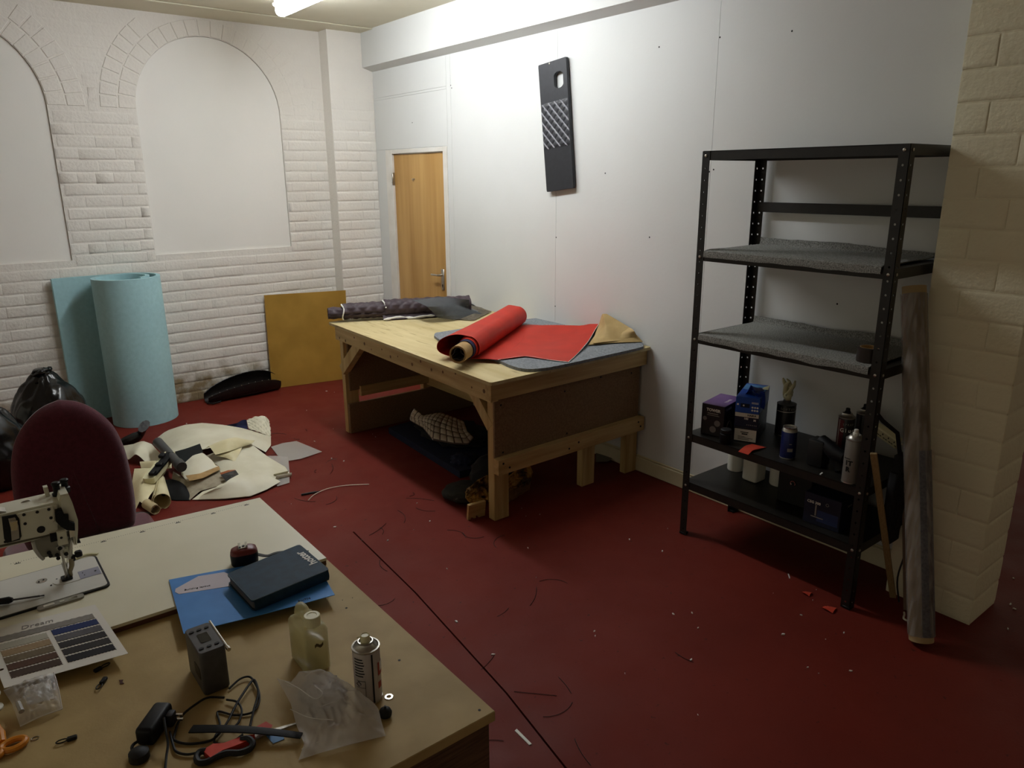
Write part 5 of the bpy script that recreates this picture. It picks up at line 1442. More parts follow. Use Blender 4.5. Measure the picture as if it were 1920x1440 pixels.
b = MB(); b.tube(smooth_path([(-.30, -4.905, .004), (-.32, -4.915, .006), (-.345, -4.925, .004), (-.35, -4.955, .005)], 4), .004, 6)
tag(b.build('cord', M_WHITEP), 'short white cord end on the floor by the film roll', 'cord')
for p, r_, lab in (((-0.469, -4.582, 0.000), .022, 'small orange red scrap on the floor in front of the shelving'), ((-0.505, -4.702, 0.000), .030, 'larger frayed orange red scrap on the floor near the right shelving post')):
    p = Vector(p)
    b = MB(); b.rows([[p+Vector((r_*(u-.5)*1.6, r_*(v-.5)*1.5+r_*.3*(u-.5), .004+.006*math.sin(3*u+2*v))) for v in (0, .33, .66, 1)] for u in (0, .25, .5, .75, 1)], .0015)
    o = tag(b.build('fabric_scrap', M_SCRAP), lab, 'fabric offcut')
b = MB(); b.box(-.018, .018, -.002, .002, .001, .004, 0, Matrix.Translation((-0.404, -4.457, 0.000)) @ Matrix.Rotation(R(40), 4, 'Z'))
tag(b.build('plastic_strip', M_TEXTW, smooth=False), 'thin white plastic strip on the floor left of the orange scraps', 'litter')

# ================================================================== office chair
ch = thing('office_chair', (-2.93, -3.40, 0), 'burgundy fabric office chair behind the sewing machine table', 'chair')
cy_ = -3.20
sil = [(-2.880, -3.200, 0.993), (-2.835, -3.200, 0.980), (-2.797, -3.200, 0.956), (-2.761, -3.200, 0.918), (-2.732, -3.200, 0.867), (-2.713, -3.200, 0.793), (-2.705, -3.200, 0.700), (-2.704, -3.200, 0.596), (-2.709, -3.200, 0.530), (-2.723, -3.200, 0.492), (-2.756, -3.200, 0.477), (-2.824, -3.200, 0.480), (-2.890, -3.200, 0.489)]
ccx = sil[0][0]
right = [(p[0]-ccx, p[2]) for p in sil]
zb = right[-1][1]-.012
right[-1] = (.05, zb)
loop = right+[(-x, z) for x, z in reversed(right[1:])]
loop3 = smooth_path([(x, z, 0) for x, z in loop]+[(loop[0][0], loop[0][1], 0)], 4)[:-1]
zc = .755
b = MB(); rings = 9; n = len(loop3); vs, fs = [], []
for side_ in (0, 1):
    for i in range(rings+1):
        s_ = 1-i/rings if side_ == 0 else i/rings
        for p in loop3:
            x, z = p.x*s_, zc+(p.y-zc)*s_
            bul = .034*math.sqrt(max(0, 1-s_**4))
            yc = cy_+.10*(x/.25)**2*(-.35)
            y = yc-(bul+.004) if side_ == 0 else yc+bul*.8+.004
            vs.append((ccx+x, y, z))
rows_ = 2*(rings+1)
for i in range(rows_-1):
    for k in range(n): fs.append((i*n+k, i*n+(k+1) % n, (i+1)*n+(k+1) % n, (i+1)*n+k))
# start at the centre of the front, run out to the rim and back to the centre of the rear
order = [(0, i) for i in range(rings, -1, -1)]+[(1, i) for i in range(rings, -1, -1)]
V2 = []
for sd, i in order: V2 += vs[(sd*(rings+1)+(i if sd == 0 else i))*n:(sd*(rings+1)+(i if sd == 0 else i)+1)*n]
b.add(V2, fs); b.build('backrest', M_BURG, ch, sharp=180)
b = MB(); b.box(ccx-.235, ccx+.235, -3.72, -3.10, .425, .495, .05, seg=4); b.build('seat', M_BURG, ch, sharp=180)
b = MB(); b.box(ccx-.19, ccx+.19, -3.69, -3.29, .40, .426, .01); b.build('seat_pan', M_BLACKP, ch)
b = MB(); b.tube([(ccx, -3.45, .405), (ccx, -3.22, .40), (ccx, -3.15, .45), (ccx, -3.158, .62)], .020, 10, flat=.5); b.build('back_bracket', M_BLACKM, ch)
b = MB(); b.lathe([(.026, .12), (.026, .26), (.018, .26), (.018, .405)], Matrix.Translation((ccx, -3.48, 0)), 16); b.build('gas_lift', M_BLACKM, ch)
for k in range(5):
    a = R(72*k+20); c, s_ = math.cos(a), math.sin(a)
    b = MB(); b.tube([(ccx, -3.48, .12), (ccx+.15*c, -3.48+.15*s_, .10), (ccx+.27*c, -3.48+.27*s_, .075)], [.028, .022, .016], 8); lg = b.build('base_arm', M_BLACKP, ch)
    b = MB(); b.lathe([(.010, -.022), (.025, -.020), (.026, 0), (.025, .020), (.010, .022)], Matrix.Translation((ccx+.27*c, -3.48+.27*s_, .0265)) @ Matrix.Rotation(a, 4, 'Z') @ Matrix.Rotation(R(90), 4, 'Y'), 14)
    b.lathe([(.006, .03), (.006, .08)], Matrix.Translation((ccx+.27*c, -3.48+.27*s_, 0)), 8); b.build('castor', M_BLACKP, lg)

# ================================================================== machine table and machine
mt = thing('machine_table', (-3.1, -4.07, 0), 'white topped sewing machine table with a printed ruler along its back edge', 'table')
q = [(-2.463, -3.849), (-2.463, -4.330), (-2.85, -4.322), (-3.75, -4.300), (-3.75, -3.735)]
b = MB(); b.prism(q, .7425, .750); b.build('laminate_top', M_LAM, mt, smooth=False)
b = MB(); b.prism([(-2.464, -3.850), (-2.464, -4.329), (-2.85, -4.321), (-3.75, -4.299), (-3.75, -3.736)], .7304, .7425); b.build('brown_edge', M_BROWNL, mt, smooth=False)
for x, y in ((-2.56, -3.93), (-2.56, -4.20), (-3.68, -3.83), (-3.68, -4.19)):
    b = MB(); b.box(x-.025, x+.025, y-.02, y+.02, 0, .722, .004); b.build('leg', M_DGREY, mt, smooth=False)
b = MB(); b.box(-3.66, -2.58, -4.105, -4.065, .08, .12, .004); b.build('crossbar', M_DGREY, mt, smooth=False)
ra, rb2 = Vector((-3.110, -3.849, 0.750)), Vector((-2.499, -3.871, 0.750))
b = MB(); rd = (rb2-ra); rn = Vector((-rd.y, rd.x, 0)).normalized(); nt_ = 110
ang = math.atan2(rd.y, rd.x)
for k in range(nt_):
    p = ra+rd*(k/nt_); b.box(-.0006, .0006, -.0012-(.001 if k % 5 == 0 else 0), .0012, -.0004, .0002, 0, Matrix.Translation(p) @ Matrix.Rotation(ang, 4, 'Z'))
for (px_, py_) in ():
    pass
for p in ((-3.096, -3.851, 0.750), (-2.899, -3.858, 0.750), (-2.802, -3.863, 0.750), (-2.708, -3.865, 0.750), (-2.610, -3.867, 0.750), (-2.513, -3.870, 0.750)):
    T = Matrix.Translation(p) @ Matrix.Rotation(ang, 4, 'Z')
    b.box(-.007, .007, -.009, -.005, -.0004, .0002, 0, T); b.box(-.004, -.001, -.005, -.001, -.0004, .0002, 0, T); b.box(.001, .003, -.005, .001, -.0004, .0002, 0, T)
o = b.build('ruler_marks', mat('grey_ink', '#4a473e', .7), mt, smooth=False); o['kind'] = 'stuff'

sm = thing('sewing_machine', (-3.1, -4.04, .75), 'cream industrial walking foot sewing machine at the left edge', 'sewing machine')
ZB = .7502
b = MB(); b.prism(rrect(-3.75, -2.936, -4.130, -3.948, .012, 4), ZB, ZB+.006); bed = b.build('bed', M_BEDM, sm)
b = MB(); b.prism(rrect(-3.755, -2.931, -4.1345, -3.9435, .014, 4), ZB, ZB+.0045); b.build('bed_gasket', M_INK, bed)
b = MB(); b.box(-2.984, -2.938, -4.062, -4.018, ZB+.006, ZB+.0068, .0005); b.build('slide_plate', mat('bluish_steel', '#9a9cae', .35, metal=.3), bed, smooth=False)
b = MB(); b.prism([(-2.985, -4.0635), (-2.985, -4.0165)]+[(-3.012+.028*math.cos(R(a)), -4.040+.0235*math.sin(R(a))) for a in range(90, 271, 15)], ZB+.006, ZB+.0074); b.build('needle_plate', M_BEDM, bed, smooth=False)
b = MB(); b.lathe([(.012, ZB+.006), (.012, ZB+.0066)], Matrix.Translation((-3.060, -4.010, 0)), 20); b.build('round_plate', M_SATIN, bed)
b = MB()
for x, y, r_ in ((-2.948, -4.040, .0025), (-3.045, -4.050, .002), (-3.03, -4.026, .002), (-3.056, -4.008, .0018), (-3.066, -4.012, .0018), (-2.975, -4.032, .001), (-2.973, -4.046, .001)):
    b.lathe([(r_, ZB+.006), (r_, ZB+.0079)], Matrix.Translation((x, y, 0)), 8)
o = b.build('screws', M_INK, bed); o['kind'] = 'stuff'
b = MB(); b.tube(smooth_path([(-2.995, -3.940, .752), (-2.965, -3.925, .754), (-2.945, -3.922, .753), (-2.925, -3.935, .752)], 5), .004, 6, flat=.5); b.build('hinge_lug', M_CREAMP, bed)
b = MB(); b.prism(rrect(-3.085, -2.990, -4.152, -4.132, .008, 4), ZB, ZB+.005); lug = b.build('front_lug', mat('dull_lug', '#8d897c', .5), bed)
b = MB(); b.box(-3.072, -3.050, -4.147, -4.138, ZB+.005, ZB+.0058); b.box(-3.04, -3.03, -4.147, -4.138, ZB+.005, ZB+.0058); b.box(-3.022, -3.004, -4.147, -4.138, ZB+.005, ZB+.0058); o = b.build('latch_plates', M_CHROME, lug, smooth=False); o['kind'] = 'stuff'

YF, YB = -4.082, -3.998
def mcast(name, pts, y0, y1, m, bev=.004, parent=None):
    """casting: outline in x, z extruded in y, with softened edges"""
    b = bmesh.new()
    vv = [b.verts.new((p[0], y0, p[2])) for p in pts]
    f = b.faces.new(vv)
    ex = bmesh.ops.extrude_face_region(b, geom=[f])
    for v in ex['geom']:
        if isinstance(v, bmesh.types.BMVert): v.co.y = y1
    bmesh.ops.recalc_face_normals(b, faces=b.faces[:])
    if bev: bmesh.ops.bevel(b, geom=[e for e in b.edges if abs(e.verts[0].co.y-e.verts[1].co.y) < 1e-6], offset=bev, segments=2, affect='EDGES')
    return MB().bm(b).build(name, m, parent or sm)
arm_pts = [(-3.72, 0, .978), (-3.116, -4.082, 0.974), (-3.054, -4.082, 0.974), (-2.999, -4.082, 0.974), (-3.008, -4.082, 0.896), (-3.029, -4.082, 0.896), (-3.063, -4.082, 0.893), (-3.098, -4.082, 0.894), (-3.129, -4.082, 0.894), (-3.30, 0, .880), (-3.38, 0, .86), (-3.40, 0, ZB+.006), (-3.72, 0, ZB+.006)]
mcast('arm', arm_pts, YF, YB, M_MACH, .006)
mcast('head', [(-3.000, -4.082, 0.975), (-2.995, -4.082, 0.989), (-2.979, -4.082, 0.989), (-2.974, -4.082, 0.964), (-2.969, -4.082, 0.917), (-2.972, -4.082, 0.894), (-2.980, -4.082, 0.855), (-2.986, -4.082, 0.857), (-2.985, -4.082, 0.882), (-2.991, -4.082, 0.911), (-3.006, -4.082, 0.916)], YF, YB, M_MACH, .004)
mcast('lower_casting', [(-3.067, -4.082, 0.893), (-3.029, -4.082, 0.895), (-2.998, -4.082, 0.889), (-2.993, -4.082, 0.863), (-2.998, -4.082, 0.837), (-3.013, -4.082, 0.832), (-3.032, -4.082, 0.834), (-3.039, -4.082, 0.840), (-3.052, -4.082, 0.840), (-3.064, -4.082, 0.858), (-3.065, -4.082, 0.873)], YF+.012, YB-.01, mat('machine_grey', '#8f8b7b', .4), .003)
def on_face(px_, name, m, pts, d, parent=None, y0=YF):
    return mcast(name, pts, y0-d, y0+.002, m, .0015 if d > .002 else 0, parent)
cov = on_face(0, 'cover_plate', M_MACH, [(-3.080, -4.082, 0.970), (-3.016, -4.082, 0.970), (-3.012, -4.082, 0.959), (-3.015, -4.082, 0.933), (-3.022, -4.082, 0.929), (-3.081, -4.082, 0.933)], .004)
on_face(0, 'access_opening', M_INK, [(-3.113, -4.082, 0.971), (-3.086, -4.082, 0.969), (-3.082, -4.082, 0.957), (-3.084, -4.082, 0.914), (-3.090, -4.082, 0.906), (-3.114, -4.082, 0.906), (-3.117, -4.082, 0.918)], .0015)
on_face(0, 'bobbin_winder', M_SATIN, [(-3.102, -4.082, 0.964), (-3.089, -4.082, 0.964), (-3.086, -4.082, 0.941), (-3.089, -4.082, 0.911), (-3.104, -4.082, 0.909), (-3.101, -4.082, 0.939)], .005)
on_face(0, 'brass_link', M_CHROME, [(-3.101, -4.082, 0.958), (-3.086, -4.082, 0.956), (-3.089, -4.082, 0.933), (-3.101, -4.082, 0.934)], .008)
b = MB()
for px_ in ((-3.046, -4.082, 0.964), (-3.072, -4.082, 0.965), (-3.023, -4.082, 0.964), (-3.073, -4.082, 0.943), (-3.022, -4.082, 0.942)):
    b.lathe([(.0035, 0), (.0035, .0052)], Matrix.Translation((px_[0], YF, px_[2])) @ Matrix.Rotation(R(90), 4, 'X'), 10)
b.lathe([(.0085, 0), (.0085, .0012)], Matrix.Translation((-3.045, -4.082, 0.918)) @ Matrix.Rotation(R(90), 4, 'X'), 16)
for px_ in ((-3.090, -4.082, 0.909), (-3.116, -4.082, 0.910), (-3.090, -4.082, 0.926)):
    b.lathe([(.003, 0), (.003, .0022)], Matrix.Translation((px_[0], YF, px_[2])) @ Matrix.Rotation(R(90), 4, 'X'), 8)
o = b.build('screw_holes', M_INK, sm); o['kind'] = 'stuff'
zt = .968
b = MB()
for dx, dy, r_ in ((-.055, .02, .006), (-.047, .035, .004), (-.036, .045, .004), (-.030, .030, .004), (-.066, .035, .003)):
    b.lathe([(r_, 0), (r_, .0012)], Matrix.Translation((-2.985+dx, YF+dy, zt+.0035)), 10)
o = b.build('oil_holes', M_INK, sm); o['kind'] = 'stuff'
on_face(0, 'lower_groove', mat('groove_dark', '#55503f', .6), [(-3.127, -4.082, 0.905), (-3.031, -4.082, 0.901), (-3.031, -4.082, 0.897), (-3.128, -4.082, 0.900)], .0012)
bl = mcast('tension_bracket', [(-3.011, -4.082, 0.959), (-2.998, -4.082, 0.959), (-2.995, -4.082, 0.943), (-2.987, -4.082, 0.941), (-2.989, -4.082, 0.925), (-2.978, -4.082, 0.917), (-2.980, -4.082, 0.898), (-2.996, -4.082, 0.904), (-3.007, -4.082, 0.918), (-3.014, -4.082, 0.932)], YF-.012, YF+.004, M_BLACKP, .002)
mcast('guide_block', [(-3.017, -4.082, 0.907), (-2.998, -4.082, 0.908), (-2.998, -4.082, 0.871), (-3.018, -4.082, 0.871)], YF-.014, YF+.014, M_MACH, .002)
b = MB(); b.lathe([(.003, 0), (.003, .0022)], Matrix.Translation((-3.010, -4.095, 0.891)) @ Matrix.Rotation(R(90), 4, 'X'), 8); b.build('block_screw', M_INK, sm)
mcast('dark_block', [(-3.030, -4.082, 0.903), (-3.018, -4.082, 0.902), (-3.018, -4.082, 0.883), (-3.031, -4.082, 0.883)], YF-.008, YF+.006, M_BLACKP, .001)
yn = -4.040
def rod(name, pts, r_, m, seg=10, flat=1.0):
    b = MB(); b.tube(pts, r_, seg, flat=flat); return b.build(name, m, sm)
rod('needle_bar', [(-2.982, -4.040, 0.892), (-2.996, -4.040, 0.806)], .005, M_SATIN)
rod('presser_bar', [(-2.993, -4.028, 0.877), (-3.002, -4.028, 0.808)], .005, M_SATIN)
mcast('bar_clamp', [(-2.991, -4.082, 0.904), (-2.980, -4.082, 0.902), (-2.982, -4.082, 0.881), (-2.992, -4.082, 0.880)], YF-.004, YF+.02, M_CHROME, .001)
rod('looped_lever', [(-3.019, -4.082, 0.857), (-3.021, -4.082, 0.864), (-3.014, -4.082, 0.867), (-3.009, -4.082, 0.860), (-3.014, -4.082, 0.851), (-3.013, -4.082, 0.831), (-3.013, -4.082, 0.811), (-3.013, -4.082, 0.797)], .003, M_SATIN)
on_face(0, 'link_arm', M_MACH, [(-3.010, -4.082, 0.854), (-2.999, -4.082, 0.854), (-2.999, -4.082, 0.837), (-3.009, -4.082, 0.833), (-3.011, -4.082, 0.841)], .006, None, YF+.012)
b = MB()
for p in ((-3.016, -4.084, 0.861), (-3.005, -4.078, 0.840), (-3.023, -4.072, 0.841), (-3.022, -4.072, 0.832), (-3.038, -4.072, 0.852), (-3.036, -4.072, 0.843)):
    b.lathe([(.0045, 0), (.0045, .003)], Matrix.Translation(p) @ Matrix.Rotation(R(90), 4, 'X'), 10)
o = b.build('pivot_screws', M_INK, sm); o['kind'] = 'stuff'
rod('outer_foot', [(-3.011, -4.040, 0.802), (-3.009, -4.040, 0.782), (-3.009, -4.040, 0.770), (-3.012, yn, ZB+.010)], [.005, .005, .004, .003], M_SATIN)
rod('inner_foot', [(-2.993, -4.040, 0.808), (-2.995, -4.040, 0.789), (-3.001, -4.040, 0.774), (-3.000, yn, ZB+.012)], [.007, .006, .005, .004], mat('dull_brass_steel', '#8d8064', .4, metal=.7))
b = MB(); b.prism(rrect(-3.022, -2.998, -4.052, -4.028, .004, 2), ZB+.0076, ZB+.0125); b.build('presser_foot', M_BLACKP, sm)
rod('needle', [(-3.002, -4.040, 0.812), (-3.010, yn, ZB+.008)], .0012, M_CHROME, 6)
b = MB(); b.box(-2.985, -2.969, yn-.008, yn+.008, .807, .822, .003); b.box(-2.995, -2.985, yn-.006, yn+.006, .800, .815, .002); b.build('clamp_screws', M_BLACKP, sm)
rod('thumb_screw', [(-2.976, -4.040, 0.846), (-2.969, -4.040, 0.847)], [.004, .006], M_BLACKP)
def knob(p, h):
    p = Vector(p)
    b = MB(); b.lathe([(.010, 0), (.011, .012), (.0075, .014), (.0075, .030), (.0085, .032), (.0065, .034), (.0065, h-.008), (.0095, h-.006), (.0095, h-.002), (.007, h)], Matrix.Translation(p), 16); return b.build('pressure_knob', M_BLACKP, sm)
knob((-2.997, -4.035, .968), .040); knob((-2.978, -4.020, .972), .034)
mcast('thread_guide', [(-3.020, 0, .966), (-3.011, 0, .966), (-3.013, 0, .998), (-3.022, 0, .998)], -4.030, -4.012, M_MACH, .001)
rod('top_thread_loop', smooth_path([(-3.075, -4.03, .966), (-3.068, -4.03, .974), (-3.055, -4.03, .975), (-3.048, -4.03, .966)], 4), .0022, M_SATIN)
mcast('tilted_top_plate', [(-3.128, 0, .967), (-3.098, 0, .962), (-3.103, 0, .976), (-3.124, 0, .984)], -4.07, -4.04, M_SATIN, .001)
rod('finger_guard', [(-3.065, -4.082, 0.893), (-3.064, -4.082, 0.873), (-3.058, -4.082, 0.855), (-3.051, -4.082, 0.843)], .004, M_SATIN)

# ================================================================== brown worktable in front
wt = thing('worktable', (-3.2, -4.7, 0), 'brown fibreboard worktable in the foreground corner', 'table')
b = MB(); b.box(-3.95, -2.450, -5.042, -4.305, .708, .730, .0015); b.build('table_top', M_MDF, wt, smooth=False)
b = MB(); b.box(-3.93, -2.460, -5.036, -5.000, .595, .708, .002); b.build('front_rail', M_DARKWOOD, wt, smooth=False)
b = MB(); b.box(-2.497, -2.461, -4.999, -4.345, .595, .708, .002); b.build('side_rail', M_DARKWOOD, wt, smooth=False)
for x, y in ((-2.535, -4.965), (-2.535, -4.40), (-3.88, -4.965), (-3.88, -4.40)):
    b = MB(); b.box(x-.037, x+.037, y-.034, y+.034, 0, .708, .003); b.build('leg', M_DARKWOOD, wt, smooth=False)
b = MB()
for p, r_ in (((-2.515, -4.795, 0.730), .0028), ((-2.514, -4.547, 0.730), .0028), ((-2.472, -5.021, 0.730), .0028), ((-2.483, -4.516, 0.730), .0012), ((-2.506, -4.510, 0.730), .0012), ((-2.847, -4.314, 0.730), .0025)):
    b.lathe([(r_, -.0004), (r_, .0004)], Matrix.Translation(p), 10)
o = b.build('screw_holes', M_INK, wt); o['kind'] = 'stuff'

# ---- on the machine table
fo_ = thing('card_folder', (-2.675, -4.371, 0.750), 'blue card folder with a white label under the dark notebook', 'folder')
fq = [Vector((-2.814, -4.194, 0.751)), Vector((-2.487, -4.294, 0.751)), Vector((-2.526, -4.514, 0.751)), Vector((-2.849, -4.453, 0.751))]
b = MB(); b.rows(coons([fq[0], fq[1]], [fq[1], fq[2]], [fq[3], fq[2]], [fq[0], fq[3]], 12, 12, lambda u, v: .0012*math.sin(5*u+2*v)+.001), .0012); b.build('card_cover', M_BLUEF, fo_)
b = MB(); lab = [(-2.818, -4.265, 0.754), (-2.813, -4.251, 0.754), (-2.753, -4.225, 0.754), (-2.697, -4.245, 0.754), (-2.671, -4.305, 0.754), (-2.697, -4.325, 0.754), (-2.742, -4.308, 0.754), (-2.813, -4.281, 0.754)]
b.prism([(p[0], p[1]) for p in lab], .7543, .7548); b.build('paper_label', mat('lilac_white_label', '#cfc8d0', .7), fo_, smooth=False)
p, q = Vector((-2.796, -4.272, 0.755)), Vector((-2.746, -4.287, 0.755))
lettering('Building layout', .0098, frame((p+q)/2, q-p, Vector((-(q-p).y, (q-p).x, 0))), M_INK, fo_)
p, q = Vector((-2.569, -4.492, 0.755)), Vector((-2.614, -4.488, 0.755))
lettering('Name', .012, frame((p+q)/2, q-p, Vector((-(q-p).y, (q-p).x, 0))), M_DNAVY, fo_)

nb = thing('notebook', (-2.605, -4.360, 0.755), 'dark teal leatherette notebook with white lettering on the blue folder', 'notebook')
nq = [Vector((-2.708, -4.308, 0.782)), Vector((-2.510, -4.276, 0.782)), Vector((-2.505, -4.445, 0.782)), Vector((-2.702, -4.467, 0.782))]
def rq(Q, r_, n=4):
    o = []
    for i in range(4):
        a, p, c = Q[i-1], Q[i], Q[(i+1) % 4]
        d1, d2 = (a-p).normalized()*r_, (c-p).normalized()*r_
        for k in range(n+1):
            t = k/n; o.append((p+d1)*(1-t)**2+p*2*t*(1-t)+(p+d2)*t*t)
    return o
rqn = rq(nq, .010)
cen = sum((p for p in nq), Vector())/4
M_NB = mat('dark_teal_leatherette', '#213c50', .6, '#1c3446', 40, bump=.03, bscale=300, spec=.2)
def layer(pts, z0, z1, k=1.0): 
    b = MB(); b.prism([(cen.x+(p.x-cen.x)*k, cen.y+(p.y-cen.y)*k) for p in pts], z0, z1); return b
b = layer(rqn, .7785, .7815); b.add(*[(lambda m: (m.v, m.f))(layer(rqn, .7815, .7825, .985))][0]); b.build('front_cover', M_NB, nb, sharp=60)
layer(rqn, .7562, .7590).build('back_cover', M_NB, nb)
layer(rqn, .7590, .7785, .965).build('pages', mat('page_edges', '#55504a', .8), nb)
b = MB(); sp_ = [nq[2], nq[3]]
b.rows([[Vector((p.x, p.y, 0))+Vector(((nq[2]-nq[1]).normalized().x, (nq[2]-nq[1]).normalized().y, 0))*(.004*math.sin(math.pi*k/6)-.002)+Vector((0, 0, .7562+.0253*k/6)) for k in range(7)] for p in [nq[2].lerp(nq[3], t) for t in (.02, .25, .5, .75, .98)]], .002); b.build('spine', M_NB, nb)
b = MB(); ins = [cen+(p-cen)*.992 for p in rqn]; b.tube([Vector((p.x, p.y, .7822)) for p in ins+[ins[0]]], .0009, 4); b.build('edge_piping', mat('grey_teal_edge', '#70838c', .4), nb)
p, q = Vector((-2.523, -4.393, 0.783)), Vector((-2.530, -4.321, 0.783))
lettering('hotter', .031, frame((p+q)/2, q-p, Vector((-(q-p).y, (q-p).x, 0))), M_TEXTW, nb, bold=.0007)

tm = thing('tape_measure', (-2.637, -4.225, .7505), 'black and red tape measure with a steel clip beside the notebook', 'tape measure')
t0 = Vector((-2.637, -4.222, .7505)); tx = Vector((.97, -.25, 0)).normalized(); ty = Vector((.25, .97, 0))
M = frame(t0, tx, ty)
def rl_(w, d, r_): return rrect(-w, w, -d, d, r_, 6)
b = MB()
lv = [(0, .92), (.004, 1.0), (.024, 1.02), (.031, .99)]
ps_ = rl_(.033, .024, .018)
b.rows([[M @ Vector((x*k, y*k, z)) for x, y in ps_+[ps_[0]]] for z, k in lv]); b.prism([(x*.92, y*.92) for x, y in ps_], 0, .001, M); b.build('case', M_BLACKP, tm, sharp=60)
b = MB(); b.rows([[M @ Vector((x*k, y*k, z)) for x, y in ps_+[ps_[0]]] for z, k in ((.031, .995), (.039, .92), (.0435, .65), (.0445, .1))]); b.build('red_top', mat('dark_red_rubber', '#6e2622', .4), tm, sharp=60)
b = MB(); b.box(-.012, .010, -.010, .012, .0435, .0465, .001, M); b.box(-.012, -.006, -.010, .012, .046, .052, .001, M); b.box(.005, .010, -.010, .012, .046, .052, .001, M); b.build('belt_clip', M_CHROME, tm)
b = MB(); b.lathe([(.0035, .046), (.0035, .0475)], M, 10); b.build('clip_hole', M_INK, tm)
b = MB(); b.tube(smooth_path([M @ Vector((.030, .010, .012)), (-2.589, -4.250, 0.765), (-2.563, -4.254, 0.767), (-2.524, -4.263, 0.762), (-2.493, -4.286, 0.760)], 5), .006, 6, flat=.3); b.build('wrist_strap', M_BLACKR, tm)

sw = thing('swatch_card', (-3.067, -4.325, 0.750), 'white fabric swatch card with grey, beige and navy samples on the white table top', 'swatch card')
TRc, BRc, BLc = Vector((-2.977, -4.200, 0.752)), Vector((-2.958, -4.449, 0.752)), Vector((-3.171, -4.418, 0.752))
TLc = TRc+BLc-BRc
def sq(u, v): return TLc+(TRc-TLc)*u+(BLc-TLc)*v
vs, fs = holed([tuple(sq(u, v)[:2]) for u, v in ((0, 0), (1, 0), (1, 1), (0, 1))], [[tuple((sq(.033, v_)+Vector((.004*math.cos(R(a)), .004*math.sin(R(a)), 0)))[:2]) for a in range(0, 360, 30)] for v_ in (.42, .71)], .7512, .7518)
b = MB(); b.add(vs, fs); b.build('card', M_WHITE, sw, smooth=False)
def swatch(u0, u1, v0, v1, c, c2=None):
    nz = 14; pts = []
    for k in range(nz*2+1):
        t = k/(nz*2); pts.append(sq(u0+(u1-u0)*t, v0+(.008 if k % 2 else 0)))
    for k in range(1, 8): pts.append(sq(u1-(.008 if k % 2 else 0), v0+(v1-v0)*k/8))
    for k in range(nz*2+1):
        t = 1-k/(nz*2); pts.append(sq(u0+(u1-u0)*t, v1-(.008 if k % 2 else 0)))
    for k in range(1, 8): pts.append(sq(u0+(.008 if k % 2 else 0), v1-(v1-v0)*k/8))
    b = MB(); b.prism([(p.x, p.y) for p in pts], .7518, .7528)
    b.build('swatch', mat('swatch_'+c.strip('#'), c, .8, c2 or c, 120), sw, smooth=False)
swatch(.055, .93, .165, .265, '#8f8a84', '#858079')
for k, (c, c2) in enumerate((('#b3b0a0', None), ('#a38d6c', '#987f5f'), ('#75674f', '#6c5e48'), ('#5a3d2b', '#4f3526'), ('#4a382b', '#443327'))): swatch(.075, .485, .295+.122*k, .295+.122*k+.108, c, c2)
for k, (c, c2) in enumerate((('#1d2f63', None), ('#5f5d61', '#555358'), ('#2e2c2d', None), ('#302d2c', None), ('#15141c', None))): swatch(.525, .935, .278+.126*k, .278+.126*k+.108, c, c2)
p, q = sq(.28, .105), sq(.62, .105)
lettering('Dream', .022, frame((p+q)/2+Vector((0, 0, .0001)), q-p, TLc-BLc), M_TEXTG, sw)

sd = thing('screwdriver', (-3.12, -4.085, .757), 'black screwdriver lying on the machine bed at the left edge', 'screwdriver')
b = MB(); b.tube([(-3.127, -4.079, 0.763), (-3.073, -4.094, 0.760)], .0022, 8); b.tube([(-3.074, -4.094, 0.760), (-3.064, -4.095, 0.759)], [.0022, .0036], 6, flat=.4); b.build('shaft', M_DGREY, sd)
a, c = Vector((-3.125, -4.085, 0.766)), Vector((-3.149, -4.075, 0.766)); b = MB(); b.tube([a, a.lerp(c, .3), c, c+(c-a)*2.5], [.005, .0085, .0075, .009], 10); b.build('handle_grip', M_BLACKP, sd)

# ---- on the brown worktable
ZM = .7302
rdo = thing('radio', (-2.843, -4.605, ZM), 'grey portable radio standing on the brown worktable', 'radio')
b = MB()
prof = rrect(-2.8675, -2.8175, -4.659, -4.552, .008, 4)
prof3 = [(x, y) for x, y in prof]
b.rows([[Vector((-2.8425+(x+2.8425)*k, -4.6055+(y+4.6055)*k, ZM+z)) for x, y in prof3+[prof3[0]]] for z, k in ((0, .95), (.004, 1), (.086, 1), (.092, .97), (.0935, .93))])
b.prism([(-2.8425+(x+2.8425)*.94, -4.6055+(y+4.6055)*.94) for x, y in prof3], ZM+.092, ZM+.0934)
b.build('case', M_DGREY, rdo, sharp=50)
zt = ZM+.0934
b = MB(); b.prism(rrect(-2.853, -2.833, -4.622, -4.588, .003, 2), zt, zt+.0008); b.build('display', mat('display_glass', '#17181a', .15), rdo)
for y in (-4.573, -4.640):
    for x in (-2.858, -2.8435, -2.829):
        b = MB(); b.prism(rrect(x-.0045, x+.0045, y-.003, y+.003, .0025, 2), zt, zt+.0018); b.build('button', M_BLACKP, rdo)
b = MB(); b.prism(rrect(-4.648, -4.61, ZM+.03, ZM+.055, .004, 2), -2.8682, -2.8672, YZ); b.build('side_port', M_BLACKP, rdo)
b = MB(); b.tube([(-2.8165, -4.553, zt-.001), (-2.8165, -4.668, zt-.001)], .0026, 8); b.tube([(-2.8165, -4.664, zt-.001), (-2.8165, -4.674, zt-.001)], .0042, 8); b.build('aerial', M_CHROME, rdo)

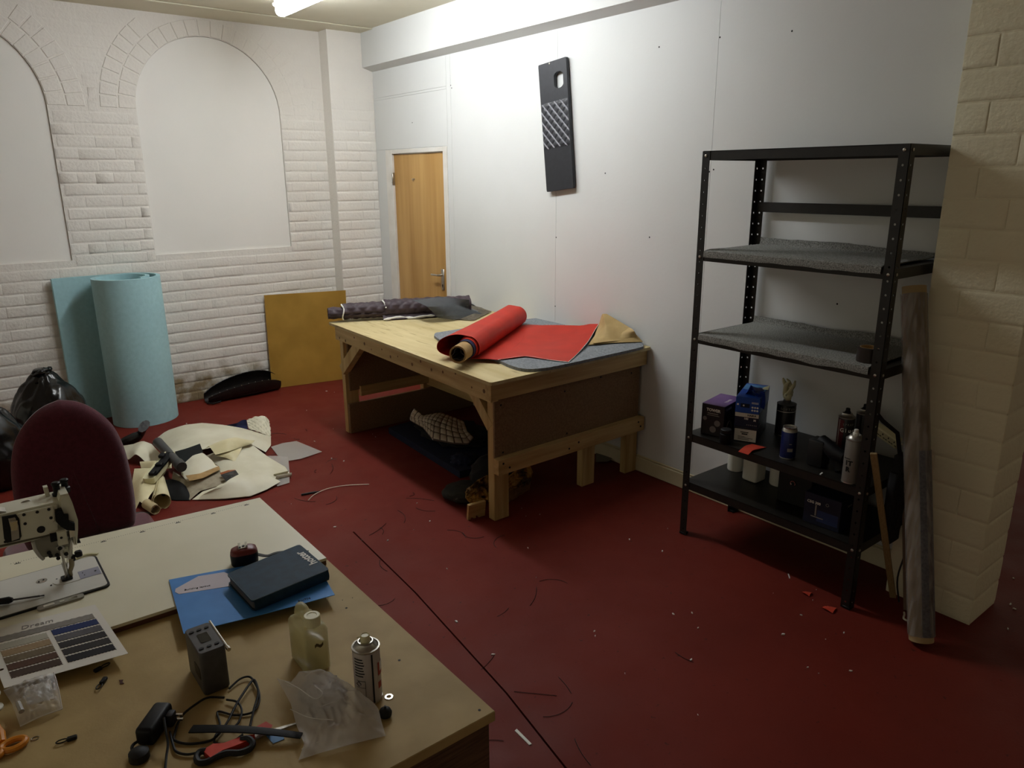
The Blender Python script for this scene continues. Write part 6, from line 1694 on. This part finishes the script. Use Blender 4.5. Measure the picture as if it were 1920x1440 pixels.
bt = thing('plastic_bottle', (-2.661, -4.685, ZM), 'translucent plastic bottle of yellowish liquid behind the clear bag', 'bottle')
bx0, bx1, by0, by1 = -2.688, -2.636, -4.730, -4.642
b = MB()
pp = rrect(bx0, bx1, by0, by1, .008, 4); cxx, cyy = (bx0+bx1)/2, (by0+by1)/2
b.rows([[Vector((cxx+(x-cxx)*k, cyy+(y-cyy)*k, ZM+z)) for x, y in pp+[pp[0]]] for z, k in ((0, .05), (.0005, .9), (.004, 1), (.092, 1), (.099, .9), (.102, .72), (.1025, .05))])
b.build('shell', M_LIQ, bt, sharp=60)
b = MB(); b.box(bx0+.002, bx1-.002, by0+.002, by1-.002, ZM+.002, ZM+.066, .006, seg=2); b.build('liquid', M_LIQ2, bt)
b = MB(); b.tube(smooth_path([(cxx, cyy-.004, ZM+.100), (cxx, cyy+.012, ZM+.116), (cxx, cyy+.032, ZM+.116), (cxx, cyy+.042, ZM+.098)], 4), .010, 10); b.build('handle_loop', M_LIQ, bt)
b = MB(); b.lathe([(.014, .100), (.0165, .102), (.0165, .121), (.015, .1225), (.010, .1225), (.009, .1215), (.001, .1215)], Matrix.Translation((cxx+.002, by0+.022, ZM)), 26); b.build('screw_cap', M_CREAMP, bt)
b = MB(); b.rows([[Vector((bx0+.020+.018*u, by0-.0006, ZM+.060+.007*v+.003*math.sin(7*u))) for v in (0, 1)] for u in (0, .2, .4, .6, .8, 1)]); b.build('brown_stain', mat('stain_ink', '#4d3f1e', .7), bt)

pc = Vector((-2.618, -4.858, ZM))
t, T = can('aerosol_can', pc, .0258, .112, mat('grey_white_can', '#b5aca6', .35), 'white and grey aerosol can with a dark seam behind the clear bag')
b = MB(); b.lathe([(.0250, .111), (.0268, .113), (.0268, .116), (.0240, .1165), (.0235, .114), (.0150, .121), (.0140, .125), (.0145, .127), (.0125, .127), (.0115, .123), (.002, .123)], T, 30); b.build('dome', M_SATIN, t)
b = MB(); b.lathe([(.0095, .123), (.0090, .136), (.0080, .139), (.0070, .1385), (.0065, .1375), (.001, .1375)], T, 20); noz = b.build('nozzle', M_CREAMP, t)
a_ = cam_dir(pc)
b = MB(); b.tube([T @ Vector((.006*math.cos(R(a_-70)), .006*math.sin(R(a_-70)), .136)), T @ Vector((.016*math.cos(R(a_-70)), .016*math.sin(R(a_-70)), .139))], .0012, 6); b.build('spout', M_CREAMP, noz)
wrap(T, .0258, a_+18, a_+25, .004, .110, M_INK, t, 'dark_seam')
wrap(T, .0258, a_+48, a_+90, .058, .086, mat('red_print', '#9c2c26', .4), t, 'red_letter')
wrap(T, .0258, a_+58, a_+90, .066, .086, M_TEXTW, t, 'letter_gap', .0011)
wrap(T, .0258, a_+46, a_+68, .030, .044, mat('red_print', '#9c2c26', .4), t, 'red_disc')
b = MB()
def wrapb(a0, a1, z0, z1):
    n = 6; b.rows([[T @ Vector((.0264*math.cos(R(a0+(a1-a0)*k/n)), .0264*math.sin(R(a0+(a1-a0)*k/n)), z)) for z in (z0, z1)] for k in range(n+1)])
for k in range(7): wrapb(a_-58, a_-18+(k % 3)*3, .100-.006*k, .1025-.006*k)
wrapb(a_-52, a_-12, .0545, .0555); wrapb(a_-12, a_-10.5, .005, .0555); wrapb(a_-52, a_-12, .040, .0408)
o = b.build('small_print', M_INK, t); o['kind'] = 'stuff'
an = R(a_-40); Tm = T @ Matrix(((-math.sin(an), 0, math.cos(an), .0264*math.cos(an)), (math.cos(an), 0, math.sin(an), .0264*math.sin(an)), (0, 1, 0, .048), (0, 0, 0, 1)))
b = MB(); b.tube([Tm @ Vector(p) for p in ((0, .0055, 0), (.0055, 0, 0), (0, -.0055, 0), (-.0055, 0, 0), (0, .0055, 0))], .0006, 4); b.build('hazard_diamond', M_INK, t)

# clear bag of oddments
pbg = thing('plastic_bag', (-2.688, -4.882, 0.730), 'crumpled clear plastic bag holding small parts beside the aerosol can', 'plastic bag')
edges = ([(-2.752, -4.738, 0.765), (-2.740, -4.780, 0.775), (-2.729, -4.796, 0.800), (-2.701, -4.831, 0.812), (-2.678, -4.872, 0.800), (-2.651, -4.900, 0.775)], [(-2.651, -4.900, 0.775), (-2.631, -4.922, 0.750), (-2.637, -4.944, 0.738), (-2.645, -4.973, 0.733)],
         [(-2.791, -4.930, 0.733), (-2.755, -4.938, 0.733), (-2.711, -4.951, 0.733), (-2.645, -4.973, 0.733)], [(-2.752, -4.738, 0.765), (-2.751, -4.800, 0.745), (-2.761, -4.849, 0.735), (-2.768, -4.900, 0.733), (-2.791, -4.930, 0.733)])
def crk(u, v, s_=0): return .007*noise.noise(Vector((u*6, v*6, s_)))+.014*(.5-abs(noise.noise(Vector((u*5+5, v*6, s_)))))+.008*(.4-abs(noise.noise(Vector((u*12+2, v*9, s_+3)))))
b = MB(); b.rows(coons(*edges, 64, 56, lambda u, v: math.sin(math.pi*min(max(u, .001), .999))**.6*math.sin(math.pi*min(max(v, .001), .999))**.6*(.026+crk(u, v)*1.3))); b.build('top_film', mat('bag_film', '#e6e2de', .3, alpha=.46, bump=.5, bscale=28), pbg, sharp=180)
b = MB(); b.rows(coons(*edges, 24, 24, lambda u, v: -.6*math.sin(math.pi*u)*math.sin(math.pi*v)*(.020+crk(u, v, 4)))); 
for i, p in enumerate(b.v):
    if p.z < ZM+.001: p.z = ZM+.001
b.build('under_film', M_POLY, pbg, sharp=180)
b = MB()
for ln in ([(-2.748, -4.773, 0.778), (-2.746, -4.836, 0.800), (-2.737, -4.888, 0.805), (-2.723, -4.892, 0.812), (-2.727, -4.867, 0.815)], [(-2.736, -4.908, 0.800), (-2.692, -4.900, 0.790), (-2.671, -4.899, 0.790)], [(-2.778, -4.913, 0.737), (-2.748, -4.925, 0.745), (-2.704, -4.940, 0.745), (-2.663, -4.961, 0.737)], [(-2.759, -4.820, 0.750), (-2.751, -4.892, 0.775), (-2.723, -4.930, 0.780)]):
    b.tube(smooth_path(ln, 6), .0008, 4)
o = b.build('film_creases', mat('crease_film', '#e8e6e4', .3, alpha=.6), pbg); o['kind'] = 'stuff'
blob('parts_bundle', mat('grey_parts', '#6a625c', .5, '#57504b', 30), (-2.692, -4.815, ZM+.019), (.040, .055, .020), 14, None, None, crease=.5, parent=None, build=False).build('parts_bundle', mat('grey_parts', '#6a625c'), pbg, sharp=180)

wa = MB(); wa.lathe([(.0042, 0), (.0085, 0), (.0088, .0008), (.0082, .0016), (.0045, .0016), (.0042, 0)], Matrix.Translation((-2.588, -4.882, 0.730)), 24, caps=False)
tag(wa.build('washer', M_CHROME), 'shiny steel washer lying right of the aerosol can', 'washer')
cp_ = thing('bottle_stopper', (-2.617, -4.921, 0.730), 'small round black plastic stopper beside the clear bag', 'stopper')
b = MB(); b.lathe([(.008, 0), (.0115, .003), (.0125, .009), (.010, .015), (.005, .0185), (.001, .0195)], Matrix.Translation((-2.619, -4.925, 0.730)), 22); b.build('dome', M_BLACKR, cp_)
b = MB(); b.lathe([(.0025, .018), (.0018, .023)], Matrix.Translation((-2.619, -4.925, 0.730)), 10); b.build('pip', M_BLACKR, cp_)

st = MB(); s0, s1 = Vector((-2.917, -4.747, 0.744)), Vector((-2.766, -4.886, 0.742)); d = s1-s0; pr2 = Vector((-d.y, d.x, 0)).normalized()
st.rows([[s0+d*t+pr2*(w*(.0095-.0025*t))+Vector((0, 0, .006*math.sin(math.pi*t)-.001*abs(w))) for w in (-1, -.4, .4, 1)] for t in [k/14 for k in range(15)]], .0025)
tag(st.build('rubber_strip', M_BLKV), 'flat black rubber strip running under the clear bag', 'strip')

sc = thing('scissors', (-2.879, -4.823, 0.730), 'red and black handled scissors on the brown worktable', 'scissors')
b = MB(); b.tube(smooth_path([(-2.854, -4.827, 0.740), (-2.844, -4.836, 0.742), (-2.841, -4.849, 0.740), (-2.849, -4.857, 0.738), (-2.866, -4.855, 0.738), (-2.884, -4.842, 0.738), (-2.904, -4.838, 0.737), (-2.917, -4.840, 0.737), (-2.928, -4.833, 0.737), (-2.928, -4.818, 0.737), (-2.920, -4.810, 0.738), (-2.911, -4.815, 0.739)], 5), .0056, 8); b.build('black_grip', M_BLACKR, sc)
b = MB(); hpz = [(-2.916, -4.813, 0.740), (-2.897, -4.809, 0.740), (-2.881, -4.819, 0.740), (-2.863, -4.821, 0.740), (-2.845, -4.824, 0.740), (-2.831, -4.832, 0.740), (-2.841, -4.840, 0.740), (-2.869, -4.838, 0.740), (-2.888, -4.835, 0.740), (-2.910, -4.840, 0.740)]
b.prism([(p[0], p[1]) for p in hpz], ZM+.001, ZM+.012); b.build('red_handle', M_REDP, sc)
b = MB(); b.prism([(p[0], p[1]) for p in ((-2.836, -4.823, 0.735), (-2.817, -4.825, 0.735), (-2.726, -4.850, 0.735), (-2.819, -4.835, 0.735), (-2.836, -4.837, 0.735))], ZM+.002, ZM+.0045); b.build('blade', M_SATIN, sc, smooth=False)
def flat_scrap(name, pts, m, label, z=ZM, t_=.0012, cat='scrap'):
    b = MB(); b.prism([(p[0], p[1]) for p in pts], z+.0003, z+t_); return tag(b.build(name, m, smooth=False), label, cat)
flat_scrap('tape_scrap', [(-2.827, -4.817, 0.745), (-2.804, -4.814, 0.745), (-2.798, -4.831, 0.745), (-2.807, -4.841, 0.745), (-2.829, -4.827, 0.745)], M_SCRAP, 'orange red tape scrap poking out behind the black strip', .742)
flat_scrap('tape_scrap', [(-2.813, -4.833, 0.731), (-2.787, -4.833, 0.731), (-2.790, -4.864, 0.731), (-2.810, -4.862, 0.731)], mat('light_blue_tape', '#5a90c4', .45), 'light blue tape scrap half under the black strip')

pa = thing('power_adapter', (-2.967, -4.695, 0.730), 'black power adapter with metal prongs left of the cables', 'adapter')
a, c = Vector((-2.946, -4.675, 0.748)), Vector((-2.983, -4.719, 0.748)); d = (c-a)
M = frame(a, d, Vector((-d.y, d.x, 0)))
b = MB(); b.box(-.008, d.length+.012, -.017, .017, -.0175, .018, .008, M, seg=3); b.build('body', M_BLACKP, pa)
b = MB(); b.box(.006, .026, .016, .030, -.014, .012, .004, M, seg=2); b.build('plug_base', M_BLACKR, pa)
for z in (-.006, .004):
    b = MB(); b.box(.010, .014, .030, .043, z-.0018, z+.0018, 0, M); b.build('prong', M_CHROME, pa, smooth=False)
pl = thing('mains_plug', (-3.004, -4.748, 0.730), 'black mains plug below the power adapter at the bottom edge', 'plug')
b = MB(); b.lathe([(.014, 0), (.017, .003), (.0165, .016), (.009, .021)], Matrix.Translation((-3.005, -4.753, 0.730)), 18); b.build('body', M_BLACKR, pl)
b = MB(); b.tube(smooth_path([(-3.008, -4.750, 0.742), (-3.012, -4.734, 0.742), (-3.007, -4.723, 0.742), (-2.996, -4.719, 0.742), (-2.990, -4.717, 0.744)], 4), .0028, 6); b.build('lead', M_BLACKR, pl)
def cable(pts, label, r_=.0021, z=None):
    b = MB(); b.tube(smooth_path(pts, 7), r_, 6); return tag(b.build('cable', M_BLACKR), label, 'cable')
cable([(-2.824, -4.668, 0.734), (-2.798, -4.655, 0.736), (-2.781, -4.660, 0.736), (-2.779, -4.685, 0.736), (-2.783, -4.721, 0.736), (-2.795, -4.749, 0.735), (-2.813, -4.763, 0.734), (-2.840, -4.749, 0.733), (-2.862, -4.7195, .733), (-2.870, -4.759, 0.733), (-2.889, -4.787, 0.733), (-2.890, -4.799, 0.733), (-2.879, -4.811, 0.733), (-2.862, -4.814, 0.733), (-2.845, -4.808, 0.733)],
      'black radio lead looping out from the right of the radio')
cable([(-2.839, -4.700, 0.736), (-2.826, -4.722, 0.738), (-2.827, -4.751, 0.738), (-2.840, -4.775, 0.737), (-2.851, -4.784, 0.737)], 'short black lead arching below the radio', .0021)
cable([(-2.840, -4.690, 0.735), (-2.865, -4.670, 0.735), (-2.891, -4.677, 0.736), (-2.914, -4.690, 0.737), (-2.927, -4.704, 0.736), (-2.941, -4.731, 0.735), (-2.946, -4.747, 0.734), (-2.931, -4.769, 0.733), (-2.904, -4.785, 0.733), (-2.886, -4.787, 0.735), (-2.859, -4.765, 0.737), (-2.827, -4.726, 0.739), (-2.787, -4.685, 0.740), (-2.778, -4.685, 0.740), (-2.786, -4.724, 0.739), (-2.808, -4.762, 0.738), (-2.829, -4.800, 0.736)],
      'longest black cable running from the adapter in a wide loop', .0023)
cable([(-2.947, -4.720, 0.734), (-2.951, -4.755, 0.734), (-2.951, -4.778, 0.734), (-2.939, -4.796, 0.734), (-2.922, -4.806, 0.735)], 'black cable curving from the adapter to the scissors', .0023)
cable([(-2.953, -4.721, 0.768), (-2.957, -4.744, 0.758), (-2.960, -4.764, 0.745), (-2.969, -4.786, 0.738), (-2.978, -4.813, 0.735)], 'black lead hanging over the adapter to the bottom edge', .0024)

sb = thing('zip_bag', (-3.128, -4.456, 0.730), 'small crumpled clear zip bag with a white insert on the swatch card corner', 'plastic bag')
ze = ([(-3.173, -4.432, 0.757), (-3.143, -4.433, 0.760), (-3.112, -4.437, 0.762), (-3.089, -4.441, 0.762)], [(-3.089, -4.441, 0.762), (-3.089, -4.493, 0.752), (-3.091, -4.531, 0.735)], [(-3.159, -4.533, 0.733), (-3.127, -4.534, 0.738), (-3.091, -4.531, 0.735)], [(-3.173, -4.432, 0.757), (-3.164, -4.469, 0.745), (-3.159, -4.533, 0.733)])
b = MB(); b.rows(coons(*ze, 30, 30, lambda u, v: math.sin(math.pi*u)**.5*math.sin(math.pi*v)**.5*(.010+crk(u*1.4, v*1.4, 9)*.8))); b.build('film', mat('zip_bag_film', '#e4e2df', .3, alpha=.46, bump=.5, bscale=40), sb, sharp=180)
b = MB(); b.rows(coons([(-3.141, -4.463, 0.764), (-3.098, -4.469, 0.766)], [(-3.098, -4.469, 0.766), (-3.099, -4.514, 0.752)], [(-3.143, -4.505, 0.752), (-3.099, -4.514, 0.752)], [(-3.141, -4.463, 0.764), (-3.143, -4.505, 0.752)], 6, 6), .001); b.build('white_insert', M_TEXTW, sb)
b = MB(); b.tube([(-3.155, -4.492, 0.757), (-3.152, -4.518, 0.753)], .005, 8); b.build('metal_piece', mat('dull_zinc', '#a5a29a', .5), sb)
b = MB()
for v in (.0, 1.0): pass
b.tube(smooth_path([Vector(p)+Vector((0, 0, .001)) for p in ze[2]], 5), .0014, 5); b.tube(smooth_path([Vector(p)+Vector((0, 0, .001)) for p in ze[1]], 5), .0010, 5); o = b.build('sealed_edges', mat('crease_film', '#e8e6e4'), sb); o['kind'] = 'stuff'

os_ = thing('scissors', (-3.178, -4.577, 0.730), 'orange handled scissors cut off by the left edge', 'scissors')
b = MB(); b.tube([Vector((-3.173, -4.583, 0.737))+Vector((.0185*math.cos(R(a)), .0135*math.sin(R(a)), 0)) for a in range(0, 361, 20)], .0055, 8); b.tube([(-3.188, -4.567, 0.738), (-3.188, -4.538, 0.738), (-3.198, -4.487, 0.738)], [.006, .007, .006], 8); b.build('finger_loop', M_ORANGE, os_)
b = MB(); b.tube([Vector((-3.209, -4.590, 0.737))+Vector((.0185*math.cos(R(a)), .0135*math.sin(R(a)), 0)) for a in range(0, 361, 20)], .0055, 8); b.build('thumb_loop', M_ORANGE, os_)
b = MB(); a = Vector((-3.198, -4.482, 0.735)); b.prism([(a.x-.006, a.y), (a.x+.004, a.y-.004), (a.x-.035, a.y+.085)], ZM+.002, ZM+.004); b.build('blade', M_SATIN, os_, smooth=False)
sp2 = thing('thread_spool', (-3.188, -4.412, 0.730), 'white thread spool just showing at the left edge', 'spool')
b = MB(); b.lathe([(.016, 0), (.016, .003), (.010, .005), (.010, .028), (.016, .030), (.016, .033)], Matrix.Translation((-3.193, -4.442, 0.730)), 20); b.build('spool_body', M_WHITEP, sp2)
def connector(p, ang, label, s_=1.0):
    t = thing('zip_puller', p, label, 'zip puller')
    M = Matrix.Translation(p) @ Matrix.Rotation(R(ang), 4, 'Z')
    b = MB(); b.box(-.008*s_, .008*s_, -.0045, .0045, .0003, .007, .0015, M); b.build('slider_body', M_BLACKP, t)
    b = MB(); b.tube([M @ Vector((.008*s_+.008+.009*math.cos(R(a)), .0045*math.sin(R(a)), .004)) for a in range(0, 361, 30)], .0012, 5); b.build('pull_ring', M_BLACKP, t)
connector((-3.015, -4.439, 0.730), 20, 'black zip puller just below the swatch card')
connector((-3.013, -4.485, 0.730), 235, 'black zip puller with its tail towards the small clear bag', 1.2)
connector((-3.089, -4.626, 0.730), 170, 'black zip puller alone near the orange scissors')
flat_scrap('leather_bit', [(-2.988, -4.499, 0.730), (-2.981, -4.503, 0.730), (-2.984, -4.509, 0.730), (-2.982, -4.517, 0.730), (-2.989, -4.513, 0.730), (-2.987, -4.507, 0.730)], mat('brown_bit', '#4a2317', .7), 'tiny dark brown leather bit on the worktable left of the radio')
b = MB(); b.tube([Vector((-3.141, -4.581, 0.731))+Vector((.006*math.cos(R(a)), .005*math.sin(R(a)), 0)) for a in range(0, 330, 20)], .0007, 5)
tag(b.build('wire_ring', M_SATIN), 'small thin wire ring beside the orange scissors', 'ring')
